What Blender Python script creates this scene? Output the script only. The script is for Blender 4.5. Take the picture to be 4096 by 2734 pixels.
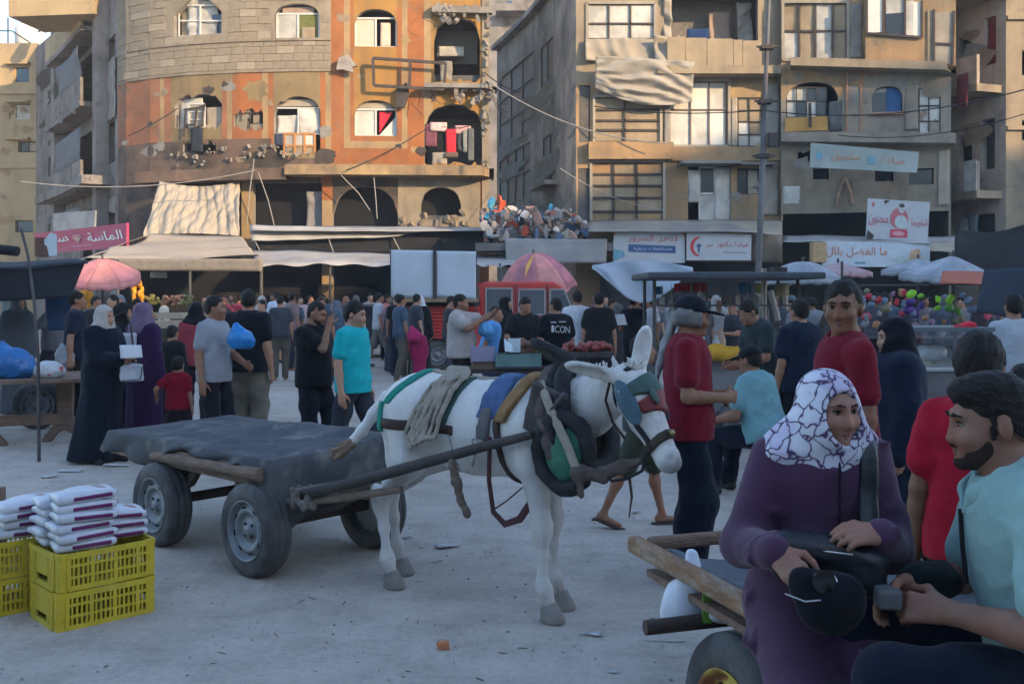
import bpy, math, random
import numpy as np
from mathutils import Vector, Matrix, Euler
import bmesh
R = math.radians
scene = bpy.context.scene
for o in list(bpy.data.objects):
 bpy.data.objects.remove(o)
# ---------------------------------------------------------------- camera, sky, sun, exposure
CAM_H, HORIZON, FPX = 1.65, 295.0, 1000.0        # eye height (m), horizon row and focal length for a 1024 px wide frame
cam_data = bpy.data.cameras.new('camera')
cam_data.sensor_width = 36.0
cam_data.lens = 36.0 * FPX / 1024.0
cam_data.shift_y = -(341.5 - HORIZON) / 1024.0
cam_data.clip_end = 2000
cam_data.clip_start = 0.05
cam = bpy.data.objects.new('camera', cam_data)
scene.collection.objects.link(cam)
cam.location = (0, 0, CAM_H)
cam.rotation_euler = (R(90), 0, 0)
scene.camera = cam
SUN_EL, SUN_AZ = 16.0, 46.0          # degrees above horizon; degrees right of straight behind the camera
sdir = Vector((math.sin(R(SUN_AZ)) * math.cos(R(SUN_EL)), -math.cos(R(SUN_AZ)) * math.cos(R(SUN_EL)), math.sin(R(SUN_EL))))
world = bpy.data.worlds.new('World')
scene.world = world
world.use_nodes = True
wn = world.node_tree
sky_n = wn.nodes.new('ShaderNodeTexSky')
sky_n.sky_type = 'NISHITA'
sky_n.sun_disc = False
sky_n.sun_elevation = R(SUN_EL)
sky_n.sun_rotation = math.atan2(sdir.x, sdir.y)
sky_n.air_density = 1.0
sky_n.dust_density = 0.6
sky_n.ozone_density = 2.0
wn.links.new(sky_n.outputs[0], wn.nodes['Background'].inputs[0])
wn.nodes['Background'].inputs[1].default_value = 0.15
sun_data = bpy.data.lights.new('sun', 'SUN')
sun_data.energy = 2.5
sun_data.angle = R(0.6)
sun_data.color = (1.0, 0.71, 0.39)
sun = bpy.data.objects.new('sun', sun_data)
scene.collection.objects.link(sun)
sun.rotation_euler = sdir.to_track_quat('Z', 'Y').to_euler()
sun.location = sdir * 60
scene.view_settings.view_transform = 'Standard'
scene.view_settings.look = 'None'
scene.view_settings.exposure = 1.72
scene.view_settings.gamma = 1.0
scene.view_settings.use_curve_mapping = False
scene.render.engine = 'CYCLES'
scene.cycles.max_bounces = 4
scene.cycles.diffuse_bounces = 3
scene.cycles.glossy_bounces = 2
scene.cycles.transmission_bounces = 3
scene.cycles.transparent_max_bounces = 6
scene.cycles.use_adaptive_sampling = True
scene.cycles.adaptive_threshold = 0.03
scene.cycles.caustics_reflective = False
scene.cycles.caustics_refractive = False
random.seed(7)
rng = np.random.default_rng(7)
COL = scene.collection
# ---------------------------------------------------------------- coordinates
def P(px, py, d):
 return Vector(((px - 512.0) * d / FPX, d, CAM_H - (py - HORIZON) * d / FPX))
def G(px, py):
 d = FPX * CAM_H / (py - HORIZON)
 return Vector(((px - 512.0) * d / FPX, d, 0))
def X_(px, d): return (px - 512.0) * d / FPX
def Z_(py, d): return CAM_H - (py - HORIZON) * d / FPX
# ---------------------------------------------------------------- objects
def tag(o, label=None, cat=None, group=None, kind=None):
 if label: o['label'] = label
 if cat: o['category'] = cat
 if group: o['group'] = group
 if kind: o['kind'] = kind
 return o
OFF = {}
def thing(name, label, cat, loc=(0, 0, 0), rz=0.0, group=None):
 o = bpy.data.objects.new(name, None)
 o.empty_display_size = 0.2
 COL.objects.link(o)
 o.location = loc
 o.rotation_euler = (0, 0, rz)
 OFF[o.name] = Vector(loc)
 return tag(o, label, cat, group)
def link(name, me, parent=None):
 o = bpy.data.objects.new(name, me)
 COL.objects.link(o)
 if parent is not None:
  o.parent = parent
  OFF[o.name] = OFF.get(parent.name, Vector((0, 0, 0)))
 else:
  OFF[o.name] = Vector((0, 0, 0))
 return o
def copy_tree(o, parent=None):
 c = o.copy()
 COL.objects.link(c)
 c.parent = parent
 OFF[c.name] = OFF.get(o.name, Vector((0, 0, 0)))
 for ch in list(o.children):
  copy_tree(ch, c)
 return c
# ---------------------------------------------------------------- mesh builder
class MB:
 def __init__(self):
  self.v, self.f, self.m, self.sm = [], [], [], []
 def add(self, vs, fs, mi=0, smooth=False):
  b = len(self.v)
  self.v += [tuple(p) for p in vs]
  for f in fs:
   self.f.append(tuple(b + i for i in f)); self.m.append(mi); self.sm.append(smooth)
  return self
 def box(self, c, s, rz=0.0, mi=0, rot=None, taper=1.0):
  x, y, z = s[0] / 2, s[1] / 2, s[2] / 2
  M = rot if rot is not None else Matrix.Rotation(rz, 3, 'Z')
  vs = []
  for dz in (-z, z):
   t = taper if dz > 0 else 1.0
   for dx, dy in ((-x, -y), (x, -y), (x, y), (-x, y)):
    vs.append(Vector(c) + M @ Vector((dx * t, dy * t, dz)))
  return self.add(vs, [(0, 3, 2, 1), (4, 5, 6, 7), (0, 1, 5, 4), (1, 2, 6, 5), (2, 3, 7, 6), (3, 0, 4, 7)], mi)
 def bar(self, a, b, w, h, mi=0, up=(0, 0, 1)):
  a, b = Vector(a), Vector(b)
  d = (b - a); L = d.length; d.normalize()
  u = Vector(up)
  s = d.cross(u)
  if s.length < 1e-5: s = d.cross(Vector((1, 0, 0)))
  s.normalize(); u = s.cross(d)
  M = Matrix((s, d, u)).transposed()
  return self.box((a + b) / 2, (w, L, h), rot=M, mi=mi)
 def tube(self, pts, r, n=8, mi=0, caps=True, smooth=True, flat=1.0, up=None):
  pts = [Vector(p) for p in pts]
  k = len(pts)
  rs = r if isinstance(r, (list, tuple)) else [r] * k
  vs, fs = [], []
  prev = None
  for i in range(k):
   t = (pts[min(i + 1, k - 1)] - pts[max(i - 1, 0)])
   if t.length < 1e-9: t = Vector((0, 0, 1))
   t.normalize()
   if prev is None:
    u = Vector(up) if up is not None else (Vector((0, 0, 1)) if abs(t.z) < 0.9 else Vector((1, 0, 0)))
   else:
    u = prev
   s = t.cross(u)
   if s.length < 1e-6: s = t.cross(Vector((1, 0.3, 0)))
   s.normalize(); u = s.cross(t); u.normalize(); prev = u
   for j in range(n):
    a = 2 * math.pi * j / n
    vs.append(pts[i] + s * (math.cos(a) * rs[i]) + u * (math.sin(a) * rs[i] * flat))
  for i in range(k - 1):
   for j in range(n):
    j2 = (j + 1) % n
    fs.append((i * n + j, i * n + j2, (i + 1) * n + j2, (i + 1) * n + j))
  self.add(vs, fs, mi, smooth)
  if caps:
   self.add(vs[:n], [tuple(range(n - 1, -1, -1))], mi)
   self.add(vs[-n:], [tuple(range(n))], mi)
  return self
 def lathe(self, c, prof, n=24, axis='Z', mi=0, smooth=True, M=None):
  vs, fs = [], []
  if M is None:
   M = {'Z': Matrix.Identity(3), 'Y': Matrix.Rotation(R(-90), 3, 'X'), 'X': Matrix.Rotation(R(90), 3, 'Y')}[axis]
  for r_, h_ in prof:
   for j in range(n):
    a = 2 * math.pi * j / n
    vs.append(Vector(c) + M @ Vector((r_ * math.cos(a), r_ * math.sin(a), h_)))
  for i in range(len(prof) - 1):
   for j in range(n):
    j2 = (j + 1) % n
    fs.append((i * n + j, i * n + j2, (i + 1) * n + j2, (i + 1) * n + j))
  return self.add(vs, fs, mi, smooth)
 def prism(self, poly, z0, z1, mi=0, M=None, c=(0, 0, 0)):
  n = len(poly)
  M = M or Matrix.Identity(3)
  vs = [Vector(c) + M @ Vector((x, y, z0)) for x, y in poly] + [Vector(c) + M @ Vector((x, y, z1)) for x, y in poly]
  fs = [tuple(range(n - 1, -1, -1)), tuple(range(n, 2 * n))]
  fs += [(i, (i + 1) % n, n + (i + 1) % n, n + i) for i in range(n)]
  return self.add(vs, fs, mi)
 def grid(self, fn, nu, nv, mi=0, smooth=True, thick=0.0, closed_u=False):
  pts = [[Vector(fn(i / nu, j / nv)) for i in range(nu + (0 if closed_u else 1))] for j in range(nv + 1)]
  w = len(pts[0])
  vs = [p for row in pts for p in row]
  fs = []
  for j in range(nv):
   for i in range(nu):
    i2 = (i + 1) % w
    fs.append((j * w + i, j * w + i2, (j + 1) * w + i2, (j + 1) * w + i))
  if thick > 0:
   ns = [Vector() for _ in vs]
   for f in fs:
    n = (vs[f[1]] - vs[f[0]]).cross(vs[f[3]] - vs[f[0]])
    for i in f: ns[i] += n
   b = len(vs)
   vs2 = vs + [p - (n.normalized() if n.length > 0 else Vector((0, 0, 1))) * thick for p, n in zip(vs, ns)]
   fs2 = fs + [tuple(b + i for i in reversed(f)) for f in fs]
   border = []
   if not closed_u:
    border += [(j * w, (j + 1) * w) for j in range(nv)] + [((j + 1) * w + w - 1, j * w + w - 1) for j in range(nv)]
   border += [((i + 1) % w, i) for i in range(nu)] + [(nv * w + i, nv * w + (i + 1) % w) for i in range(nu)]
   fs2 += [(a, b2, b + b2, b + a) for a, b2 in border]
   return self.add(vs2, fs2, mi, smooth)
  return self.add(vs, fs, mi, smooth)
 def mesh(self, name, mats, off=(0, 0, 0)):
  me = bpy.data.meshes.new(name)
  o = Vector(off)
  me.from_pydata([tuple(Vector(p) - o) for p in self.v], [], self.f)
  for m_ in (mats if isinstance(mats, (list, tuple)) else [mats]):
   me.materials.append(m_)
  me.polygons.foreach_set('material_index', self.m)
  me.polygons.foreach_set('use_smooth', self.sm)
  me.update()
  return me
 def build(self, name, mats, parent=None, local=False):
  off = (0, 0, 0) if (local or parent is None) else OFF.get(parent.name, (0, 0, 0))
  return link(name, self.mesh(name, mats, off), parent)
def bevel(o, w=0.01, seg=2, angle=40):
 m = o.modifiers.new('bevel', 'BEVEL')
 m.width = w; m.segments = seg; m.limit_method = 'ANGLE'; m.angle_limit = R(angle)
 return o
# ---------------------------------------------------------------- materials
MATS = {}
def mat(name, col, rough=0.8, var=0.12, scale=6.0, bump=0.0, bscale=40.0, metal=0.0, spec=0.3, sheen=0.0,
  col2=None, mix_scale=2.0, mix_lo=0.45, mix_hi=0.62, trans=0.0, alpha=1.0, sub=0.0, stretch=None, emit=None, coat=0.0, col3=None, streak=0.0):
 if name in MATS: return MATS[name]
 m = bpy.data.materials.new(name)
 m.use_nodes = True
 nt = m.node_tree
 b = nt.nodes['Principled BSDF']
 b.inputs['Roughness'].default_value = rough
 b.inputs['Metallic'].default_value = metal
 b.inputs['Specular IOR Level'].default_value = spec
 if sheen: b.inputs['Sheen Weight'].default_value = sheen
 if trans: b.inputs['Transmission Weight'].default_value = trans
 if coat: b.inputs['Coat Weight'].default_value = coat
 if sub:
  b.inputs['Subsurface Weight'].default_value = sub
  b.inputs['Subsurface Radius'].default_value = (0.012, 0.005, 0.003)
 if alpha < 1: b.inputs['Alpha'].default_value = alpha
 tc = nt.nodes.new('ShaderNodeTexCoord')
 src = tc.outputs['Object']
 if stretch:
  mp = nt.nodes.new('ShaderNodeMapping'); mp.inputs['Scale'].default_value = stretch
  nt.links.new(src, mp.inputs[0]); src = mp.outputs[0]
 n1 = nt.nodes.new('ShaderNodeTexNoise'); n1.inputs['Scale'].default_value = scale
 n1.inputs['Detail'].default_value = 6; n1.inputs['Roughness'].default_value = 0.62
 nt.links.new(src, n1.inputs['Vector'])
 mr = nt.nodes.new('ShaderNodeMapRange')
 mr.inputs[1].default_value = 0.28; mr.inputs[2].default_value = 0.72
 mr.inputs[3].default_value = 1 - var; mr.inputs[4].default_value = 1 + var
 nt.links.new(n1.outputs['Fac'], mr.inputs[0])
 base = nt.nodes.new('ShaderNodeRGB'); base.outputs[0].default_value = (*col, 1)
 cout = base.outputs[0]
 def patch(cout, c2, sc, lo, hi, seed):
  n2 = nt.nodes.new('ShaderNodeTexNoise'); n2.inputs['Scale'].default_value = sc
  n2.noise_dimensions = '4D'; n2.inputs['W'].default_value = seed
  n2.inputs['Detail'].default_value = 7; n2.inputs['Roughness'].default_value = 0.6
  nt.links.new(src, n2.inputs['Vector'])
  r2 = nt.nodes.new('ShaderNodeMapRange'); r2.inputs[1].default_value = lo; r2.inputs[2].default_value = hi
  nt.links.new(n2.outputs['Fac'], r2.inputs[0])
  mx = nt.nodes.new('ShaderNodeMix'); mx.data_type = 'RGBA'
  nt.links.new(r2.outputs[0], mx.inputs[0]); nt.links.new(cout, mx.inputs[6]); mx.inputs[7].default_value = (*c2, 1)
  return mx.outputs[2]
 if col2 is not None: cout = patch(cout, col2, mix_scale, mix_lo, mix_hi, 1.7)
 if col3 is not None: cout = patch(cout, col3, mix_scale * 2.3, 0.55, 0.66, 5.1)
 if streak:
  mp2 = nt.nodes.new('ShaderNodeMapping'); mp2.inputs['Scale'].default_value = (1.6, 1.6, 0.16)
  ns = nt.nodes.new('ShaderNodeTexNoise'); ns.inputs['Scale'].default_value = 1.0; ns.inputs['Detail'].default_value = 8; ns.inputs['Roughness'].default_value = 0.65
  nt.links.new(tc.outputs['Object'], mp2.inputs[0]); nt.links.new(mp2.outputs[0], ns.inputs['Vector'])
  rs = nt.nodes.new('ShaderNodeMapRange'); rs.inputs[1].default_value = 0.46; rs.inputs[2].default_value = 0.68; rs.inputs[4].default_value = streak
  nt.links.new(ns.outputs['Fac'], rs.inputs[0])
  mxs = nt.nodes.new('ShaderNodeMix'); mxs.data_type = 'RGBA'; nt.links.new(rs.outputs[0], mxs.inputs[0]); nt.links.new(cout, mxs.inputs[6]); mxs.inputs[7].default_value = (0.09, 0.075, 0.065, 1); cout = mxs.outputs[2]
 mul = nt.nodes.new('ShaderNodeMix'); mul.data_type = 'RGBA'; mul.blend_type = 'MULTIPLY'; mul.inputs[0].default_value = 1.0
 cb = nt.nodes.new('ShaderNodeCombineColor')
 for i in range(3): nt.links.new(mr.outputs[0], cb.inputs[i])
 nt.links.new(cout, mul.inputs[6]); nt.links.new(cb.outputs[0], mul.inputs[7])
 nt.links.new(mul.outputs[2], b.inputs['Base Color'])
 if bump:
  n3 = nt.nodes.new('ShaderNodeTexNoise'); n3.inputs['Scale'].default_value = bscale
  n3.inputs['Detail'].default_value = 5
  nt.links.new(src, n3.inputs['Vector'])
  bp = nt.nodes.new('ShaderNodeBump'); bp.inputs['Strength'].default_value = bump; bp.inputs['Distance'].default_value = 0.02
  nt.links.new(n3.outputs['Fac'], bp.inputs['Height'])
  nt.links.new(bp.outputs[0], b.inputs['Normal'])
 if emit:
  b.inputs['Emission Color'].default_value = (*emit[:3], 1); b.inputs['Emission Strength'].default_value = emit[3]
 MATS[name] = m
 return m
def cloth(col, name=None, var=0.14):
 key = 'cloth_%02x%02x%02x' % tuple(int(min(1, c) * 255) for c in col)
 return mat(name or key, col, rough=0.95, var=var * 1.5, scale=7, bump=0.45, bscale=17, spec=0.08, sheen=0.08)
def skinm(col):
 key = 'skin_%02x%02x%02x' % tuple(int(c * 255) for c in col)
 return mat(key, col, rough=0.6, var=0.18, scale=10, bump=0.15, bscale=240, spec=0.25, col2=tuple(c * f for c, f in zip(col, (1.05, .82, .78))), mix_scale=9)
SKIN = [(0.34, 0.19, 0.12), (0.27, 0.145, 0.09), (0.40, 0.24, 0.16), (0.22, 0.115, 0.07)]
HAIR = mat('hair', (0.013, 0.010, 0.009), rough=0.6, var=0.3, scale=60, bump=0.5, bscale=160, spec=0.25)
# ---------------------------------------------------------------- signed-distance bodies -> one continuous mesh (surface nets)
def V3(*a): return np.array(a, float)
class SDF:
 def __init__(self): self.pr = []; self.clips = []; self.disp = None; self.dmax = 1.0
 def cap(self, a, b, ra, rb=None, k=0.03, sub=False, flat=None, fdir=None):
  self.pr.append(('c', np.array(a, float), np.array(b, float), ra, ra if rb is None else rb, k, sub, flat, None if fdir is None else np.array(fdir, float) / np.linalg.norm(fdir)))
  return self
 def path(self, pts, rs, k=0.03, **kw):
  for i in range(len(pts) - 1): self.cap(pts[i], pts[i + 1], rs[i], rs[i + 1], k, **kw)
  return self
 def ell(self, c, r, k=0.03, M=None, sub=False):
  self.pr.append(('e', np.array(c, float), np.array(r, float), None if M is None else np.array(M, float), 0, k, sub))
  return self
 def box(self, c, h, rd=0.01, k=0.02, M=None, sub=False):
  self.pr.append(('b', np.array(c, float), np.array(h, float), None if M is None else np.array(M, float), rd, k, sub))
  return self
 def clip(self, p, n):
  n = np.array(n, float); self.clips.append((np.array(p, float), n / np.linalg.norm(n))); return self
 def _aabb(self, q):
  if q[0] == 'c':
   r = max(q[3], q[4])
   return np.minimum(q[1], q[2]) - r, np.maximum(q[1], q[2]) + r
  h = q[2]
  if q[3] is not None: h = np.abs(q[3]) @ h
  return q[1] - h, q[1] + h
 def _eval(self, q, p):
  if q[0] == 'c':
   a, b, ra, rb = q[1], q[2], q[3], q[4]
   pa = p - a; ba = b - a
   l2 = max(float(ba @ ba), 1e-12)
   h = np.clip((pa @ ba) / l2, 0, 1)
   w = pa - h[..., None] * ba
   s = 1.0
   if q[7] is not None:
    s = q[7]
    w = w + (w @ q[8])[..., None] * q[8] * (1.0 / s - 1.0)
   return (np.sqrt((w * w).sum(-1)) - (ra + (rb - ra) * h)) * min(1.0, s * 1.15)
  d = p - q[1]
  if q[3] is not None: d = d @ q[3]
  if q[0] == 'e':
   r = q[2]
   k0 = np.sqrt(((d / r) ** 2).sum(-1)); k1 = np.sqrt(((d / (r * r)) ** 2).sum(-1))
   return np.where(k1 > 1e-9, k0 * (k0 - 1.0) / np.maximum(k1, 1e-9), -r.min())
  w = np.abs(d) - (q[2] - q[4])
  return np.sqrt((np.maximum(w, 0) ** 2).sum(-1)) + np.minimum(w.max(-1), 0) - q[4]
 def arrays(self, vox):
  los, his = zip(*[self._aabb(q) for q in self.pr if not q[6]])
  lo = np.min(los, 0) - 3 * vox; hi = np.max(his, 0) + 3 * vox
  for q in self.pr:
   if not q[6]:
    pass
  n = np.ceil((hi - lo) / vox).astype(int) + 1
  ax = [lo[i] + vox * np.arange(n[i]) for i in range(3)]
  D = np.full(n, 1.0, np.float32)
  for q in self.pr:
   a, b = self._aabb(q); pad = q[5] + 4 * vox + (0.02 if self.disp else 0)
   i0 = np.clip(np.floor((a - pad - lo) / vox).astype(int), 0, n - 1)
   i1 = np.clip(np.ceil((b + pad - lo) / vox).astype(int) + 1, 1, n)
   if np.any(i1 <= i0): continue
   sl = tuple(slice(i0[i], i1[i]) for i in range(3))
   p = np.stack(np.meshgrid(*[ax[i][sl[i]] for i in range(3)], indexing='ij'), -1)
   d = self._eval(q, p).astype(np.float32)
   D0 = D[sl]; k = max(q[5], 1e-4)
   if q[6]:
    h = np.maximum(k - np.abs(-d - D0), 0) / k
    D[sl] = np.maximum(-d, D0) + h * h * k * 0.25
   else:
    h = np.maximum(k - np.abs(d - D0), 0) / k
    D[sl] = np.minimum(d, D0) - h * h * k * 0.25
  if self.disp or self.clips:
   idx = np.nonzero(np.abs(D) < 0.12) if self.disp else None
   if self.disp:
    p = np.stack([ax[i][idx[i]] for i in range(3)], -1)
    D[idx] += np.minimum(self.disp(p), self.dmax).astype(np.float32)
   for c, nn in self.clips:
    X, Y, Z = np.meshgrid(*ax, indexing='ij', sparse=True)
    pl = ((X - c[0]) * nn[0] + (Y - c[1]) * nn[1] + (Z - c[2]) * nn[2]).astype(np.float32)
    D = np.maximum(D, pl)
  D[0], D[-1] = 1, 1; D[:, 0], D[:, -1] = 1, 1; D[:, :, 0], D[:, :, -1] = 1, 1
  ins = D < 0
  c = sum(ins[i:n[0] - 1 + i, j:n[1] - 1 + j, k:n[2] - 1 + k].astype(np.int8) for i in (0, 1) for j in (0, 1) for k in (0, 1))
  act = np.nonzero((c > 0) & (c < 8))
  m = len(act[0])
  vid = np.full(n - 1, -1, np.int64); vid[act] = np.arange(m)
  acc = np.zeros((m, 3)); cnt = np.zeros(m)
  A = np.stack(act, -1)
  cor = [(0, 0, 0), (1, 0, 0), (0, 1, 0), (1, 1, 0), (0, 0, 1), (1, 0, 1), (0, 1, 1), (1, 1, 1)]
  vals = [D[act[0] + i, act[1] + j, act[2] + k] for i, j, k in cor]
  for e0, e1 in ((0, 1), (2, 3), (4, 5), (6, 7), (0, 2), (1, 3), (4, 6), (5, 7), (0, 4), (1, 5), (2, 6), (3, 7)):
   d0, d1 = vals[e0], vals[e1]
   cr = (d0 < 0) != (d1 < 0)
   t = np.where(cr, d0 / np.where(cr, d0 - d1, 1), 0)
   q = np.array(cor[e0], float) + t[:, None] * (np.array(cor[e1], float) - np.array(cor[e0], float))
   acc += np.where(cr[:, None], q, 0); cnt += cr
  verts = lo + vox * (A + acc / cnt[:, None])
  quads = []
  for axis in range(3):
   o1, o2 = [(1, 2), (2, 0), (0, 1)][axis]
   sA = [slice(0, None)] * 3; sB = [slice(0, None)] * 3
   sA[axis] = slice(0, n[axis] - 1); sB[axis] = slice(1, n[axis])
   x0, x1 = ins[tuple(sA)], ins[tuple(sB)]
   e = np.nonzero(x0 != x1)
   flip = x0[e]
   base = [e[0].copy(), e[1].copy(), e[2].copy()]
   def cell(d1, d2):
    b = [x.copy() for x in base]; b[o1] = b[o1] + d1; b[o2] = b[o2] + d2
    return vid[b[0], b[1], b[2]]
   ok = (base[o1] > 0) & (base[o2] > 0)
   base = [b[ok] for b in base]; flip = flip[ok]
   q = np.stack([cell(-1, -1), cell(0, -1), cell(0, 0), cell(-1, 0)], -1)
   q = np.where(flip[:, None], q, q[:, ::-1])
   quads.append(q)
  return verts, np.concatenate(quads)
 def build(self, name, material, parent, vox, col=None):
  v, f = self.arrays(vox)
  me = bpy.data.meshes.new(name)
  me.vertices.add(len(v)); me.vertices.foreach_set('co', v.astype(np.float32).ravel())
  me.loops.add(len(f) * 4); me.loops.foreach_set('vertex_index', f.astype(np.int32).ravel())
  me.polygons.add(len(f)); me.polygons.foreach_set('loop_start', np.arange(0, len(f) * 4, 4, dtype=np.int32))
  me.polygons.foreach_set('use_smooth', np.ones(len(f), bool))
  if col is not None:
   ca = me.color_attributes.new('Col', 'FLOAT_COLOR', 'POINT')
   c = np.ones((len(v), 4), np.float32); c[:, :3] = col(v)
   ca.data.foreach_set('color', c.ravel())
  me.update(calc_edges=True)
  me.materials.append(material)
  return link(name, me, parent)
def crease(seed, amp, freq, dirs=(1, 1, 1)):
 r = np.random.default_rng(seed)
 ks = r.normal(size=(4, 3)) * np.array(dirs); ks /= np.linalg.norm(ks, axis=1)[:, None]
 ph = r.uniform(0, 6.28, 4); wb = wob(seed + 1, 1.6, freq * 0.35)
 def fn(p):
  w = wb(p); o = np.zeros(len(p))
  for i in range(4): o += (np.abs(np.sin((p @ ks[i]) * freq * (0.5 + 0.28 * i) + ph[i] + w)) ** 0.7 - 0.6) * (0.8 ** i)
  return amp * o * 0.6
 return fn
def wob(seed, amp, freq, dirs=None):
 r = np.random.default_rng(seed)
 ks = r.normal(size=(5, 3)); ks /= np.linalg.norm(ks, axis=1)[:, None]
 if dirs is not None: ks = ks * np.array(dirs)
 ph = r.uniform(0, 6.28, 5); fs = freq * np.array([0.6, 1.0, 1.5, 1.9, 2.7])
 def fn(p):
  w = np.zeros(len(p)); q = p.copy()
  for i in range(5):
   s = np.sin((q @ ks[i]) * fs[i] + ph[i] + 1.3 * w)
   w = w + s * (0.9 ** i) * 0.6
  return amp * w * 0.5
 return fn
# ---------------------------------------------------------------- people
def unit(v):
 v = np.array(v, float); return v / max(np.linalg.norm(v), 1e-9)
def ik(a, t, l1, l2, pole):
 a, t = np.array(a, float), np.array(t, float)
 d = t - a; L = np.linalg.norm(d)
 mx = (l1 + l2) * 0.998
 if L > mx: t = a + d / L * mx; d = t - a; L = mx
 u = d / L
 x = (l1 * l1 - l2 * l2 + L * L) / (2 * L)
 h = math.sqrt(max(l1 * l1 - x * x, 0))
 p = np.array(pole, float); p = p - u * (p @ u); p = unit(p)
 return a + u * x + p * h, t
def rotx(a): c, s = math.cos(a), math.sin(a); return np.array([[1, 0, 0], [0, c, -s], [0, s, c]])
def roty(a): c, s = math.cos(a), math.sin(a); return np.array([[c, 0, s], [0, 1, 0], [-s, 0, c]])
def rotz(a): c, s = math.cos(a), math.sin(a); return np.array([[c, -s, 0], [s, c, 0], [0, 0, 1]])
def hand_sdf(S, w, hd, pn, thumb, curl=0.35, s=1.0, spread=0.0, thumb_in=0.4):
 hd = unit(hd); pn = unit(np.array(pn) - hd * (np.array(pn) @ hd)); th = unit(np.array(thumb) - hd * (np.array(thumb) @ hd) - pn * (np.array(thumb) @ pn))
 w = np.array(w, float)
 S.cap(w - hd * 0.01, w + hd * 0.03 * s, 0.026 * s, 0.027 * s, 0.02, flat=0.7, fdir=pn)
 for q in (-0.028, -0.009, 0.010, 0.028):
  S.cap(w + hd * 0.02 * s + th * q * 0.6 * s, w + hd * 0.083 * s + th * q * s, 0.0155 * s, 0.0125 * s, 0.012)
 for i, (q, L) in enumerate(((0.030, 0.070), (0.0105, 0.080), (-0.0095, 0.074), (-0.029, 0.058))):
  p = w + hd * (0.085 - 0.004 * abs(i - 1)) * s + th * q * s
  d = unit(hd + th * q * spread * 8)
  segs = (0.45, 0.31, 0.24); rr = (0.0098, 0.0088, 0.0078, 0.0066)
  ang = 0.0
  for j in range(3):
   ang += curl * (0.75, 1.15, 0.8)[j] * (1.0 + 0.10 * (i - 1))
   dd = d * math.cos(ang) + pn * math.sin(ang)
   e = p + dd * L * segs[j] * s
   S.cap(p, e, rr[j] * s, rr[j + 1] * s, 0.005)
   p = e
 p = w + hd * 0.022 * s + th * 0.026 * s
 d1 = unit(hd * 0.62 + th * 0.72 + pn * 0.35)
 e = p + d1 * 0.045 * s
 S.cap(p, e, 0.0155 * s, 0.0115 * s, 0.014)
 d2 = unit(hd * 0.9 + th * (0.5 - thumb_in) + pn * (0.2 + thumb_in * 0.7)); e2 = e + d2 * 0.032 * s
 S.cap(e, e2, 0.0112 * s, 0.0098 * s, 0.006)
 d3 = unit(hd * 0.95 + th * (0.25 - thumb_in) + pn * (0.25 + thumb_in)); S.cap(e2, e2 + d3 * 0.026 * s, 0.0098 * s, 0.0075 * s, 0.005)
class Fig:
 def __init__(self, h=1.72, lean=0.0, side=0.0, hip=None, feet=None, hands=None, poles=None, head=(0, 0), sw=1.0, hs=1.0, twist=0.0,
     build=1.0, hand_dirs=None, palms=None, thumbs=None, curl=(0.35, 0.35), kpole=None, toes=None, headtilt=0.0, hdrop=0.0, hfwd=0.0):
  k = h / 1.75; self.k = k; self.h = h; self.b = build
  a = lambda *v: np.array(v, float) * k
  self.hip = a(0, 0, 0.97) if hip is None else np.array(hip, float)
  T = rotz(R(twist)) @ rotx(R(lean)) @ roty(R(side))
  self.T = T
  loc = lambda *v: self.hip + T @ (np.array(v, float) * k)
  self.loc = loc
  self.waist = loc(0, 0.0, 0.13); self.chest = loc(0, 0.0, 0.32)
  self.sh = [loc(-0.163 * sw, 0.012, 0.44), loc(0.163 * sw, 0.012, 0.44)]
  self.neck0 = loc(0, 0.015, 0.47);
  self.H = rotz(R(head[0])) @ (rotx(R(lean)) * 0 + rotz(R(twist))) @ roty(R(headtilt)) @ rotx(R(head[1]))
  nk = loc(0, -0.008 - hfwd, 0.543 - hdrop)
  self.hk = k * hs * 0.965
  self.headc = nk + self.H @ (np.array([0, -0.012, 0.085]) * self.hk)
  self.neck1 = nk
  self.hj = [self.hip + rotz(R(twist * 0.3)) @ a(-0.092, 0, -0.03), self.hip + rotz(R(twist * 0.3)) @ a(0.092, 0, -0.03)]
  feet = feet or [(-0.11, 0.0, 0.085 * k), (0.11, -0.02, 0.085 * k)]
  self.kn, self.an = [], []
  for i in range(2):
   kp = (0.12 * (-1, 1)[i], -1, 0) if kpole is None else kpole[i]
   kn, an = ik(self.hj[i], feet[i], 0.44 * k, 0.425 * k, kp)
   self.kn.append(kn); self.an.append(an)
  self.toe = []
  for i in range(2):
   d = unit((0.22 * (-1, 1)[i], -1, 0)) if toes is None or toes[i] is None else unit(toes[i])
   self.toe.append(d)
  hands = hands or [None, None]
  self.el, self.wr, self.hd, self.pn, self.th = [], [], [], [], []
  for i in range(2):
   sgn = (-1, 1)[i]
   t = self.sh[i] + T @ a(0.07 * sgn, -0.04, -0.53) if hands[i] is None else np.array(hands[i], float)
   pl = (0.35 * sgn, 0.9, -0.25) if poles is None or poles[i] is None else poles[i]
   e, w = ik(self.sh[i], t, 0.285 * k, 0.255 * k, pl)
   self.el.append(e); self.wr.append(w)
   fd = unit(w - e)
   self.hd.append(fd if hand_dirs is None or hand_dirs[i] is None else unit(hand_dirs[i]))
   self.pn.append(np.array((-sgn, 0.15, 0)) if palms is None or palms[i] is None else np.array(palms[i], float))
   self.th.append(np.array((0, -1, 0.1)) if thumbs is None or thumbs[i] is None else np.array(thumbs[i], float))
  self.curl = curl
 def hp(self, x, y, z):
  return self.headc + self.H @ (np.array([x, y, z], float) * self.hk)
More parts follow.
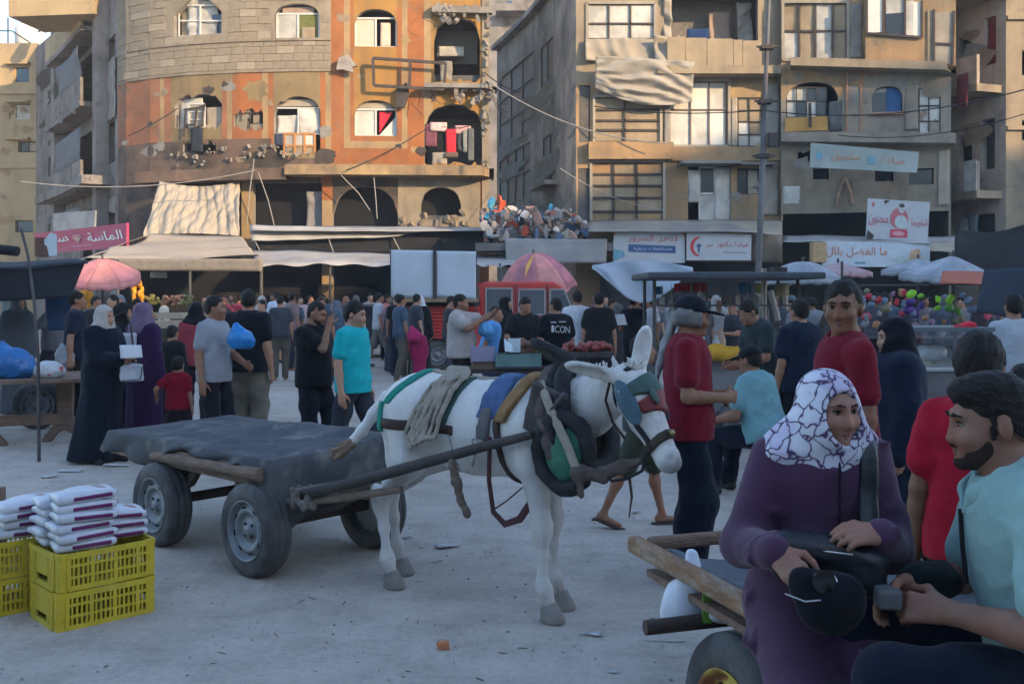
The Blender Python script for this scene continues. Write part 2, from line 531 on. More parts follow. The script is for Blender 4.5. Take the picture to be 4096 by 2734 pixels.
def torso_prims(S, F, inf=0.0, k=0.06, belly=0.0):
 b = F.b; s = F.k; M = F.T
 e = lambda c, r: S.ell(c, (np.array(r) * s * np.array([b, b, 1]) + inf), k, M)
 e(F.hip + M @ (np.array([0, 0.01, 0.0]) * s), (0.165, 0.118, 0.13))
 e(F.waist + M @ (np.array([0, -belly, 0]) * s), (0.142, 0.105 + belly, 0.16))
 e(F.chest, (0.152, 0.106, 0.18))
 S.cap(F.sh[0] * 0.72 + F.sh[1] * 0.28 + M @ (np.array([0, 0, -0.012]) * s), F.sh[1] * 0.72 + F.sh[0] * 0.28 + M @ (np.array([0, 0, -0.012]) * s), 0.064 * s + inf, None, k)
 S.cap(F.neck0 + M @ (np.array([0, 0, -0.03]) * s), F.neck0 + M @ (np.array([0, 0, 0.0]) * s), 0.075 * s + inf * 0.5, 0.05 * s, k)
def head_sdf(S, F, fine=False, jaw=1.0):
 s = F.hk; H = F.H; hp = F.hp
 S.cap(F.neck0, F.neck1 + H @ (np.array([0, 0.01, 0.02]) * s), 0.058 * F.k, 0.050 * s, 0.04)
 S.ell(hp(0, 0.018, 0.030), np.array([0.074, 0.094, 0.088]) * s, 0.03, H)
 S.ell(hp(0, -0.026, -0.038), np.array([0.059 * jaw, 0.066, 0.083]) * s, 0.035, H)
 S.cap(hp(0, -0.075, -0.098), hp(0, -0.06, -0.095), 0.022 * s, 0.026 * s, 0.02)
 for sg in (-1, 1):
  S.ell(hp(0.074 * sg, 0.016, -0.012), np.array([0.011, 0.020, 0.032]) * s, 0.008, H @ rotz(R(22 * sg)))
 if fine:
  S.cap(hp(-0.036, -0.078, 0.020), hp(0.036, -0.078, 0.020), 0.014 * s, None, 0.02)
  for sg in (-1, 1):
   S.ell(hp(0.032 * sg, -0.094, 0.000), np.array([0.020, 0.016, 0.012]) * s, 0.018, H, sub=True)
   S.ell(hp(0.040 * sg, -0.068, -0.034), np.array([0.024, 0.022, 0.020]) * s, 0.03, H)
   S.ell(hp(0.0115 * sg, -0.092, -0.043), np.array([0.0085, 0.012, 0.008]) * s, 0.008, H)
  S.cap(hp(0, -0.083, 0.008), hp(0, -0.1005, -0.036), 0.009 * s, 0.0112 * s, 0.016)
  S.cap(hp(-0.019, -0.082, -0.0655), hp(0.019, -0.082, -0.0655), 0.0085 * s, None, 0.008)
  S.cap(hp(-0.015, -0.080, -0.0785), hp(0.015, -0.080, -0.0785), 0.0098 * s, None, 0.008)
  S.cap(hp(-0.024, -0.0935, -0.0715), hp(0.024, -0.0935, -0.0715), 0.0022 * s, None, 0.004, sub=True)
 else:
  S.cap(hp(0, -0.084, 0.008), hp(0, -0.108, -0.036), 0.011 * s, 0.016 * s, 0.015)
  for sg in (-1, 1):
   S.ell(hp(0.032 * sg, -0.098, 0.002), np.array([0.020, 0.018, 0.013]) * s, 0.015, H, sub=True)
  S.cap(hp(-0.018, -0.083, -0.072), hp(0.018, -0.083, -0.072), 0.012 * s, None, 0.01)
def leg_path(F, i, inf=0.0):
 k = F.k
 return [F.hj[i], F.hj[i] * 0.45 + F.kn[i] * 0.55, F.kn[i], F.kn[i] * 0.68 + F.an[i] * 0.32 + np.array([0, 0.018 * k, 0]), F.an[i]], [x * k * (0.6 + 0.4 * F.b) + inf for x in (0.088, 0.074, 0.055, 0.053, 0.036)]
def foot_sdf(S, F, i, inf=0.0, k=0.02):
 s = F.k; a = F.an[i]; t = F.toe[i]
 dz = np.array([0, 0, -1.0])
 S.cap(a + dz * 0.01, a - t * 0.035 * s + dz * 0.045 * s, 0.036 * s + inf, 0.032 * s + inf, k)
 S.cap(a - t * 0.03 * s + dz * 0.05 * s, a + t * 0.15 * s + dz * 0.058 * s, 0.033 * s + inf, 0.026 * s + inf, k)
def body_sdf(F, fine=False, jaw=1.0, feet=True, legs=True):
 S = SDF()
 torso_prims(S, F, -0.006)
 head_sdf(S, F, fine, jaw)
 k = F.k
 for i in range(2):
  if legs:
   p, r = leg_path(F, i, -0.004); S.path(p, r, 0.03)
   if feet: foot_sdf(S, F, i)
  m = F.sh[i] * 0.5 + F.el[i] * 0.5
  S.path([F.sh[i], m, F.el[i]], [0.054 * k * F.b, 0.046 * k * F.b, 0.038 * k * F.b], 0.03)
  m = F.el[i] * 0.7 + F.wr[i] * 0.3
  S.path([F.el[i], m, F.wr[i]], [0.039 * k * F.b, 0.040 * k * F.b, 0.0265 * k], 0.015)
  hand_sdf(S, F.wr[i], F.hd[i], F.pn[i], F.th[i], F.curl[i], k * 1.0)
 return S
def hair_sdf(F, vol=0.006, line=0.060, nape=-0.060, top=0.0):
 S = SDF(); s = F.hk; H = F.H; hp = F.hp
 S.ell(hp(0, 0.022, 0.034), np.array([0.075 + vol * .8, 0.095 + vol, 0.089 + vol * 1.5 + top]) * s, 0.02, H)
 S.ell(hp(0, 0.045, -0.01), np.array([0.068 + vol, 0.066 + vol, 0.075]) * s, 0.02, H)
 a = np.array([0, -0.094, line - 0.012]); b = np.array([0, 0.075, nape])
 d = b - a; n = np.array([0, d[2], -d[1]]); n = n if n[2] < 0 else -n
 S.clip(hp(*a), H @ n)
 S.ell(hp(0, -0.135, 0.0), np.array([0.062, 0.085, 0.074]) * s, 0.012, H, sub=True)
 for sg in (-1, 1): S.ell(hp(0.088 * sg, 0.004, -0.020), np.array([0.024, 0.030, 0.040]) * s, 0.01, H, sub=True)
 w1, w2 = wob(int(abs(F.headc[2]) * 1e4) % 997, 0.005, 70), wob(3, 0.003, 190)
 S.disp = lambda p: w1(p) + w2(p)
 return S
def shirt_sdf(F, sleeve=0.62, hem=-0.10, loose=0.022, seed=1, long=False, belly=0.0, fold=0.009, collar=True):
 S = SDF(); k = F.k; M = F.T
 torso_prims(S, F, loose * 0.7, 0.07, belly)
 b = F.b
 lo = F.hip + M @ (np.array([0, -belly * 0.5, hem]) * k)
 S.cap(F.chest + M @ (np.array([0, 0, 0.02]) * k), lo, 0.148 * k * b + loose * 0.6, 0.172 * k * b + loose, 0.05, flat=0.78 + belly * 1.2, fdir=M @ np.array([0, 1, 0]))
 for i in range(2):
  if long:
   S.path([F.sh[i], F.el[i], F.wr[i] * 0.97 + F.el[i] * 0.03], [0.058 * k * b + loose * 0.3, 0.050 * k * b + loose * 0.4, 0.040 * k + loose * 0.35], 0.035)
  else:
   e = F.sh[i] * (1 - sleeve) + F.el[i] * sleeve
   S.cap(F.sh[i], e, 0.056 * k * b + loose * 0.2, 0.056 * k * b + loose * 0.55, 0.035)
 f1, f2 = wob(seed, fold * .7, 15, (1, 1, 0.55)), crease(seed + 5, fold * 1.25, 30, (1, 1, 0.7)); S.disp = lambda p: f1(p) + f2(p); S.dmax = 0.003
 S.clip(lo, -(M @ np.array([0, 0, 1.0])))
 if collar:
  S.cap(F.neck0 + M @ (np.array([0, -0.012, 0.035]) * k), F.neck1 + M @ (np.array([0, -0.02, 0.03]) * k), 0.060 * k, 0.068 * k, 0.01, sub=True)
 return S
def trouser_sdf(F, seed=2, loose=0.02, cut=None, top=0.02, fold=0.008, wide=0.0):
 S = SDF(); k = F.k; M = F.T
 S.ell(F.hip + M @ (np.array([0, 0.012, -0.015]) * k), np.array([0.168 * F.b, 0.125 * F.b, 0.13]) * k + loose * 0.5, 0.05, M)
 for i in range(2):
  if cut is None:
   p, r = leg_path(F, i); an = F.an[i] + np.array([0, 0, 0.005])
   S.path([p[0], p[1], p[2], p[3], p[4] * 0.99 + p[2] * 0.01], [r[0] + loose * 0.3, r[1] + loose * 0.8, r[2] + loose + wide, 0.053 * k + loose + wide, 0.048 * k + loose + wide], 0.04)
  elif cut <= 0.5:
   e = F.hj[i] + (F.kn[i] - F.hj[i]) * cut * 2
   S.cap(F.hj[i], e, 0.09 * k + loose * 0.5, 0.078 * k + loose + wide, 0.04)
  else:
   e = F.kn[i] + (F.an[i] - F.kn[i]) * (cut - 0.5) * 2
   S.path([F.hj[i], F.kn[i], e], [0.09 * k + loose * 0.5, 0.066 * k + loose, 0.062 * k + loose + wide], 0.04)
 f1, f2 = wob(seed, fold * .6, 20, (1, 1, 0.7)), crease(seed + 5, fold * 1.2, 26, (0.6, 0.6, 1.0)); S.disp = lambda p: f1(p) + f2(p); S.dmax = 0.004
 S.clip(F.hip + M @ (np.array([0, 0, top]) * k), M @ np.array([0, 0, 1.0]))
 return S
def gown_sdf(F, seed=3, z1=0.03, flare=0.27, loose=0.03, sleeves=True, fold=0.016, back=0.0):
 S = SDF(); k = F.k
 torso_prims(S, F, loose, 0.08)
 c = F.hip
 S.cap(F.chest, (c[0], c[1], c[2] - 0.05), 0.17 * k * F.b + loose, 0.185 * k * F.b + loose, 0.08, flat=0.8, fdir=(0, 1, 0))
 S.cap((c[0], c[1], c[2]), (c[0], c[1] + back, z1 + 0.02), 0.175 * k * F.b + loose, flare * k, 0.08, flat=0.82, fdir=(0, 1, 0))
 if sleeves:
  for i in range(2):
   S.path([F.sh[i], F.el[i], F.wr[i]], [0.070 * k * F.b + loose * 0.4, 0.062 * k + loose * 0.5, 0.058 * k + loose * 0.5], 0.05)
 w0, w9 = wob(seed, 0.005, 14), crease(seed + 3, 0.009, 22, (1, 1, 0.35)); w = lambda p: w0(p) + w9(p)
 r = np.random.default_rng(seed); ph = r.uniform(0, 6.28, 3)
 def disp(p):
  a = np.arctan2(p[:, 1] - c[1], p[:, 0] - c[0])
  t = np.clip((c[2] + 0.1 - p[:, 2]) / max(c[2], 0.2), 0, 1)
  return w(p) + fold * t * (np.sin(7 * a + ph[0] + 2 * p[:, 2]) * 0.6 + np.sin(12 * a + ph[1] - 3 * p[:, 2]) * 0.4 + np.sin(3 * a + ph[2]) * 0.5)
 S.disp = disp; S.dmax = 0.012
 S.clip((0, 0, z1), (0, 0, -1))
 return S
def hijab_sdf(F, seed=4, cape=0.16, back=0.0, fold=0.008, face=True, thick=0.016):
 S = SDF(); s = F.hk; k = F.k; H = F.H; hp = F.hp; M = F.T
 S.ell(hp(0, 0.020, 0.026), np.array([0.078 + thick, 0.098 + thick, 0.094 + thick]) * s, 0.03, H)
 S.ell(hp(0, -0.004, -0.06), np.array([0.078 + thick, 0.078 + thick, 0.09]) * s, 0.05, H)
 S.cap(F.neck1 + M @ (np.array([0, -0.005, 0.02]) * k), F.neck0 + M @ (np.array([0, -0.01, 0.0]) * k), 0.085 * k, 0.10 * k, 0.06)
 for i in range(2):
  S.cap(F.neck0, F.neck0 * 0.35 + F.sh[i] * 0.65 + M @ (np.array([0, 0, 0.015]) * k), 0.085 * k, 0.075 * k, 0.06)
 S.cap(F.neck0 + M @ (np.array([0, -0.03, 0]) * k), F.chest + M @ (np.array([0, -0.075, 0.19 - cape]) * k), 0.10 * k, 0.075 * k, 0.07, flat=0.75, fdir=M @ np.array([0, 1, 0]))
 if back > 0:
  S.cap(hp(0, 0.06, -0.02), F.chest + M @ (np.array([0, 0.10, 0.12 - back]) * k), 0.09 * k, 0.12 * k, 0.07, flat=0.6, fdir=M @ np.array([0, 1, 0]))
 f1, f2 = wob(seed, fold * .5, 24), crease(seed + 9, fold * 1.2, 34, (0.6, 0.6, 1)); S.disp = lambda p: f1(p) + f2(p)
 if face:
  S.ell(hp(0, -0.118, -0.014), np.array([0.062, 0.085, 0.086]) * s, 0.010, H, sub=True)
 return S
def cap_parts(F, parent, m, vox):
 S = SDF(); s = F.hk; H = F.H; hp = F.hp
 S.ell(hp(0, 0.018, 0.045), np.array([0.090, 0.108, 0.092]) * s, 0.01, H)
 S.clip(hp(0, 0, 0.035), H @ np.array([0, 0.12, -1.0]))
 S.ell(hp(0, -0.130, 0.036), np.array([0.070, 0.075, 0.010]) * s, 0.015, H @ rotx(R(8)))
 return S.build('cap', m, parent, vox)
def face_details(F, t, brow=0.0042, lip=(0.24, 0.085, 0.075), q=1.0):
 em = mat('eye_white', (0.26, 0.235, 0.22), rough=0.25, var=0.02); ir = mat('iris', (0.012, 0.008, 0.006), rough=0.15, var=0.05); lm = mat('lips_%d' % int(lip[0] * 100), lip, rough=0.5, var=0.08)
 for sg in (-1, 1):
  c = F.hp(0.032 * sg, -0.0762, 0.0005)
  S = SDF(); S.ell(c, np.array([0.0125, 0.0105, 0.0054]) * F.hk, 0.001, F.H); ey = S.build('eye', em, t, 0.0020 * q)
  S = SDF(); S.ell(c + F.H @ (np.array([0.001, -0.0088, 0]) * F.hk), np.array([0.0052, 0.0030, 0.0054]) * F.hk, 0.001, F.H); S.build('iris', ir, ey, 0.0014 * q)
  S = SDF(); S.path([F.hp(0.019 * sg, -0.0855, 0.0035), F.hp(0.032 * sg, -0.0885, 0.0078), F.hp(0.046 * sg, -0.0785, 0.0030)], [0.0016, 0.0024, 0.0014], 0.002); S.build('eyelid', HAIR, t, 0.0016 * q)
  S = SDF(); S.path([F.hp(0.012 * sg, -0.0960, 0.0215), F.hp(0.031 * sg, -0.0955, 0.0262), F.hp(0.053 * sg, -0.079, 0.0215)], [brow, brow * 1.05, brow * .6], 0.004, flat=0.7, fdir=F.H @ V3(0, 1, 0)); S.build('eyebrow', HAIR, t, 0.0022 * q)
 S = SDF(); S.path([F.hp(-0.021, -0.0855, -0.0715), F.hp(-0.007, -0.0925, -0.0665), F.hp(0.007, -0.0925, -0.0665), F.hp(0.021, -0.0855, -0.0715)], [0.0022, 0.0042, 0.0042, 0.0022], 0.003); S.build('upper_lip', lm, t, 0.0018 * q)
 S = SDF(); S.path([F.hp(-0.019, -0.0860, -0.0775), F.hp(0, -0.0915, -0.0772), F.hp(0.019, -0.0860, -0.0775)], [0.0024, 0.0056, 0.0024], 0.003); S.build('lower_lip', lm, t, 0.0018 * q)
PCOUNT = [0]
def person(label, pos, yaw=0.0, group=None, skin=0, vox=0.016, top=('tshirt', (0.02, 0.02, 0.025), {}), bottom=('trousers', (0.02, 0.02, 0.03), {}),
   hair=(0.004, 0.062), shoes=(0.03, 0.03, 0.03), hijab=None, beard=False, cap=None, fine=False, jaw=1.0, z=0.0, name='person', **pose):
 PCOUNT[0] += 1; sd = PCOUNT[0] * 13
 F = Fig(**pose)
 t = thing(name, label, 'person', (pos[0], pos[1], z), R(yaw), group)
 t['fig'] = 0; del t['fig']
 sm = skinm(SKIN[skin])
 gown = top[0] == 'gown'
 body_sdf(F, fine, jaw=jaw, legs=not (gown or (bottom[0] == 'trousers' and shoes is not None))).build('body', sm, t, vox)
 if hair is not None and hijab is None:
  hair_sdf(F, hair[0], hair[1]).build('hair', HAIR, t, max(vox * 0.8, 0.005))
 if beard:
  S = SDF(); hp = F.hp; s = F.hk
  S.ell(hp(0, -0.022, -0.055), np.array([0.0625, 0.070, 0.070]) * s, 0.02, F.H)
  S.cap(hp(0, -0.078, -0.100), hp(0, -0.055, -0.098), 0.026 * s, 0.030 * s, 0.02)
  S.ell(hp(0, -0.11, -0.035), np.array([0.052, 0.05, 0.055]) * s, 0.02, F.H, sub=True)
  S.clip(hp(0, 0, -0.020), F.H @ np.array([0, -0.35, 1.0])); S.clip(hp(0, 0.030, 0), F.H @ np.array([0, 1, 0.3]))
  S.build('beard', HAIR, t, max(vox * 0.8, 0.005))
 if cap is not None: cap_parts(F, t, cloth(cap), max(vox * 0.7, 0.005))
 if gown:
  gown_sdf(F, sd, **top[2]).build('gown', cloth(top[1]), t, vox * 1.25)
 else:
  kw = dict(top[2])
  shirt_sdf(F, seed=sd, **kw).build('shirt', cloth(top[1]), t, vox * 1.1)
  trouser_sdf(F, seed=sd + 1, **bottom[2]).build('shorts' if bottom[0] == 'shorts' else 'trousers', cloth(bottom[1]), t, vox * 1.3)
 if hijab is not None:
  hijab_sdf(F, sd + 2, **hijab[1]).build('headscarf', cloth(hijab[0]), t, max(vox * 0.85, 0.005))
 if shoes is not None:
  for i in range(2):
   S = SDF(); foot_sdf(S, F, i, 0.009, 0.02); S.clip((0, 0, F.an[i][2] - 0.083 * F.k), (0, 0, -1)); S.clip((0, 0, F.an[i][2] - 0.012 * F.k), (0, 0, 1))
   S.build('shoe', mat('shoe_%02x%02x%02x' % tuple(int(c * 255) for c in shoes), shoes, rough=0.7), t, max(vox * 0.7, 0.006))
 if fine: face_details(F, t, 0.0034, (0.19, 0.08, 0.07), max(1.0, vox / 0.007))
 return t, F
# ---------------------------------------------------------------- ground
def ground_mat():
 m = bpy.data.materials.new('dusty_ground'); m.use_nodes = True
 nt = m.node_tree; b = nt.nodes['Principled BSDF']
 b.inputs['Roughness'].default_value = 0.95; b.inputs['Specular IOR Level'].default_value = 0.1
 tc = nt.nodes.new('ShaderNodeTexCoord')
 def noise(scale, det, rough=0.6, sx=1.0):
  mp = nt.nodes.new('ShaderNodeMapping'); mp.inputs['Scale'].default_value = (1, sx, 1)
  n = nt.nodes.new('ShaderNodeTexNoise'); n.inputs['Scale'].default_value = scale; n.inputs['Detail'].default_value = det; n.inputs['Roughness'].default_value = rough
  nt.links.new(tc.outputs['Object'], mp.inputs[0]); nt.links.new(mp.outputs[0], n.inputs['Vector']); return n.outputs['Fac']
 def ramp(f, pts):
  r = nt.nodes.new('ShaderNodeValToRGB'); nt.links.new(f, r.inputs[0])
  r.color_ramp.elements[0].position, r.color_ramp.elements[0].color = pts[0][0], (*pts[0][1], 1)
  r.color_ramp.elements[1].position, r.color_ramp.elements[1].color = pts[-1][0], (*pts[-1][1], 1)
  for p, c in pts[1:-1]:
   e = r.color_ramp.elements.new(p); e.color = (*c, 1)
  return r.outputs[0]
 def mix(f, a, c, mode='MIX'):
  x = nt.nodes.new('ShaderNodeMix'); x.data_type = 'RGBA'; x.blend_type = mode
  if isinstance(f, float): x.inputs[0].default_value = f
  else: nt.links.new(f, x.inputs[0])
  nt.links.new(a, x.inputs[6]); nt.links.new(c, x.inputs[7]); return x.outputs[2]
 big = ramp(noise(0.35, 5), [(0.32, (0.41, 0.36, 0.31)), (0.5, (0.475, 0.42, 0.37)), (0.68, (0.525, 0.47, 0.42))])
 mid = ramp(noise(2.2, 8, 0.65, 1.6), [(0.30, (0.80, 0.79, 0.78)), (0.52, (1.0, 1.0, 1.0)), (0.72, (1.10, 1.09, 1.08))])
 fine = ramp(noise(26, 6, 0.7), [(0.30, (0.84, 0.83, 0.82)), (0.5, (1, 1, 1)), (0.74, (1.12, 1.12, 1.12))])
 speck = ramp(noise(75, 2, 0.5), [(0.26, (0.62, 0.60, 0.58)), (0.34, (1, 1, 1))])
 trk = ramp(noise(0.9, 6, 0.7, 0.22), [(0.40, (1, 1, 1)), (0.47, (0.80, 0.79, 0.77)), (0.53, (1.03, 1.03, 1.03)), (0.60, (0.84, 0.83, 0.81)), (0.66, (1, 1, 1))])
 c = mix(1.0, big, mid, 'MULTIPLY'); c = mix(0.4, c, trk, 'MULTIPLY'); c = mix(1.0, c, fine, 'MULTIPLY'); c = mix(0.5, c, speck, 'MULTIPLY')
 nt.links.new(c, b.inputs['Base Color'])
 bp = nt.nodes.new('ShaderNodeBump'); bp.inputs['Strength'].default_value = 0.8; bp.inputs['Distance'].default_value = 0.03
 add = nt.nodes.new('ShaderNodeMath'); add.operation = 'ADD';
 sc = nt.nodes.new('ShaderNodeMath'); sc.operation = 'MULTIPLY'; sc.inputs[1].default_value = 0.3
 nt.links.new(noise(30, 6, 0.7), sc.inputs[0]); nt.links.new(noise(4, 5), add.inputs[0]); nt.links.new(sc.outputs[0], add.inputs[1])
 nt.links.new(add.outputs[0], bp.inputs['Height']); nt.links.new(bp.outputs[0], b.inputs['Normal'])
 return m
mb = MB()
mb.grid(lambda u, v: (-300 + 600 * u, -250 + 650 * v, 0), 6, 6, smooth=False)
tag(mb.build('ground', ground_mat()), kind='structure')
# ---------------------------------------------------------------- buildings
def lerp(a, b, t): return a + (b - a) * t
def piecewise(pts):
 def f(x):
  if x <= pts[0][0]: return pts[0][1]
  for (x0, y0), (x1, y1) in zip(pts, pts[1:]):
   if x <= x1: return lerp(y0, y1, (x - x0) / (x1 - x0))
  return pts[-1][1]
 return f
class Facade:
 def __init__(self, t, dfun, px0, px1, z0, z1, thick=0.28, step=None):
  self.t, self.d, self.px0, self.px1, self.z0, self.z1, self.th, self.step = t, dfun, px0, px1, z0, z1, thick, step
 def base(self, px):
  d = self.d(px); return Vector((X_(px, d), d, 0))
 def normal(self, px):
  a, b = self.base(max(px - 1.5, self.px0 - 3)), self.base(min(px + 1.5, self.px1 + 3))
  t = (b - a).normalized(); n = Vector((t.y, -t.x, 0))
  return n
 def pt(self, px, z, out=0.0):
  p = self.base(px) + self.normal(px) * out; p.z = z; return p
 def z(self, px, py): return Z_(py, self.d(px))
 def opening(self, px0, px1, py0, py1, kind='rect', seed=0, rise=None, n=14, amp=0.12):
  pc = (px0 + px1) / 2; zt, zb = self.z(pc, py0), self.z(pc, py1)
  r = random.Random(seed)
  if kind == 'rect':
   cols = [(px0, zb, zt), (px1, zb, zt)]
  elif kind == 'arch':
   rise_ = (zt - zb) * 0.3 if rise is None else rise
   cols = []
   for i in range(n + 1):
    u = i / n * 2 - 1
    cols.append((lerp(px0, px1, i / n), zb, zt - rise_ + rise_ * math.sqrt(max(0, 1 - abs(u) ** 2.2))))
  elif kind == 'point':
   cols = [(lerp(px0, px1, i / n), zb, zt - (zt - zb) * 0.45 * abs(i / n * 2 - 1) ** 1.4) for i in range(n + 1)]
  else:   # broken: ragged outline, optional arched head
   rise_ = (zt - zb) * 0.28 if rise is None else rise
   cols = []
   h = zt - zb
   for i in range(n + 1):
    u = i / n * 2 - 1
    top = zt - rise_ + rise_ * math.sqrt(max(0, 1 - abs(u) ** 2.2)) - (r.random() ** 2 * amp * h if kind == 'ragged' else r.random() ** 3 * amp * 0.5 * h)
    bot = zb + r.random() ** 1.5 * amp * h
    cols.append((lerp(px0, px1, i / n), bot, max(top, bot + 0.15)))
  return cols
 def wall(self, ops, mats, matfn=None, pxs=(), zs=(), name='wall', reveal=0, parent=None):
  us = {self.px0, self.px1} | set(pxs); vs = {self.z0, self.z1} | set(zs)
  if self.step:
   n = int((self.px1 - self.px0) / self.step)
   us |= {lerp(self.px0, self.px1, i / n) for i in range(n + 1)}
  boxes = []
  for c in ops:
   b = (c[0][0], c[-1][0], min(q[1] for q in c), max(q[2] for q in c)); boxes.append(b)
   us |= {b[0], b[1]}; vs |= {b[2], b[3]}
  us = sorted(u for u in us if self.px0 - 1e-6 <= u <= self.px1 + 1e-6); vs = sorted(v for v in vs if self.z0 - 1e-6 <= v <= self.z1 + 1e-6)
  mb = MB(); mf = matfn or (lambda u, z: 0)
  for i in range(len(us) - 1):
   for j in range(len(vs) - 1):
    if us[i + 1] - us[i] < 1e-6 or vs[j + 1] - vs[j] < 1e-6: continue
    uc, vc = (us[i] + us[i + 1]) / 2, (vs[j] + vs[j + 1]) / 2
    if any(b[0] < uc < b[1] and b[2] < vc < b[3] for b in boxes): continue
    mb.add([self.pt(us[i], vs[j]), self.pt(us[i + 1], vs[j]), self.pt(us[i + 1], vs[j + 1]), self.pt(us[i], vs[j + 1])], [(0, 1, 2, 3)], mf(uc, vc))
  T = self.th
  for c, b in zip(ops, boxes):
   for (u0, l0, h0), (u1, l1, h1) in zip(c, c[1:]):
    uc = (u0 + u1) / 2
    if max(l0, l1) > b[2] + 1e-4:
     mb.add([self.pt(u0, b[2]), self.pt(u1, b[2]), self.pt(u1, l1), self.pt(u0, l0)], [(0, 1, 2, 3)], mf(uc, (b[2] + l0) / 2))
    if min(h0, h1) < b[3] - 1e-4:
     mb.add([self.pt(u0, h0), self.pt(u1, h1), self.pt(u1, b[3]), self.pt(u0, b[3])], [(0, 1, 2, 3)], mf(uc, (b[3] + h0) / 2))
    mb.add([self.pt(u0, l0), self.pt(u1, l1), self.pt(u1, l1, -T), self.pt(u0, l0, -T)], [(0, 1, 2, 3)], reveal)
    mb.add([self.pt(u0, h0), self.pt(u0, h0, -T), self.pt(u1, h1, -T), self.pt(u1, h1)], [(0, 1, 2, 3)], reveal)
   for u, l, h, s in ((c[0][0], c[0][1], c[0][2], 1), (c[-1][0], c[-1][1], c[-1][2], -1)):
    q = [self.pt(u, l), self.pt(u, l, -T), self.pt(u, h, -T), self.pt(u, h)]
    mb.add(q if s > 0 else q[::-1], [(0, 1, 2, 3)], reveal)
  return mb.build(name, mats, parent or self.t)
 def panel(self, name, m, px0, px1, py0, py1, out, thick=0.03, amp=0.0, seed=0, n=6, parent=None, sag=0.0, tilt=0.0, zabs=None):
  pc = (px0 + px1) / 2
  zt, zb = (self.z(pc, py0), self.z(pc, py1)) if zabs is None else zabs
  w = wob(seed + 3, 1.0, 5.0) if amp else None
  mb = MB()
  if amp:
   nu = max(4, int((px1 - px0) / 2.2)); nv = max(4, int(abs(py1 - py0) / 2.2))
   def fn(u, v):
    px = lerp(px0, px1, u); z = lerp(zb, zt, v) - sag * (1 - v) * math.sin(math.pi * u) * 0 + tilt * (u - 0.5)
    q = np.array([[px * 0.036, z, 0.3 * seed]])
    return self.pt(px, z - sag * math.sin(math.pi * u) * (0.4 + 0.6 * v), out + amp * float(w(q)[0]))
   mb.grid(fn, nu, nv, thick=thick)
  else:
   a = [self.pt(px0, zb, out), self.pt(px1, zb, out), self.pt(px1, zt, out), self.pt(px0, zt, out)]
   b = [self.pt(px0, zb, out - thick), self.pt(px1, zb, out - thick), self.pt(px1, zt, out - thick), self.pt(px0, zt, out - thick)]
   mb.add(a + b, [(0, 1, 2, 3), (7, 6, 5, 4), (0, 4, 5, 1), (1, 5, 6, 2), (2, 6, 7, 3), (3, 7, 4, 0)])
  return mb.build(name, m, parent or self.t)
 def bars(self, name, m, lines, out, w=0.05, parent=None):
  mb = MB()
  for a, b, c, d in lines:
   p, q = self.pt(a, self.z(a, b), out), self.pt(c, self.z(c, d), out)
   n = self.normal((a + c) / 2)
   mb.bar(p, q, w, w * 0.8, up=n)
  return mb.build(name, m, parent or self.t)
 def ledge(self, name, m, px0, px1, z0, z1, out, back=0.0, n=None, parent=None, slope=0.0):
  n = n or max(1, int((px1 - px0) / 12))
  mb = MB()
  for i in range(n):
   u0, u1 = lerp(px0, px1, i / n), lerp(px0, px1, (i + 1) / n)
   s0, s1 = slope * i / n, slope * (i + 1) / n
   v = [self.pt(u0, z0 + s0, back), self.pt(u1, z0 + s1, back), self.pt(u1, z0 + s1, out), self.pt(u0, z0 + s0, out), self.pt(u0, z1 + s0, back), self.pt(u1, z1 + s1, back), self.pt(u1, z1 + s1, out), self.pt(u0, z1 + s0, out)]
   f = [(0, 1, 2, 3), (7, 6, 5, 4), (3, 2, 6, 7)]
   if i == 0: f.append((0, 3, 7, 4))
   if i == n - 1: f.append((1, 5, 6, 2))
   mb.add(v, f)
  return mb.build(name, m, parent or self.t)
 def window(self, px0, px1, py0, py1, frame_m, pane_m, cols=2, rows=1, out=-0.16, w=0.05, name='window'):
  lines = [(px0, py0, px1, py0), (px0, py1, px1, py1)]
  lines += [(lerp(px0, px1, i / cols), py0, lerp(px0, px1, i / cols), py1) for i in range(cols + 1)]
  lines += [(px0, lerp(py0, py1, j / rows), px1, lerp(py0, py1, j / rows)) for j in range(1, rows)]
  f = self.bars(name, frame_m, lines, out, w)
  ms = pane_m if isinstance(pane_m, (list, tuple)) else [pane_m]
  k = 0
  for i in range(cols):
   for j in range(rows):
    m = ms[k % len(ms)]; k += 1
    if m is None: continue
    self.panel('pane', m, lerp(px0, px1, i / cols), lerp(px0, px1, (i + 1) / cols), lerp(py0, py1, j / rows), lerp(py0, py1, (j + 1) / rows), out - 0.02, 0.012, parent=f)
  return f
 def core(self, m, depth=4.0, floors=(), roof=None):
  n = 8; mb = MB()
  us = [lerp(self.px0, self.px1, i / n) for i in range(n + 1)]
  T = -self.th
  for a, b in zip(us, us[1:]):
   mb.add([self.pt(a, self.z0, -depth), self.pt(b, self.z0, -depth), self.pt(b, self.z1, -depth), self.pt(a, self.z1, -depth)], [(0, 1, 2, 3)])
   for z in list(floors) + [self.z1 - 0.01]:
    for dz in (0, -0.22):
     mb.add([self.pt(a, z + dz, T * 0.98), self.pt(b, z + dz, T * 0.98), self.pt(b, z + dz, -depth), self.pt(a, z + dz, -depth)], [(0, 1, 2, 3)])
    mb.add([self.pt(a, z, T * 0.98), self.pt(b, z, T * 0.98), self.pt(b, z - 0.22, T * 0.98), self.pt(a, z - 0.22, T * 0.98)], [(0, 1, 2, 3)])
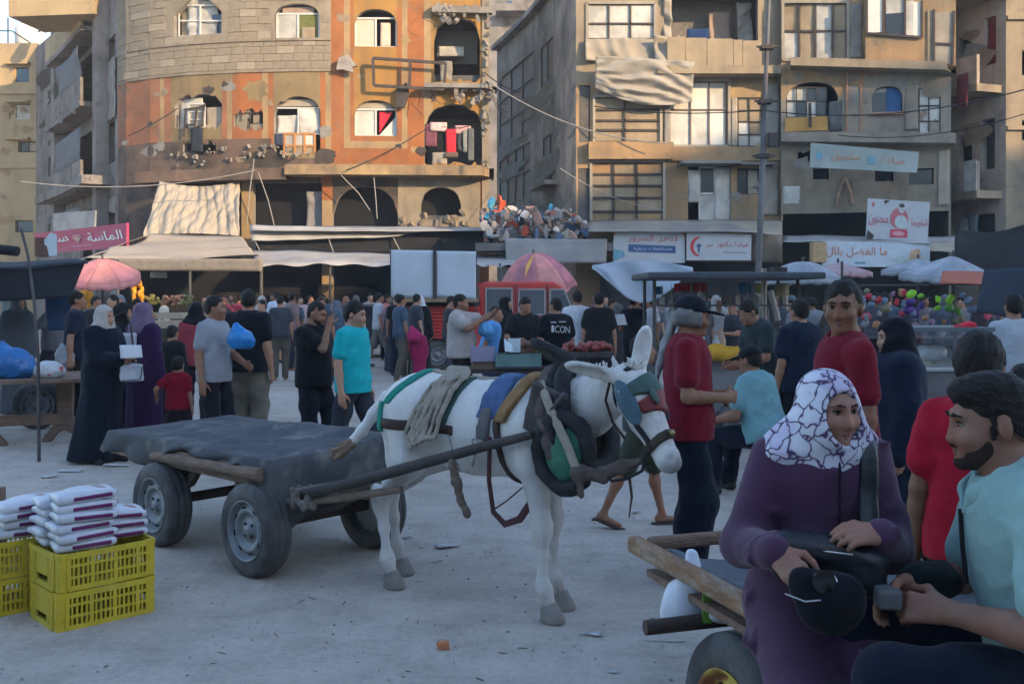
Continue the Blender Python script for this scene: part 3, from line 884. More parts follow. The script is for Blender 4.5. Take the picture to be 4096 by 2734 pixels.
  for u in (self.px0, self.px1):
   mb.add([self.pt(u, self.z0), self.pt(u, self.z0, -depth), self.pt(u, self.z1, -depth), self.pt(u, self.z1)], [(0, 1, 2, 3)])
  return mb.build('interior', m, self.t)
# ---- Arabic lettering: contextual forms, laid out right to left
AR = {'ا': (0xFE8D, 2), 'أ': (0xFE83, 2), 'ب': (0xFE8F, 4), 'ة': (0xFE93, 2), 'ت': (0xFE95, 4), 'ث': (0xFE99, 4), 'ج': (0xFE9D, 4), 'ح': (0xFEA1, 4), 'خ': (0xFEA5, 4),
  'د': (0xFEA9, 2), 'ذ': (0xFEAB, 2), 'ر': (0xFEAD, 2), 'ز': (0xFEAF, 2), 'س': (0xFEB1, 4), 'ش': (0xFEB5, 4), 'ص': (0xFEB9, 4), 'ض': (0xFEBD, 4), 'ط': (0xFEC1, 4), 'ظ': (0xFEC5, 4),
  'ع': (0xFEC9, 4), 'غ': (0xFECD, 4), 'ف': (0xFED1, 4), 'ق': (0xFED5, 4), 'ك': (0xFED9, 4), 'ل': (0xFEDD, 4), 'م': (0xFEE1, 4), 'ن': (0xFEE5, 4), 'ه': (0xFEE9, 4), 'و': (0xFEED, 2), 'ى': (0xFEEF, 2), 'ي': (0xFEF1, 4)}
def arabic(s):
 out = []
 for w in s.split(' '):
  r = []
  for i, ch in enumerate(w):
   if ch not in AR: r.append(ch); continue
   code, n = AR[ch]
   prev = i > 0 and w[i - 1] in AR and AR[w[i - 1]][1] == 4
   nxt = n == 4 and i + 1 < len(w) and w[i + 1] in AR
   k = (3 if nxt else 1) if prev else (2 if nxt else 0)
   r.append(chr(code + k))
  out.append(''.join(reversed(r)))
 return ' '.join(reversed(out))
def lettering(parent, txt, m, origin, right, up, width, height=None, extrude=0.006, name='lettering', bold=0.0):
 cu = bpy.data.curves.new(name, 'FONT'); cu.body = txt; cu.extrude = 0.0; cu.size = 1.0; cu.offset = bold
 o = bpy.data.objects.new(name, cu); COL.objects.link(o)
 bpy.context.view_layer.update()
 dg = bpy.context.evaluated_depsgraph_get()
 me = bpy.data.meshes.new_from_object(o.evaluated_get(dg))
 bpy.data.objects.remove(o); bpy.data.curves.remove(cu)
 if not len(me.vertices): return None
 co = np.zeros(len(me.vertices) * 3, np.float32); me.vertices.foreach_get('co', co); co = co.reshape(-1, 3)
 lo, hi = co.min(0), co.max(0); w = max(hi[0] - lo[0], 1e-4); h = max(hi[1] - lo[1], 1e-4)
 sx = width / w; sy = sx if height is None else height / h
 rgt = np.array(Vector(right).normalized()); upv = np.array(Vector(up).normalized()); nrm = np.cross(rgt, upv)
 off = np.array(OFF.get(parent.name, (0, 0, 0)))
 P3 = np.array(origin) - off + ((co[:, 0] - lo[0]) * sx)[:, None] * rgt + ((co[:, 1] - lo[1]) * sy)[:, None] * upv + nrm * extrude
 me.vertices.foreach_set('co', P3.astype(np.float32).ravel())
 me.materials.clear(); me.materials.append(m); me.name = name; me.update()
 return link(name, me, parent)
# ---- shared facade materials
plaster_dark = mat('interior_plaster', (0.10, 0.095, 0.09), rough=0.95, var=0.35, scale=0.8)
conc = mat('bare_concrete', (0.255, 0.234, 0.208), rough=0.95, var=0.22, scale=1.6, bump=0.5, bscale=9, col2=(0.170, 0.153, 0.140), mix_scale=0.9, streak=0.3)
conc_d = mat('grey_render', (0.223, 0.204, 0.195), rough=0.95, var=0.25, scale=1.2, bump=0.5, bscale=7, col2=(0.152, 0.138, 0.133), mix_scale=0.7, col3=(0.104, 0.095, 0.095), streak=0.4)
stone_m = mat('limestone', (0.250, 0.209, 0.156), rough=0.92, var=0.20, scale=2.2, bump=0.45, bscale=12, col2=(0.206, 0.169, 0.125), mix_scale=1.0, streak=0.35)
orange_m = mat('paint_orange', (0.315, 0.115, 0.040), rough=0.85, var=0.14, scale=1.3, bump=0.25, bscale=14, col2=(0.258, 0.093, 0.033), mix_scale=0.8, col3=(0.210, 0.120, 0.060), streak=0.3)
ochre_m = mat('paint_ochre', (0.336, 0.174, 0.045), rough=0.85, var=0.14, scale=1.3, bump=0.25, bscale=14, col2=(0.270, 0.153, 0.051), mix_scale=0.8, streak=0.3)
tan_m = mat('paint_tan', (0.325, 0.225, 0.118), rough=0.88, var=0.14, scale=1.5, bump=0.25, bscale=14, col2=(0.262, 0.181, 0.100), mix_scale=0.9, streak=0.3)
red_m = mat('paint_rust', (0.324, 0.122, 0.059), rough=0.88, var=0.18, scale=1.2, bump=0.3, bscale=12, col2=(0.234, 0.108, 0.063), mix_scale=0.7, col3=(0.144, 0.099, 0.077), streak=0.4)
olive_m = mat('paint_olive_tan', (0.230, 0.166, 0.083), rough=0.9, var=0.18, scale=1.2, bump=0.3, bscale=12, col2=(0.179, 0.131, 0.074), mix_scale=0.8, streak=0.4)
soot_m = mat('sooty_plaster', (0.15, 0.10, 0.075), rough=0.95, var=0.35, scale=0.9, bump=0.4, bscale=9, col2=(0.05, 0.045, 0.042), mix_scale=0.6, mix_lo=0.40, mix_hi=0.62)
beige_m = mat('beige_render', (0.294, 0.234, 0.160), rough=0.92, var=0.15, scale=1.1, bump=0.35, bscale=9, col2=(0.243, 0.192, 0.138), mix_scale=0.6, col3=(0.192, 0.157, 0.122), streak=0.4)
sheet_w = mat('white_tarpaulin', (0.56, 0.535, 0.49), rough=0.7, var=0.10, scale=1.5, bump=0.35, bscale=7, col2=(0.354, 0.340, 0.313), mix_scale=0.9, streak=0.2)
sheet_c = mat('cream_tarpaulin', (0.360, 0.310, 0.245), rough=0.8, var=0.14, scale=1.5, bump=0.5, bscale=7, col2=(0.288, 0.248, 0.198), mix_scale=0.9, streak=0.2)
board_t = mat('tan_board', (0.326, 0.255, 0.170), rough=0.85, var=0.15, scale=2.0, bump=0.2, bscale=20, col2=(0.272, 0.211, 0.142), mix_scale=1.0, streak=0.3)
board_p = mat('pinkish_board', (0.30, 0.22, 0.18), rough=0.9, var=0.2, scale=2.0, bump=0.2, bscale=20)
frame_d = mat('dark_frame', (0.055, 0.045, 0.042), rough=0.7, var=0.3, scale=6)
frame_w = mat('white_frame', (0.55, 0.53, 0.50), rough=0.6, var=0.1)
glass_b = mat('blue_glass', (0.035, 0.075, 0.12), rough=0.12, var=0.15, scale=1.0, spec=0.6)
glass_d = mat('dark_glass', (0.018, 0.020, 0.024), rough=0.2, var=0.2, spec=0.5)
black_tarp = mat('black_tarpaulin', (0.016, 0.017, 0.020), rough=0.75, var=0.3, scale=1.4, bump=0.4, bscale=6)
navy_tarp = mat('navy_tarpaulin', (0.022, 0.028, 0.040), rough=0.8, var=0.25, scale=1.4, bump=0.4, bscale=6)
curtain_r = cloth((0.55, 0.03, 0.05)); curtain_g = cloth((0.13, 0.14, 0.05)); curtain_p = mat('pink_sheet', (0.62, 0.44, 0.36), rough=0.85, var=0.1, scale=3, bump=0.3, bscale=8)
wire_m = mat('wire', (0.03, 0.03, 0.032), rough=0.7, var=0.1)
wire_l = mat('pale_wire', (0.30, 0.28, 0.26), rough=0.7, var=0.1)
def cable(name, label, a, b, sag, r=0.012, m=None, n=16):
 a, b = Vector(a), Vector(b); mb = MB()
 mb.tube([a.lerp(b, i / n) - Vector((0, 0, sag * 4 * (i / n) * (1 - i / n))) for i in range(n + 1)], r, 5)
 return tag(mb.build(name, m or wire_m), label, 'cable')
# ---- far left sunlit block
b0 = thing('apartment_building', 'sunlit cream block with small windows at the far left edge', 'building', (X_(10, 52), 54, 0))
F0 = Facade(b0, lambda px: 52.0, -320, 37, 0, Z_(43, 52))
ops = [F0.opening(13, 29, 67, 82), F0.opening(9, 30, 104, 119), F0.opening(18, 38, 141, 152), F0.opening(15, 33, 220, 232), F0.opening(-24, -8, 67, 82), F0.opening(-24, -8, 104, 119)] + [F0.opening(x, x + 16, y, y + 15) for x in (-280, -230, -180, -130, -80) for y in (67, 104, 141, 180)]
cream_m = mat('cream_render', (0.394, 0.292, 0.170), rough=0.9, var=0.10, scale=0.8, bump=0.3, bscale=8, col2=(0.340, 0.252, 0.150), mix_scale=0.4, streak=0.25)
F0.wall(ops, [cream_m, conc])
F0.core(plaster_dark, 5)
F0.window(14, 28, 67, 81.5, frame_d, glass_b, 1, 1); F0.window(11, 28, 105, 118, frame_w, [sheet_w, sheet_w], 2, 2); F0.window(19, 36, 141.5, 151, frame_d, [glass_d, sheet_c], 2, 1); F0.window(16, 32, 220, 231, frame_d, glass_b, 1, 1)
for py in (65, 103, 140): F0.ledge('sill', cream_m, 8, 31, Z_(py, 52), Z_(py, 52) + 0.12, 0.35, 0.002)
F0.ledge('band', cream_m, -320, 37, Z_(94, 52), Z_(94, 52) + 0.25, 0.10, 0.002); F0.ledge('band', cream_m, -320, 37, Z_(168, 52), Z_(168, 52) + 0.25, 0.10, 0.002)
mb = MB(); mb.box((X_(-10, 54.5), 54.6, F0.z1 / 2), (5.2, 5.0, F0.z1 - 0.02)); mb.build('rear_block', cream_m, b0)
mb = MB(); q = P(8, 30, 53)
mb.tube([(q.x, q.y, F0.z1), (q.x, q.y, F0.z1 + 1.6)], 0.04, 6); mb.tube([(q.x + .2, q.y, F0.z1 + .9), (q.x + 1.6, q.y, F0.z1)], 0.04, 6); mb.tube([(q.x - .5, q.y, F0.z1 + .9), (q.x + .2, q.y, F0.z1 + .9)], 0.04, 6); mb.build('roof_frame', frame_d, b0)
mb = MB(); q = P(30, 33, 55); mb.lathe((q.x, q.y, F0.z1), [(0.0, 0), (0.75, 0), (0.78, 1.5), (0.6, 1.75), (0.2, 1.9), (0.0, 1.9)], 14); tk = mb.build('water_tank', mat('tank_white', (0.6, 0.6, 0.6), rough=0.6), b0)
# ---- orange and stone corner block
B1D = piecewise([(30, 53.0), (116, 38.2), (122, 37.4), (150, 36.6), (190, 36.0), (240, 35.6), (300, 35.4), (340, 35.4), (500, 35.7)])
b1 = thing('apartment_building', 'war-damaged corner block with orange and ochre panels and rounded stone left side', 'building', (X_(300, 38), 38, 0))
F1 = Facade(b1, B1D, 118, 489, 0, 13.6, step=8)
zS = F1.z(300, 70); zL = F1.z(300, 166.5); zB = F1.z(300, 177.0)
bands = [(118, 160, 3), (160, 164, 2), (164, 171, 3), (171, 222, 4), (222, 227, 3), (227, 232, 2), (232, 262, 5), (262, 268, 2), (268, 273.5, 0), (273.5, 320, 4), (320, 325.5, 0), (325.5, 331, 2),
   (331, 344, 0), (344, 350, 2), (350, 354, 0), (354, 397, 1), (397, 402, 0), (402, 407.5, 2), (407.5, 424, 0), (424, 431, 2), (431, 489, 1)]
z_sill3 = F1.z(375, 136)
def b1mat(u, z):
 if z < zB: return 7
 if z < zL: return 2 if u > 300 else 6
 if u < 331 and z > zS: return 6 if z > 99 else 8
 k = next((m for a, b, m in bands if a <= u < b), 1)
 if u > 331 and z < F1.z(375, 148) and u < 424: return 0
 if u > 331 and z < F1.z(375, 141) and 350 < u < 407: return 2
 if 354 < u < 397 and z < z_sill3: return 0
 if u < 270 and z < F1.z(200, 140): return 6
 if 270 <= u < 331 and z < F1.z(300, 158): return 6
 return k
F1ops = [F1.opening(175, 222, 93, 130, 'broken', 3, amp=0.22), F1.opening(234, 263, 108, 131, 'ragged', 5, rise=0.15, amp=0.25), F1.opening(274, 320.5, 96, 157, 'broken', 8, rise=0.55, amp=0.10),
   F1.opening(354.5, 397, 100, 135.5, 'arch', rise=0.5), F1.opening(424.5, 483, 104, 166, 'broken', 12, rise=0.85, amp=0.09),
   F1.opening(174, 221.5, -6, 36, 'point'), F1.opening(274, 319.5, 3.5, 40, 'arch', rise=0.4), F1.opening(354.5, 397, 9, 46.5, 'arch', rise=0.5), F1.opening(434, 480, 16, 82, 'broken', 15, rise=0.8, amp=0.07),
   F1.opening(183, 216, 139, 155, 'ragged', 21, rise=0.1, amp=0.35)]
zA = F1.z(400, 178.5); zC = F1.z(400, 227.5)
for a, b, top in ((155, 241.5, 181), (253, 322, 182), (332.5, 398, 186), (421, 461, 187)):
 F1ops.append(F1.opening(a, b, top, 215 if a == 421 else 344, 'arch' if a >= 332 else 'rect', rise=1.0 if a == 332.5 else 0.6))
def b1m2(u, z):
 if z < zB:
  if u < 160: return 6
  if 241 <= u < 254: return 2
  if 321 <= u < 333: return 2 if z < F1.z(330, 200) else 0
  if 398 <= u < 480: return 8
  if u >= 480: return 0
  return 9
 return b1mat(u, z)
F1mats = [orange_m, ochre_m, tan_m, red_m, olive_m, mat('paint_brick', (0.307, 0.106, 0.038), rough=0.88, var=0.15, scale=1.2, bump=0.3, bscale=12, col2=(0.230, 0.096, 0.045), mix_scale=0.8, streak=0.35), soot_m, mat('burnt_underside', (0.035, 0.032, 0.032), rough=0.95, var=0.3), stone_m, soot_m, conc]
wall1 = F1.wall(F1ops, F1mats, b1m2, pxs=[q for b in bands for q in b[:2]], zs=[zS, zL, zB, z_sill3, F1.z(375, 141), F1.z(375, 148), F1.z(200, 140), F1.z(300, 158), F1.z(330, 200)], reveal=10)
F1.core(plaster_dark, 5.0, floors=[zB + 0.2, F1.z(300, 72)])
F1.ledge('floor_slab', mat('slab_tan', (0.336, 0.232, 0.120), rough=0.9, var=0.2, scale=1.5, bump=0.4, bscale=9, col2=(0.176, 0.128, 0.088), mix_scale=0.7, streak=0.4), 292, 494, zB, zL - 0.02, 0.85, 0.003)
F1.ledge('floor_slab', soot_m, 150, 292, zB - 0.15, zL - 0.12, 0.72, 0.003)
F1.ledge('string_course', stone_m, 118, 331, F1.z(300, 40.5), F1.z(300, 38), 0.07, 0.003); F1.ledge('string_course', stone_m, 118, 331, zS - 0.05, zS + 0.05, 0.05, 0.003)
F1.ledge('corner_pier', stone_m, 482, 489.2, 4.2, 13.6, 0.06, 0.002, n=1)
F1.ledge('balcony_slab', conc, 425, 497, F1.z(460, 90.5), F1.z(460, 86), 0.55, 0.003); F1.ledge('broken_cornice', conc, 432, 492, F1.z(460, 15), F1.z(460, 8.5), 0.35, 0.003)
bm_v = []
for k in range(4):
 r = random.Random(k); mb = MB(); h = [r.uniform(0.010, 0.022) for _ in range(4)]
 mb.add([(-.5, 0, -.5), (.5, 0, -.5), (.5, 0, .5), (-.5, 0, .5), (-.488, -h[0], -.47), (.488, -h[1], -.47), (.488, -h[2], .47), (-.488, -h[3], .47)], [(4, 5, 6, 7), (0, 1, 5, 4), (1, 2, 6, 5), (2, 3, 7, 6), (3, 0, 4, 7)])
 bm_v.append(mb.mesh('stone_block', stone_m if k else mat('limestone_pale', (0.294, 0.250, 0.192), rough=0.92, var=0.2, scale=2.2, bump=0.4, bscale=12, streak=0.3)))
rowh = 0.268; zrow = zS + 0.06; r = random.Random(4); nb = 0
obox = [(c[0][0], c[-1][0], min(q[1] for q in c), max(q[2] for q in c)) for c in F1ops]
while zrow < 12.9 and nb < 290:
 px = 119 + r.uniform(-8, 0)
 while px < 330:
  wpx = r.uniform(10.5, 19.0); a, b = max(px, 118.5), min(px + wpx, 330.5); px += wpx
  if b - a < 4: continue
  zc = zrow + rowh / 2
  if any(o[0] - 1 < (a + b) / 2 + s and (a + b) / 2 + s < o[1] + 1 and o[2] - .05 < zc < o[3] + .05 for o in obox for s in (-(b - a) / 2.1, 0, (b - a) / 2.1)): continue
  p, q = F1.pt(a, zc, 0.004), F1.pt(b, zc, 0.004)
  o = bpy.data.objects.new('stone_block', bm_v[r.choice((0, 1, 1, 2, 2, 3, 3))]); COL.objects.link(o); o.parent = wall1
  c = (p + q) / 2 - OFF[b1.name]; o.location = c; o.rotation_euler = (0, 0, math.atan2(q.y - p.y, q.x - p.x)); o.scale = ((q - p).length - 0.012, 1, rowh - 0.012); nb += 1
 zrow += rowh
F1.panel('curtain', sheet_w, 176, 200, 97, 129, -0.20, 0.01, 0.05, 1); F1.panel('curtain', sheet_c, 203, 221, 106, 129, -0.2, 0.01, 0.03, 2)
F1.bars('window_frame', frame_d, [(186, 110, 200, 108), (188, 110, 186, 137), (199, 108, 196, 128), (200, 108, 207, 105), (206, 105, 203, 127), (196, 128, 204, 126), (187, 125, 196, 125)], 0.12, 0.06)
w_ = F1.window(189, 205, 104, 127, frame_w, [sheet_c, sheet_c], 1, 3, 0.02)
F1.panel('concrete_block', conc, 186, 198, 112, 130, -0.12, 0.10)
F1.panel('hanging_board', navy_tarp, 192, 204, 128, 152, 0.10, 0.03, 0.03, 3)
for i, (a, b, c, d) in enumerate(((235, 246, 118, 131), (247, 262, 123, 131), (236, 249, 108, 118), (252, 258, 114, 122))): F1.panel('concrete_block', stone_m, a, b, c, d, -0.10 - 0.02 * (i % 2), 0.16)
F1.bars('grille', frame_d, [(238, 112, 258, 113), (240, 109, 241, 120), (251, 110, 249, 128)], -0.05, 0.03)
F1.panel('curtain', sheet_w, 275, 298, 114, 132, -0.22, 0.01, 0.06, 5); F1.panel('curtain', sheet_w, 297, 319, 107, 133, -0.20, 0.01, 0.06, 6); F1.panel('fanlight', sheet_c, 277, 316, 98, 105, -0.18, 0.01)
F1.bars('window_frame', frame_w, [(275, 107, 319, 107), (297, 107, 297, 133), (275, 133, 319, 133)], -0.16, 0.05)
F1.window(283, 314, 133, 157, mat('orange_frame', (0.42, 0.19, 0.06), rough=0.8), [sheet_w, board_t], 3, 2, -0.15, 0.07)
F1.panel('bedding', cloth((0.05, 0.055, 0.09)), 274, 283, 133, 145, -0.05, 0.05, 0.05, 8)
F1.window(355, 396, 108.5, 135, frame_w, [sheet_w, None], 2, 1, -0.17, 0.06); F1.panel('fanlight', sheet_c, 358, 392, 101.5, 108, -0.18, 0.01)
mb = MB(); zz = lambda a, b: F1.pt(a, F1.z(376, b), -0.20)
mb.add([zz(379, 111), zz(392, 111), zz(379, 132)], [(0, 1, 2)]); mb.build('curtain', curtain_r, b1); mb = MB(); mb.add([zz(395, 116), zz(395, 134), zz(379, 134)], [(0, 2, 1)]); mb.build('curtain', sheet_w, b1)
F1.window(355, 396, 17, 46, frame_w, [curtain_p, None], 2, 1, -0.17, 0.06); F1.panel('curtain', curtain_p, 380, 390, 21, 45, -0.22, 0.01, 0.03, 9)
F1.window(275.5, 318, 12.5, 38.5, frame_w, [sheet_w, curtain_g], 2, 1, -0.17, 0.06); F1.panel('curtain', board_t, 300, 314, 26, 38, -0.15, 0.01, 0.04, 10); F1.panel('fanlight', board_p, 281, 313, 5.5, 12, -0.18, 0.01)
F1.window(176, 220, 4, 35, frame_w, [None, None], 2, 2, -0.17, 0.05); F1.panel('torn_sheet', sheet_w, 183, 214, -2, 36, -0.24, 0.01, 0.12, 11); F1.panel('curtain', glass_b, 208, 220, 12, 35, -0.3, 0.01); F1.panel('board', beige_m, 176, 193, 8, 35, -0.32, 0.01)
F1.panel('inner_wall', mat('room_grey', (0.17, 0.165, 0.16), rough=0.95, var=0.2, scale=1), 436, 478, 20, 54, -1.5, 0.05); F1.panel('torn_sheet', sheet_w, 438, 464, 40, 50, -0.9, 0.02, 0.06, 13)
F1.panel('inner_wall', MATS['room_grey'], 426, 482, 108, 166, -2.2, 0.05); F1.panel('rubble_block', conc, 440, 452, 60, 81, -0.1, 0.3, 0.06, 14)
lt = F1.z(450, 126)
mb = MB(); mb.tube([F1.pt(425, lt + 0.1, -0.05), F1.pt(440, lt - 0.02, 0), F1.pt(460, lt - 0.05, 0), F1.pt(481, lt + 0.12, -0.05)], 0.01, 5); mb.build('washing_line', wire_m, b1)
for i, (a, b, c, d, m) in enumerate(((425, 437, 124, 146, cloth((0.16, 0.06, 0.08))), (430, 447, 122, 131, cloth((0.55, 0.40, 0.40))), (435, 445.5, 131, 151, cloth((0.014, 0.014, 0.016))), (446, 456, 129, 154, curtain_r), (455, 471, 125, 133, cloth((0.5, 0.28, 0.28))), (458, 462, 133, 150, cloth((0.06, 0.06, 0.065))), (463, 467, 130, 152, cloth((0.22, 0.23, 0.22))), (468, 474, 128, 160, cloth((0.12, 0.13, 0.13))), (432, 447, 152, 165, sheet_c), (445, 458, 152, 157, cloth((0.13, 0.09, 0.08))))):
 F1.panel('washing', m, a, b, c, d, 0.02 - 0.05 * (i % 3), 0.02, 0.07, 30 + i)
grey_c0 = mat('bracket_tin', (0.27, 0.24, 0.22), rough=0.7, var=0.3, scale=4)
F1.bars('sign_frame', frame_d, [(374, 61, 446, 66), (374, 61, 375, 88), (375, 88, 444, 92), (446, 66, 444, 92), (411, 63.5, 410, 90)], 0.45, 0.10)
mb = MB(); c = F1.pt(346, F1.z(346, 66), 0.25); mb.prism([(-.30, -.2), (-.22, .22), (.12, .34), (.42, -.06), (.25, -.10), (.30, -.30), (-.1, -.18)], -0.08, 0.08, M=Matrix.Rotation(R(90), 3, 'X'), c=c); mb.build('broken_bracket', grey_c0, b1)
mb = MB(); c = F1.pt(403, F1.z(403, 95), 0.2); mb.prism([(-.25, -.45), (-.2, .2), (.15, .4), (.25, 0), (0.05, -.5)], -0.06, 0.06, M=Matrix.Rotation(R(90), 3, 'X'), c=c); mb.build('hanging_scrap', frame_d, b1)
r = random.Random(11)
CHUNK = {}
def chunk_row(name, m, pts, seed, parent=b1, s0=0.08, s1=0.2):
 r = random.Random(seed)
 me = CHUNK.setdefault(m.name, MB().box((0, 0, 0), (1.3, 1, 0.75), taper=0.7).mesh(name, m))
 for p in pts:
  o = link(name, me, parent); s = r.uniform(s0, s1)
  o.location = Vector(p) - OFF[parent.name]; o.rotation_euler = (r.uniform(0, 6), r.uniform(0, 6), r.uniform(0, 6)); o.scale = (s * r.uniform(.7, 1.4), s, s * r.uniform(.7, 1.2))
chunk_row('concrete_lump', conc, [F1.pt(u, z, 0.1) for u, z in [(486 + r.uniform(-3, 3), r.uniform(5.9, 13)) for _ in range(34)]], 5)
chunk_row('concrete_lump', conc, [F1.pt(r.uniform(432, 490), F1.z(460, 13) + r.uniform(-.4, .2), 0.25) for _ in range(26)], 6)
chunk_row('concrete_lump', conc, [F1.pt(r.uniform(455, 494), F1.z(460, 90) + r.uniform(-.5, .1), 0.35) for _ in range(22)], 7)
chunk_row('concrete_lump', conc, [F1.pt(r.uniform(170, 300), F1.z(230, 157) + r.uniform(-.25, .4), 0.12) for _ in range(40)], 8, s0=0.05, s1=0.13)
chunk_row('rubble_stone', stone_m, [F1.pt(r.uniform(402, 476), F1.z(440, 226) + r.uniform(0, .5), 0.05) for _ in range(16)], 9, s0=0.12, s1=0.24)
F1.panel('hanging_cloth', mat('grey_cloth', (0.22, 0.21, 0.21), rough=0.9, var=0.2, bump=0.4, bscale=6), 305, 322, 190, 228, -0.3, 0.03, 0.1, 40)
for a, b in (((263, 162), (255, 225)), ((267, 175), (282, 228)), ((344, 178), (372, 212)), ((376, 180), (379, 220))):
 mb = MB(); mb.tube([F1.pt(a[0], F1.z(a[0], a[1]), 0.9), F1.pt(lerp(a[0], b[0], .6), F1.z(a[0], lerp(a[1], b[1], .5)), 0.85), F1.pt(b[0], F1.z(b[0], b[1]), 0.8)], 0.018, 5); mb.build('dangling_cable', wire_l, b1)
F1b = Facade(b1, B1D, 36, 118, 0, 14.5, step=10)
opsb = []
for z0 in (3.0, 6.3, 9.6):
 opsb += [[(48, z0 + .4, z0 + 2.2), (56, z0 + .4, z0 + 2.2)], [(108, z0 + .5, z0 + 2.1), (115, z0 + .5, z0 + 2.1)], [(74, z0 + .1, z0 + 2.3), (98, z0 + .1, z0 + 2.3)]]
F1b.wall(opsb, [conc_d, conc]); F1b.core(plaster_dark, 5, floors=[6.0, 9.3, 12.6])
for i, z0 in enumerate((2.9, 6.1, 9.4, 12.4)):
 F1b.ledge('balcony_slab', conc_d, 66, 104, z0 - 0.2, z0, 0.9, 0.003)
 pf = F1b.ledge('balcony_parapet', conc_d if i != 3 else cream_m, 66, 104, z0, z0 + 0.95, 0.9, 0.78)
 F1b.panel('balcony_sheet', mat('dull_blue_sheet', (0.13, 0.14, 0.155), rough=0.85, var=0.2, bump=0.4, bscale=5), 70 + 3 * i, 101, 0, 0, 0.82, 0.02, 0.12, 50 + i, zabs=(z0 + 2.35, z0 + 0.9))
for px in (62, 105.5): F1b.ledge('pier', conc_d, px, px + 3.5, 0, 14.5, 0.5, 0.003, n=1)
F1b.ledge('awning_slab', conc_d, 60, 112, F1b.z(86, 196), F1b.z(86, 188), 1.1, 0.003)
chunk_row('concrete_lump', conc, [F1b.pt(r.uniform(64, 106), z0 + r.uniform(-.3, .2), 0.9) for z0 in (2.9, 6.1, 9.4) for _ in range(9)], 17)
mb = MB(); q = F1b.pt(100, 12.6, 1.2); mb.box((q.x, q.y, 13.9), (3.6, 2.4, 2.6), rz=-0.12); mb.build('stair_head', cream_m, b1)
mb = MB(); mb.add([F1.pt(118, 13.55), F1.pt(300, 13.55), F1.pt(489, 13.55), F1.pt(489, 13.55, -9), F1.pt(300, 13.55, -9), F1.pt(118, 13.55, -9)], [(0, 1, 4, 5), (1, 2, 3, 4)]); mb.build('roof', conc, b1)
for a, b, top in ((156, 241, 183), (254, 321, 183), (333, 397.5, 183), (421, 461, 187)):
 F1.panel('shade_panel', mat('shade_black', (0.012, 0.013, 0.016), rough=0.9, var=0.3, scale=1.0), a - 6, b + 6, top - 6, 343, -0.9, 0.03)  # near-black panels stand in for the shade inside the shop openings
# ---- middle block: shaded left flank and sunlit boarded front
b2 = thing('apartment_building', 'boarded-up block with hanging grey tarpaulin left of the utility pole', 'building', (X_(660, 36), 36, 0))
B2S = lambda px: 46.5 + (px - 497) / (576 - 497) * (34.0 - 46.5)
F2s = Facade(b2, B2S, 497, 576, 0, 13.2)
def q2(px, z0, z1, w): return [(px, z0, z1), (px + w, z0, z1)]
def zs_(px, py): return F2s.z(px, py)
ops = [q2(499.5, 8.4, 11.6, 34), q2(541, 9.6, 11.4, 12), q2(499.5, 5.7, 8.0, 31), q2(543, 6.0, 7.8, 13), q2(501, 2.9, 4.9, 12), q2(541, 3.2, 4.9, 10)]
flank_m = mat('flank_render', (0.42, 0.335, 0.27), rough=0.95, var=0.2, scale=1.0, bump=0.4, bscale=8, col2=(0.198, 0.158, 0.140), mix_scale=0.6, streak=0.4)
F2s.wall(ops, [flank_m, conc]); F2s.core(plaster_dark, 3, floors=[5.2, 8.2])
def at_z(F, px0, px1, z0, z1): return F.z((px0 + px1) / 2, 0), None
def zpanel(F, name, m, px0, px1, z0, z1, out, th=0.02, amp=0.0, seed=0): return F.panel(name, m, px0, px1, 0, 0, out, th, amp, seed, zabs=(z1, z0))
def zbars(F, name, m, lines, out, w):
 mb = MB()
 for a, za, b, zb in lines: mb.bar(F.pt(a, za, out), F.pt(b, zb, out), w, w * .8, up=F.normal((a + b) / 2))
 return mb.build(name, m, F.t)
for a, b, z0, z1, c, rr in ((499.5, 533.5, 8.4, 11.6, 3, 3), (499.5, 530.5, 5.7, 8.0, 4, 2), (541, 553, 9.6, 11.4, 2, 1), (543, 556, 6.0, 7.8, 2, 1)):
 f = zbars(F2s, 'window', frame_d, [(lerp(a, b, i / c), z0, lerp(a, b, i / c), z1) for i in range(c + 1)] + [(a, lerp(z0, z1, j / rr), b, lerp(z0, z1, j / rr)) for j in range(rr + 1)], -0.02, 0.05)
 for i in range(c):
  for j in range(rr):
   o = zpanel(F2s, 'board', board_p if (i + j) % 3 else mat('grey_board', (0.27, 0.235, 0.22), rough=0.9, var=0.2), lerp(a, b, i / c), lerp(a, b, (i + 1) / c), lerp(z0, z1, j / rr), lerp(z0, z1, (j + 1) / rr), -0.05 - 0.01 * ((i + j) % 2)); o.parent = f
F2s.ledge('awning_slab', flank_m, 541, 558, 5.75, 5.9, 0.5, 0.003); F2s.ledge('eave', flank_m, 497, 576, 13.0, 13.2, 0.3, 0.003)
zpanel(F2s, 'torn_sheet', mat('dirty_sheet', (0.25, 0.22, 0.20), rough=0.9, var=0.25, bump=0.4, bscale=6), 514, 534, 2.6, 5.4, 0.15, 0.02, 0.18, 60)
D2 = lambda px: 34.0
F2 = Facade(b2, D2, 576, 781, 0, 13.2)
ops = [F2.opening(594, 661, 96, 142.5), F2.opening(669, 727, 80, 145), F2.opening(737, 763, 97, 147), F2.opening(591, 664, 160, 224), F2.opening(688, 731, 166, 220), F2.opening(737, 760, 168, 194), F2.opening(586, 656, 4, 60), F2.opening(664, 758, -12, 44), F2.opening(579, 590.5, 85, 142), F2.opening(578, 590, 168, 222)]
front2 = mat('ochre_render', (0.36, 0.225, 0.118), rough=0.92, var=0.16, scale=1.0, bump=0.35, bscale=9, col2=(0.262, 0.194, 0.115), mix_scale=0.6, col3=(0.200, 0.162, 0.112), streak=0.4)
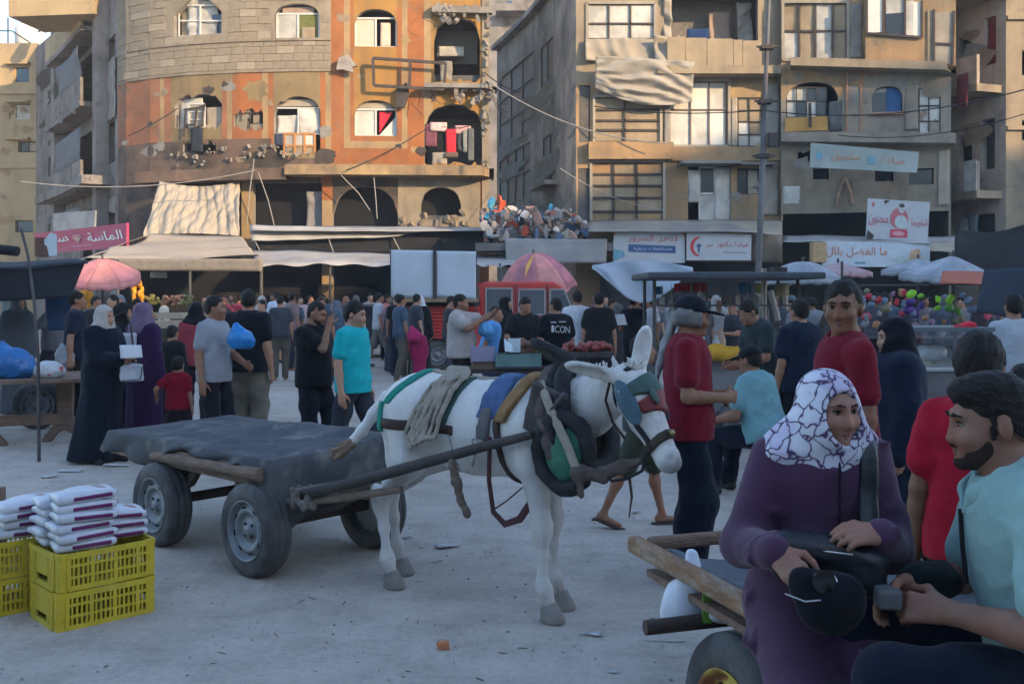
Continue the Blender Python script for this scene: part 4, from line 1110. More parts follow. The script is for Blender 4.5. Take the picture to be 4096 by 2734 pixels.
F2.wall(ops, [front2, conc, beige_m], lambda u, z: 2 if z > 8.9 else 0, zs=[8.9], reveal=1)
F2.core(plaster_dark, 5, floors=[5.9, 8.9])
mb = MB(); mb.box((X_(690, 36), 36.6, 14.0), (5.6, 3.8, 2.2)); mb.build('roof_room', conc_d, b2)
F2.panel('inner_wall', conc_d, 660, 762, -14, 46, -1.7, 0.05); F2.panel('hanging_cloth', board_p, 716, 738, 2, 40, -1.2, 0.03, 0.2, 67); F2.panel('hanging_cloth', conc, 742, 757, -4, 43, -0.7, 0.03, 0.2, 68); F2.panel('torn_sheet', sheet_c, 663, 671, -8, 40, 0.1, 0.03, 0.2, 69)
F2.panel('roof_sheet', cloth((0.02, 0.05, 0.14)), 690, 712, 24, 44, -0.6, 0.03, 0.1, 61)
def boards(F, px0, px1, py0, py1, cols, rows, ms, fm, out=-0.10, w=0.07, seed=0, amp=0.0):
 r = random.Random(seed)
 xs = [lerp(px0, px1, i / cols) + (r.uniform(-.12, .12) * (px1 - px0) / cols if 0 < i < cols else 0) for i in range(cols + 1)]
 ys = [lerp(py0, py1, i / rows) + (r.uniform(-.15, .15) * (py1 - py0) / rows if 0 < i < rows else 0) for i in range(rows + 1)]
 f = F.bars('window', fm, [(x, py0, x, py1) for x in xs] + [(px0, y, px1, y) for y in ys], out + 0.03, w)
 for i in range(cols):
  for j in range(rows):
   o = F.panel('board', ms[r.randrange(len(ms))], xs[i], xs[i + 1], ys[j], ys[j + 1], out - r.uniform(0, .02), 0.02, amp, seed + i * 7 + j, parent=f)
 return f
boards(F2, 594, 661, 97, 142, 2, 4, [board_t, board_t, mat('tan_board_b', (0.43, 0.345, 0.24), rough=0.85, var=0.15)], frame_d, seed=1, out=-0.02)
boards(F2, 670, 726, 82, 145, 3, 2, [sheet_w, mat('white_board', (0.66, 0.63, 0.57), rough=0.7, var=0.08, bump=0.2, bscale=6)], mat('brown_frame', (0.16, 0.11, 0.08), rough=0.8, var=0.2), seed=2, out=-0.05, w=0.04)
F2.window(693, 704, 99, 117, mat('orange_wood', (0.40, 0.22, 0.10), rough=0.8), [sheet_w], 2, 1, -0.18, 0.08)
boards(F2, 738, 762, 98, 146, 2, 4, [sheet_w, MATS['white_board'], board_t], frame_d, seed=3, w=0.04, out=-0.03); F2.panel('dark_gap', hole_m if 'hole_m' in globals() else frame_d, 739, 744, 101, 119, -0.06, 0.02)
boards(F2, 591, 663, 162, 224, 3, 5, [board_t, front2, board_t], frame_d, seed=4, w=0.07, out=-0.02)
boards(F2, 579, 590, 86, 141, 1, 3, [board_p, red_m], frame_d, seed=5, w=0.05); boards(F2, 578, 590, 169, 221, 1, 4, [board_p], frame_d, seed=6, w=0.05)
boards(F2, 587, 655, 4, 60, 3, 3, [sheet_w, MATS['white_board'], sheet_w], frame_d, seed=7, w=0.06, out=-0.03)
F2.panel('board', board_p, 624, 636, 17, 37, -0.05, 0.02); F2.panel('board', board_t, 612, 624, 15, 38, -0.045, 0.02)
F2.panel('curtain', sheet_w, 688, 700, 170, 202, 0.03, 0.02, 0.16, 63); F2.window(700, 715, 167, 219, frame_w, [glass_d, sheet_w], 1, 2, -0.1, 0.06); F2.panel('sheet', sheet_w, 715, 731, 167, 220, -0.05, 0.02, 0.08, 64)
boards(F2, 738, 759, 169, 194, 2, 1, [sheet_c, glass_d], frame_d, seed=8, w=0.05)
F2.ledge('floor_slab', front2, 588, 672, F2.z(640, 160), F2.z(640, 143), 0.35, 0.003); F2.ledge('floor_slab', front2, 668, 781, F2.z(640, 161), F2.z(640, 147), 0.14, 0.003)
F2.ledge('door_hood', conc, 678, 737, F2.z(700, 166), F2.z(700, 163), 0.8, 0.003); F2.ledge('window_hood', conc, 733, 772, F2.z(700, 166), F2.z(700, 163.5), 0.5, 0.003)
F2.ledge('balcony_slab', beige_m, 655, 775, F2.z(700, 78), F2.z(700, 70), 0.75, 0.003)
for i, (a, b) in enumerate(((664, 682), (682, 703), (703, 729), (729, 738), (738, 757))): F2.panel('parapet_panel', board_t, a + .3, b - .3, 42 + i * .9, 70, 0.70 - 0.01 * (i % 2), 0.04)
F2.panel('awning_cloth', sheet_c, 585, 662, 40, 62, 0.25, 0.02, 0.14, 65); F2.panel('awning_cloth', sheet_c, 652, 676, 40, 66, 0.55, 0.02, 0.25, 66)
def tarp(F, px0, px1, pyt, pyb, out0, out1, seed, sagt=0.35, folds=16, nu=60, nv=40, fold=0.07, skew=0.0):
 w = wob(seed, 1.0, 3.0)
 def fn(u, v):
  px = lerp(px0, px1, u) + skew * (1 - v)
  pt = lerp(pyt[0], pyt[1], u); pb = lerp(pyb[0], pyb[1], u) + pyb[2] * math.sin(math.pi * u)
  z = F.z(px, lerp(pb, pt, v)) - sagt * math.sin(math.pi * u) * v * (1 - v) * 2
  cat = 4 * (u - 0.5) ** 2
  ph = folds * (v * 0.8 + 0.55 * cat * (1 - v * 0.3)) + 2.2 * float(w(np.array([[u * 2.0, v * 2.0, 0.0]]))[0])
  amp = fold * (0.5 + 0.6 * math.sin(math.pi * v)) * (0.35 + 0.65 * math.sin(math.pi * min(1, max(0, u))))
  o = lerp(out0, out1, 1 - v) + amp * math.sin(ph) + 0.5 * fold * float(w(np.array([[u * 5, v * 5, 1.0]]))[0])
  return F.pt(px, z, o)
 mb = MB(); mb.grid(fn, nu, nv, thick=0.012); return mb
tp = tarp(F2, 594, 690, (61, 67), (90, 104, 10), 0.78, 0.42, 5, fold=0.09, folds=26)
tag(tp.build('tarpaulin', mat('grey_tarpaulin', (0.33, 0.30, 0.26), rough=0.95, var=0.12, scale=2, bump=0.3, bscale=8)), 'crumpled grey tarpaulin slung below the top floor of the boarded block', 'tarpaulin')
mb = MB(); mb.add([F2.pt(576, 13.18), F2.pt(781, 13.18), F2.pt(781, 13.18, -9), F2.pt(576, 13.18, -9)], [(0, 1, 2, 3)]); mb.build('roof', conc, b2)
# ---- right block with signs
b3 = thing('apartment_building', 'pale damaged block with pointed arch motif and shop banners, right of the utility pole', 'building', (X_(865, 35), 35, 0))
D3 = piecewise([(775, 33.6), (955, 32.2)])
F3 = Facade(b3, D3, 781, 951, 0, 13.2)
ops = [F3.opening(786, 838, 82, 130, 'arch', rise=0.5), F3.opening(872, 902.5, 86, 112, 'arch', rise=0.3), F3.opening(783, 848, 2, 59), F3.opening(813, 829, 168, 179), F3.opening(875, 894, 168, 181), F3.opening(909, 934, 168, 184), F3.opening(919, 940, 88, 136), F3.opening(783, 949, 212, 345), F3.opening(866, 917, 3, 38), F3.opening(798, 812, 150, 168)]
pale3 = mat('pale_render', (0.282, 0.240, 0.192), rough=0.92, var=0.16, scale=1.0, bump=0.35, bscale=9, col2=(0.230, 0.195, 0.160), mix_scale=0.6, col3=(0.173, 0.147, 0.128), streak=0.45)
F3.wall(ops, [pale3, conc, stone_m, front2], lambda u, z: 2 if z < F3.z(860, 144) else (3 if u < 864 and z > F3.z(860, 95) else 0), zs=[F3.z(860, 144), F3.z(860, 95)], pxs=[864], reveal=1)
F3.core(plaster_dark, 5, floors=[F3.z(860, 140), F3.z(860, 68)])
boards(F3, 783, 847, 3, 59, 4, 2, [sheet_w, MATS['white_board'], board_t], frame_d, seed=11, out=-0.06, w=0.06, amp=0.02)
F3.panel('torn_sheet', sheet_c, 804, 824, 4, 36, -0.12, 0.02, 0.12, 70)
bay = F3.ledge('bay', front2, 864, 953, F3.z(900, 72), F3.z(900, -10), 0.55, 0.003)
for a, b, c, d, m in ((866, 880, 3, 37, MATS['white_board']), (884, 902, 5, 18, sheet_w), (884, 902, 18, 39, glass_d), (903, 911, 6, 40, sheet_w), (911, 918, 7, 41, MATS['white_board']), (925, 931, 15, 66, board_t), (932, 950, 17, 48, sheet_c), (932, 949, 49, 68, sheet_c)): F3.panel('board', m, a, b, c, d, 0.60, 0.03)
F3.bars('window', frame_d, [(865, 3, 865, 38), (882, 3, 882, 40), (902.5, 4, 902.5, 42), (919, 6, 919, 42), (931, 15, 931, 66), (931.5, 48, 951, 49), (866, 38, 919, 42), (951, 16, 949, 69)], 0.62, 0.07)
F3.ledge('floor_slab', beige_m, 790, 956, F3.z(860, 66), F3.z(860, 58), 0.7, 0.003, slope=-0.45); F3.ledge('floor_slab', pale3, 781, 953, F3.z(860, 141), F3.z(860, 131.5), 0.6, 0.003, slope=-0.25)
for px in (846, 860): F3.ledge('pilaster', mat('terracotta_trim', (0.36, 0.20, 0.13), rough=0.9, var=0.2), px, px + 2.2, F3.z(860, 138), F3.z(860, 72), 0.06, 0.003, n=1)
boards(F3, 786.5, 826, 87, 117, 4, 2, [sheet_w, glass_d, MATS['white_board'], sheet_w], frame_d, seed=12, out=-0.08, w=0.04); F3.panel('balcony_panel', mat('orange_panel', (0.50, 0.27, 0.08), rough=0.85, var=0.15, scale=2), 785, 828, 117, 131, 0.04, 0.04)
F3.bars('post', frame_d, [(809.5, 104, 810, 128)], 0.2, 0.10); F3.panel('curtain', mat('grey_cloth_dark', (0.10, 0.10, 0.105), rough=0.9, var=0.3), 829, 842, 101, 131, 0.06, 0.03, 0.12, 71)
F3.panel('pane', glass_d, 872.5, 887, 91, 112, -0.2, 0.02); F3.panel('pane', cloth((0.05, 0.12, 0.27)), 887, 902, 86.5, 112, -0.17, 0.02); F3.panel('fanlight', sheet_w, 874, 887, 87, 91, -0.19, 0.02); F3.ledge('sill', MATS['terracotta_trim'], 869, 904, F3.z(886, 115), F3.z(886, 112.3), 0.12, 0.003, n=1)
boards(F3, 919, 940, 89, 136, 2, 3, [sheet_w, sheet_c], frame_d, seed=13, w=0.04, out=-0.03)
for a, b, c, d in ((814, 828, 169, 178), (876, 893, 169, 180), (910, 933, 169, 183)): F3.panel('pane', glass_d, a, b, c, d, -0.2, 0.02)
mb = MB()
for s in (-1, 1): mb.tube([F3.pt(844.5 + s * 8 * (1 - i / 8) ** 0.7, F3.z(844, lerp(205, 178, min(1, i / 8 * 1.0))) if i > 3 else F3.z(844, lerp(205, 192, i / 3.)), 0.04) for i in range(9)], 0.06, 6)
mb.build('arch_moulding', mat('brown_trim', (0.30, 0.20, 0.14), rough=0.9, var=0.2), b3)
mb = MB(); mb.add([F3.pt(781, 13.18), F3.pt(951, 13.18), F3.pt(951, 13.18, -9), F3.pt(781, 13.18, -9)], [(0, 1, 2, 3)]); mb.build('roof', conc, b3)
# ---- far right block
b4 = thing('apartment_building', 'beige block with shaded balconies at the far right edge', 'building', (X_(1010, 34), 36, 0))
B4S = piecewise([(940, 35.6), (1006, 33.0)])
F4 = Facade(b4, B4S, 940, 1006, 0, 14.0)
ops = [[(958, 9.3, 10.6), (972, 9.3, 10.6)], [(985, 9.4, 11.0), (996, 9.4, 11.0)], [(958, 5.9, 7.2), (972, 5.9, 7.2)], [(981, 5.9, 7.6), (995, 5.9, 7.6)], [(962, 2.8, 4.4), (995, 2.8, 4.4)]]
F4.wall(ops, [flank_m, conc]); F4.core(plaster_dark, 4, floors=[5.3, 8.6, 11.8])
for z0 in (5.1, 8.6, 11.8):
 F4.ledge('balcony_slab', beige_m, 950, 1003, z0 - 0.25, z0, 1.1, 0.003); F4.ledge('balcony_parapet', flank_m, 950, 1003, z0, z0 + 0.95, 1.1, 0.98)
zpanel(F4, 'curtain', cloth((0.20, 0.03, 0.03)), 985, 997, 9.3, 11.0, -0.1, 0.02, 0.05, 75); zpanel(F4, 'rug', cloth((0.17, 0.035, 0.04)), 983, 995, 7.9, 9.0, 1.2, 0.04, 0.06, 76)
F4f = Facade(b4, lambda px: 33.0, 1006, 1060, 0, 14.0)
F4f.wall([F4f.opening(1022, 1040, 50, 75), F4f.opening(1022, 1040, 120, 140)], [beige_m, conc]); F4f.core(plaster_dark, 4)
for py in (20, 130): F4f.ledge('band', beige_m, 1006, 1060, F4f.z(1020, py), F4f.z(1020, py - 4), 0.12, 0.003)
zpanel(F4, 'washing', sheet_w, 962, 972, 2.9, 4.3, 0.2, 0.02, 0.08, 77); zpanel(F4, 'washing', mat('dull_blue_sheet2', (0.20, 0.235, 0.26), rough=0.85, var=0.2), 974, 984, 2.6, 4.4, 0.25, 0.02, 0.08, 78); zpanel(F4, 'balcony_board', sheet_w, 990, 1003, 5.1, 6.1, 1.12, 0.02)
# ---- block behind, seen in the gap between the orange block and the boarded block
b5 = thing('apartment_building', 'distant grey building with blue shutters above the gap between the two big blocks', 'building', (X_(520, 60), 61, 0))
F5 = Facade(b5, lambda px: 60.0, 470, 600, 0, 24.0)
F5.wall([F5.opening(499, 507, 3, 12), F5.opening(499, 507, -14, -3), F5.opening(512, 520, -14, -3)], [conc_d, conc]); F5.core(plaster_dark, 4)
F5.panel('shutter', mat('blue_shutter', (0.03, 0.08, 0.17), rough=0.6, var=0.2), 499, 503, 3, 12, 0.02, 0.04); F5.panel('shutter', MATS['blue_shutter'], 507, 512, 1, 12, 0.02, 0.04); F5.ledge('balcony_slab', conc_d, 496, 540, F5.z(510, 17), F5.z(510, 14.5), 1.4, 0.003); F5.ledge('balcony_parapet', conc_d, 496, 540, F5.z(510, 14.4), F5.z(510, 10), 1.4, 1.25)
# ---- unseen blocks added behind the viewer, heights stepped to shape the square's shade
for x0, x1, h, lab in ((-60, 18, 10.0, 'long low unseen shade-casting row behind the viewer'), (18.1, 30.4, 15.8, 'mid-height unseen shade-casting block behind the viewer right of the low row'), (30.5, 34.5, 16.9, 'unseen shade-casting block behind the viewer one step taller than its left neighbour'), (34.6, 39.4, 18.9, 'narrow unseen shade-casting block behind the viewer'), (39.5, 43.4, 18.0, 'slightly lower unseen shade-casting block behind the viewer beside the narrow one'), (43.5, 50.4, 21.0, 'higher unseen shade-casting block behind the viewer right of the slightly lower one'), (50.5, 58, 24.4, 'tall unseen shade-casting block behind the viewer on the right'), (58.1, 60.3, 26.3, 'slim unseen shade-casting block behind the viewer'), (60.4, 64.5, 28.3, 'tallest unseen shade-casting block behind the viewer'), (64.6, 110, 26.2, 'wide unseen shade-casting block behind the viewer at the far right')):
 t = thing('apartment_building', lab, 'building', ((x0 + x1) / 2, -20, 0), 0, 'unseen shade-casting blocks behind the viewer')
 mb = MB(); mb.box(((x0 + x1) / 2, -20.5, h / 2), (x1 - x0, 11.0, h)); mb.build('wall', beige_m, t)
 mb = MB(); mb.box(((x0 + x1) / 2, -15.15, h - 0.4), (x1 - x0 - 0.1, 0.25, 0.7)); mb.build('parapet', conc, t)
 k = 0
 for zf in np.arange(2.2, h - 2, 3.2):
  for xx in np.arange(x0 + 1.5, x1 - 1.0, 5.0):
   if -30 < xx < 125 and int(xx) % 2: mb = MB(); mb.box((xx + 0.7, -14.97, zf + 0.7), (1.3, 0.1, 1.4)); mb.build('window', glass_d, t)
# ---- wear on the fronts: flaked plaster, soot and patched render, irregular thin pieces
def scars(F, n, pxr, pyr, ms, seed, name='plaster_scar', s0=0.15, s1=0.55, tall=1.0, avoid=()):
 r = random.Random(seed)
 for i in range(n):
  px, py = r.uniform(*pxr), r.uniform(*pyr)
  if any(a < px < b and c < py < d for a, b, c, d in avoid): continue
  s = s0 + (s1 - s0) * r.random() ** 2; k = r.randrange(9, 16); z = F.z(px, py); sc = 1000.0 / F.d(px)
  pts = []
  for j in range(k):
   a = 2 * math.pi * j / k; q = s * r.uniform(.35, .8)
   pts.append((px + q * math.cos(a) * sc * 1.3, z + q * math.sin(a) * tall))
  pts = [(min(max(u, F.px0 + .2), F.px1 - .2), v) for u, v in pts]
  mb = MB(); o = 0.006 + 0.0004 * i; mb.add([F.pt(u, v, o) for u, v in pts], [tuple(range(k))]); mb.build(name, ms[r.randrange(len(ms))], F.t)
soot2 = mat('soot_stain', (0.055, 0.047, 0.042), rough=0.95, var=0.4, scale=2.5); bare = mat('bare_plaster', (0.25, 0.185, 0.13), rough=0.95, var=0.25, scale=3, bump=0.4, bscale=14); grey_p = mat('grey_patch', (0.22, 0.205, 0.19), rough=0.95, var=0.25, scale=3)
av1 = [(172, 224, -6, 38), (272, 322, 2, 42), (352, 399, 6, 48), (432, 484, 14, 84), (172, 226, 90, 157), (232, 266, 106, 133), (272, 323, 94, 159), (352, 399, 98, 138), (422, 486, 102, 168)]
scars(F1, 34, (122, 330), (74, 164), [bare, soot2, grey_p, olive_m], 1, avoid=av1); scars(F1, 20, (335, 486), (4, 164), [bare, tan_m, soot2], 2, s1=0.32, avoid=av1); scars(F1, 10, (150, 330), (150, 166), [soot2], 3, s0=.3, s1=.9, avoid=av1)
av2 = [(585, 664, 2, 146), (664, 760, 0, 80), (667, 730, 78, 147), (735, 765, 94, 149), (589, 666, 158, 226), (676, 733, 160, 222), (735, 762, 160, 196)]
scars(F2, 40, (578, 780), (62, 216), [bare, grey_p, conc, board_t], 4, avoid=av2); scars(F2s, 22, (500, 574), (60, 210), [grey_p, conc, bare], 5, s1=0.8)
av3 = [(782, 850, 0, 62), (784, 842, 80, 133), (868, 906, 84, 116), (808, 930, 140, 184), (864, 932, 196, 245)]
scars(F3, 44, (783, 950), (64, 208), [bare, grey_p, conc, stone_m], 6, avoid=av3); scars(F1b, 26, (40, 116), (10, 260), [soot2, grey_p, conc], 7, s1=0.9); scars(F4, 14, (944, 1004), (20, 200), [grey_p, bare], 8, s1=0.7); scars(F0, 10, (0, 36), (60, 240), [tan_m, bare], 9)
for i, (F, a, b, c, d, m, o) in enumerate(((F2, 640, 656, 62, 80, sheet_w, 0.05), (F2, 731, 737, 98, 146, sheet_c, 0.06), (F2, 664, 670, 96, 143, conc, 0.10), (F2, 763, 779, 84, 150, conc, 0.06), (F2, 763, 778, 165, 215, sheet_c, 0.06), (F3, 850, 862, 4, 58, grey_p, 0.05), (F3, 905, 918, 86, 130, pale3, 0.05), (F3, 783, 800, 186, 204, sheet_w, 0.04), (F3, 938, 949, 150, 205, sheet_c, 0.05), (F2, 606, 640, 226, 231, sheet_w, 0.1), (F1b, 108, 117, 60, 120, grey_p, 0.08))):
 F.panel('patched_sheet', m, a, b, c, d, o, 0.02, 0.05, 120 + i)
for a, b, c, d in ((667, 729, 80, 146), (594, 661, 96, 143), (783, 848, 2, 60), (587, 655, 3, 61), (591, 664, 161, 225)): (F3 if a > 780 else F2).bars('opening_frame', sheet_c, [(a, c, b, c), (a, d, b, d), (a, c, a, d), (b, c, b, d)], 0.03, 0.09)
for i in range(9):
 r = random.Random(200 + i); px = r.uniform(425, 492); py = r.choice((12, 88, 166)) + r.uniform(-2, 2); p = F1.pt(px, F1.z(px, py), 0.4)
 mb = MB(); mb.tube([p, p + Vector((r.uniform(-.2, .3), -r.uniform(.1, .3), -r.uniform(.1, .4))), p + Vector((r.uniform(-.3, .5), -r.uniform(.1, .4), -r.uniform(.3, .8)))], 0.014, 5); mb.build('bent_rebar', frame_d, b1)
# ---------------------------------------------------------------- street front: awnings, signs, pole, wires, rubbish
def quad_sheet(name, corners, m, label, cat, nu=24, nv=12, amp=0.06, freq=3.0, seed=0, thick=0.01, sag=0.0, edge=0.0, parent=None):
 a, b, c, d = [Vector(q) for q in corners]; w = wob(seed + 90, 1.0, freq); n = (b - a).cross(d - a).normalized()
 def fn(u, v):
  p = a.lerp(b, u).lerp(d.lerp(c, u), v)
  q = np.array([[p.x, p.y, p.z]])
  k = float(w(q)[0])
  p = p + n * amp * k - Vector((0, 0, sag * math.sin(math.pi * u) * math.sin(math.pi * v)))
  if edge and v < 1e-6: p.z -= edge * (0.5 + 0.5 * math.sin(u * 23 + seed))
  return p
 mb = MB(); mb.grid(fn, nu, nv, thick=thick); o = mb.build(name, m, parent)
 return tag(o, label, cat) if label else o
def post(name, label, a, b, r=0.03, m=None, cat='post', parent=None):
 mb = MB(); mb.tube([a, b], [r, r * 0.9], 8); o = mb.build(name, m or iron_m0, parent)
 return tag(o, label, cat) if label else o
iron_m0 = mat('post_iron', (0.09, 0.085, 0.085), rough=0.7, metal=0.3, var=0.3)
awn_c = mat('canopy_cream', (0.42, 0.355, 0.28), rough=0.85, var=0.14, scale=1.2, bump=0.5, bscale=5, col2=(0.40, 0.34, 0.27), mix_scale=0.7)
awn_w = mat('awning_white', (0.40, 0.39, 0.38), rough=0.8, var=0.12, scale=1.2, bump=0.4, bscale=5, col2=(0.31, 0.30, 0.29), mix_scale=0.8)
t = thing('canopy', 'wide cream fabric canopy sloping over the fruit stalls on the left', 'canopy', (X_(175, 29), 29, 0))
quad_sheet('roof_cloth', [P(86, 257, 27.2), P(263, 258, 26.6), P(240, 235, 33.5), P(152, 234, 33.5)], awn_c, None, None, 46, 16, 0.16, 1.5, 1, parent=t)
quad_sheet('side_cloth', [P(86, 257, 27.2), P(152, 234, 33.5), P(140, 240, 35.0), P(70, 262, 33.0)], awn_c, None, None, 12, 8, 0.06, 2.0, 2, parent=t)
quad_sheet('valance', [P(116, 270, 27.1), P(262, 271, 26.6), P(263, 258.5, 26.55), P(112, 258, 27.05)], mat('valance_grey', (0.24, 0.21, 0.18), rough=0.9, var=0.2, bump=0.3, bscale=5), None, None, 30, 4, 0.03, 3, 3, parent=t)
for px in (118, 190, 261): post('pole', None, G(px, 295 + 1650 / 26.9), P(px, 259, 26.9), 0.04, parent=t)
def hang_fn(u, v):
 px = lerp(lerp(143, 239, u), lerp(160, 240, u), v); py = lerp(236 - 3 * math.sin(3 * u), 181 + 5 * math.sin(math.pi * u), v)
 ph = 34 * u + 4 * math.sin(3 * v + 6 * u) + (1 - v) * 9 * (u - 0.4)
 return P(px, py, 35.3 - 1.75 * (1 - v) - 0.14 * (abs(math.sin(ph / 2)) ** 0.7 - 0.5) * (0.35 + 0.65 * math.sin(math.pi * min(1, v * .8 + 0.2))) + 0.12 * math.sin(9 * u + 4 * v))
mb = MB(); cz = crease(77, 1.0, 9.0, (1, 0.35, 0)); hf = hang_fn; hang_fn = lambda u, v: hf(u, v) + Vector((0, -0.16 * float(cz(np.array([[u * 3.0, v * 2.0, 0.0]]))[0]), 0))
mb.grid(hang_fn, 110, 36, thick=0.012)
tag(mb.build('tarpaulin', mat('tarp_cream', (0.36, 0.315, 0.255), rough=0.95, var=0.12, scale=2, bump=0.3, bscale=7)), 'pale tarpaulin hanging in folds from the burnt floor slab above the cream canopy', 'tarpaulin')
quad_sheet('awning', [P(252, 241, 33.4), P(398, 236.5, 33.4), P(430, 229, 33.8), P(250, 225, 33.8)], awn_w, 'torn white cloth strip stretched above the black fascia', 'awning', 40, 6, 0.05, 2, 5)
quad_sheet('awning_fascia', [P(258, 254, 33.7), P(503, 252, 33.7), P(503, 229.5, 33.7), P(252, 229.5, 33.7)], black_tarp, 'long black tarpaulin fascia below the orange block', 'fascia', 50, 8, 0.06, 1.5, 6)
quad_sheet('ledge_cover', [P(250, 230, 33.2), P(504, 230.5, 33.2), P(504, 226.5, 34.6), P(250, 225, 34.6)], awn_w, 'grey ledge above the black fascia', 'ledge', 30, 4, 0.03, 2, 7)
quad_sheet('awning', [P(258, 263, 30.5), P(402, 265, 30.5), P(400, 253, 33.0), P(250, 251, 33.0)], awn_w, 'long pale awning under the black fascia left of the white boards', 'awning', 50, 8, 0.07, 1.6, 8, edge=0.08)
quad_sheet('awning', [P(470, 263, 30.5), P(530, 264, 30.5), P(530, 253, 33.0), P(470, 253, 33.0)], awn_w, 'short pale awning right of the white boards', 'awning', 24, 6, 0.06, 1.6, 9, edge=0.08)
for px in (262, 330, 398, 500): post('awning_pole', {262: 'thin awning pole at the corner of the cream canopy', 330: 'thin awning pole in the middle of the long pale awning', 398: 'thin awning pole behind the left edge of the white boards', 500: 'thin awning pole behind the red pickup cab'}[px], G(px, 295 + 1650 / 30.6), P(px, 263, 30.6), 0.035)
for i, (a, b) in enumerate((((328, 236), (334, 253)), ((392, 234), (400, 250)), ((250, 230), (262, 254)))):
 cable('cord', ('pale cord across the middle of the black fascia', 'pale cord on the black fascia near the white boards', 'pale cord at the left end of the black fascia')[i], P(*a, 33.5), P(*b, 33.4), 0.02, 0.02, wire_l)
quad_sheet('shade_sheet', [P(600, 343, 33.2), P(782, 343, 33.2), P(782, 262, 33.2), P(600, 262, 33.2)], mat('shop_shade', (0.03, 0.03, 0.034), rough=0.9, var=0.4, scale=1.5), 'dark sheet for the shaded shop void below the white signs', 'shop front', 10, 6, 0.0, 1, 0)  # dark sheet in place of the shaded void of the shops
lt = thing('low_roof', 'low shop roof under the rubbish heap between the blocks', 'roof', P(545, 295, 32.6))
mb = MB(); mb.box(P(543, 248, 33.0), (4.4, 2.2, 0.25)); mb.build('slab', conc_d, lt)
quad_sheet('front_cloth', [P(506, 262, 31.7), P(606, 263, 31.7), P(607, 239, 31.8), P(505, 238, 31.8)], mat('grey_awning', (0.27, 0.26, 0.255), rough=0.85, var=0.2, scale=1.4, bump=0.5, bscale=5), None, None, 30, 8, 0.10, 1.8, 12, parent=lt)
hp_ = thing('rubbish_heap', 'heap of rubbish and broken boxes piled on the low roof', 'rubbish heap', P(540, 245, 32.8))
r = random.Random(21); cols = [(0.45, 0.40, 0.36), (0.30, 0.27, 0.25), (0.10, 0.10, 0.12), (0.36, 0.24, 0.18), (0.5, 0.47, 0.45), (0.10, 0.14, 0.22), (0.48, 0.28, 0.22), (0.20, 0.16, 0.14), (0.60, 0.54, 0.44), (0.50, 0.20, 0.14), (0.55, 0.52, 0.50)]
jm = [mat('junk_%d' % i, c, rough=0.85, var=0.25, scale=5) for i, c in enumerate(cols)] + [mat('junk_blue', (0.06, 0.28, 0.45), rough=0.7), mat('junk_red', (0.55, 0.10, 0.05), rough=0.7)]
jshape = []
for k in range(5):
 rr = random.Random(k); mb = MB()
 pts = [(rr.uniform(.6, 1) * math.cos(a), rr.uniform(.6, 1) * math.sin(a)) for a in np.linspace(0, 5.6, 6)]
 mb.prism(pts, -rr.uniform(.1, .45), rr.uniform(.1, .45)); jshape.append(mb)
jme = {}
for i in range(260):
 u = r.random(); px = lerp(482, 590, u); top = piecewise([(478, 216), (490, 203), (500, 197), (520, 210), (545, 205), (570, 211), (592, 228)])(px)
 py = lerp(243, top, r.random() ** 0.8); k = r.randrange(5); mi = r.randrange(len(cols)) if r.random() > .06 else len(cols) + r.randrange(2)
 if 484 < px < 492 and py < 222: mi = len(cols)
 if 496 < px < 504 and py < 212: mi = len(cols) + 1
 me = jme.setdefault((k, mi), jshape[k].mesh('junk', jm[mi]))
 o = link('junk', me, hp_); p = P(px, py, 32.0 + r.uniform(0, 1.6)); o.location = p - OFF[hp_.name]; s = r.uniform(0.06, 0.19); o.scale = (s * r.uniform(.8, 1.8), s, s); o.rotation_euler = (r.uniform(0, 6), r.uniform(0, 6), r.uniform(0, 6))
quad_sheet('tin_roof', [P(588, 231, 31.6), P(782, 233, 31.6), P(782, 219, 33.7), P(590, 220, 33.7)], mat('tin_grey', (0.30, 0.285, 0.265), rough=0.6, metal=0.2, var=0.2, scale=1.5, bump=0.4, bscale=5, col2=(0.42, 0.36, 0.28), mix_scale=0.6), 'sheet-metal awning roof above the white shop signs', 'roof', 40, 6, 0.06, 1.6, 14)
quad_sheet('sign_wall', [P(752, 263, 33.3), P(782, 263, 33.3), P(782, 222, 33.3), P(752, 222, 33.3)], sheet_c, 'pale panelled shop wall behind the utility pole', 'wall', 6, 6, 0.0, 1, 0)
# ---- signs
sign_red = mat('sign_crimson', (0.36, 0.028, 0.10), rough=0.55, var=0.10, scale=1.5); letter_w = mat('letter_white', (0.68, 0.66, 0.68), rough=0.5, var=0.03)
def signboard(name, label, c4, m, depth=0.08):
 t = thing(name, label, 'sign', (c4[0] + c4[1]) / 2)
 a, b, c, d = c4; n = (b - a).cross(d - a).normalized() * -1
 back = [q + n * depth for q in c4]
 mb = MB(); mb.add(list(c4) + back, [(0, 1, 2, 3), (7, 6, 5, 4), (0, 4, 5, 1), (1, 5, 6, 2), (2, 6, 7, 3), (3, 7, 4, 0)]); mb.build('board', m, t)
 return t
def on(c4, u, v, out=0.012):
 a, b, c, d = c4; p = a.lerp(b, u).lerp(d.lerp(c, u), v); n = (b - a).cross(d - a).normalized(); return p + n * out
def sign_text(t, c4, txt, m, u0, u1, v0, v1, bold=0.0):
 p = on(c4, u0, v0); r_ = on(c4, u1, v0) - p; up = on(c4, u0, v1) - p
 return lettering(t, txt, m, p, r_, up, r_.length, up.length, extrude=0.004, bold=bold)
def sign_poly(t, c4, name, m, pts, out=0.014):
 mb = MB(); mb.add([on(c4, u, v, out) for u, v in pts], [tuple(range(len(pts)))]); return mb.build(name, m, t)
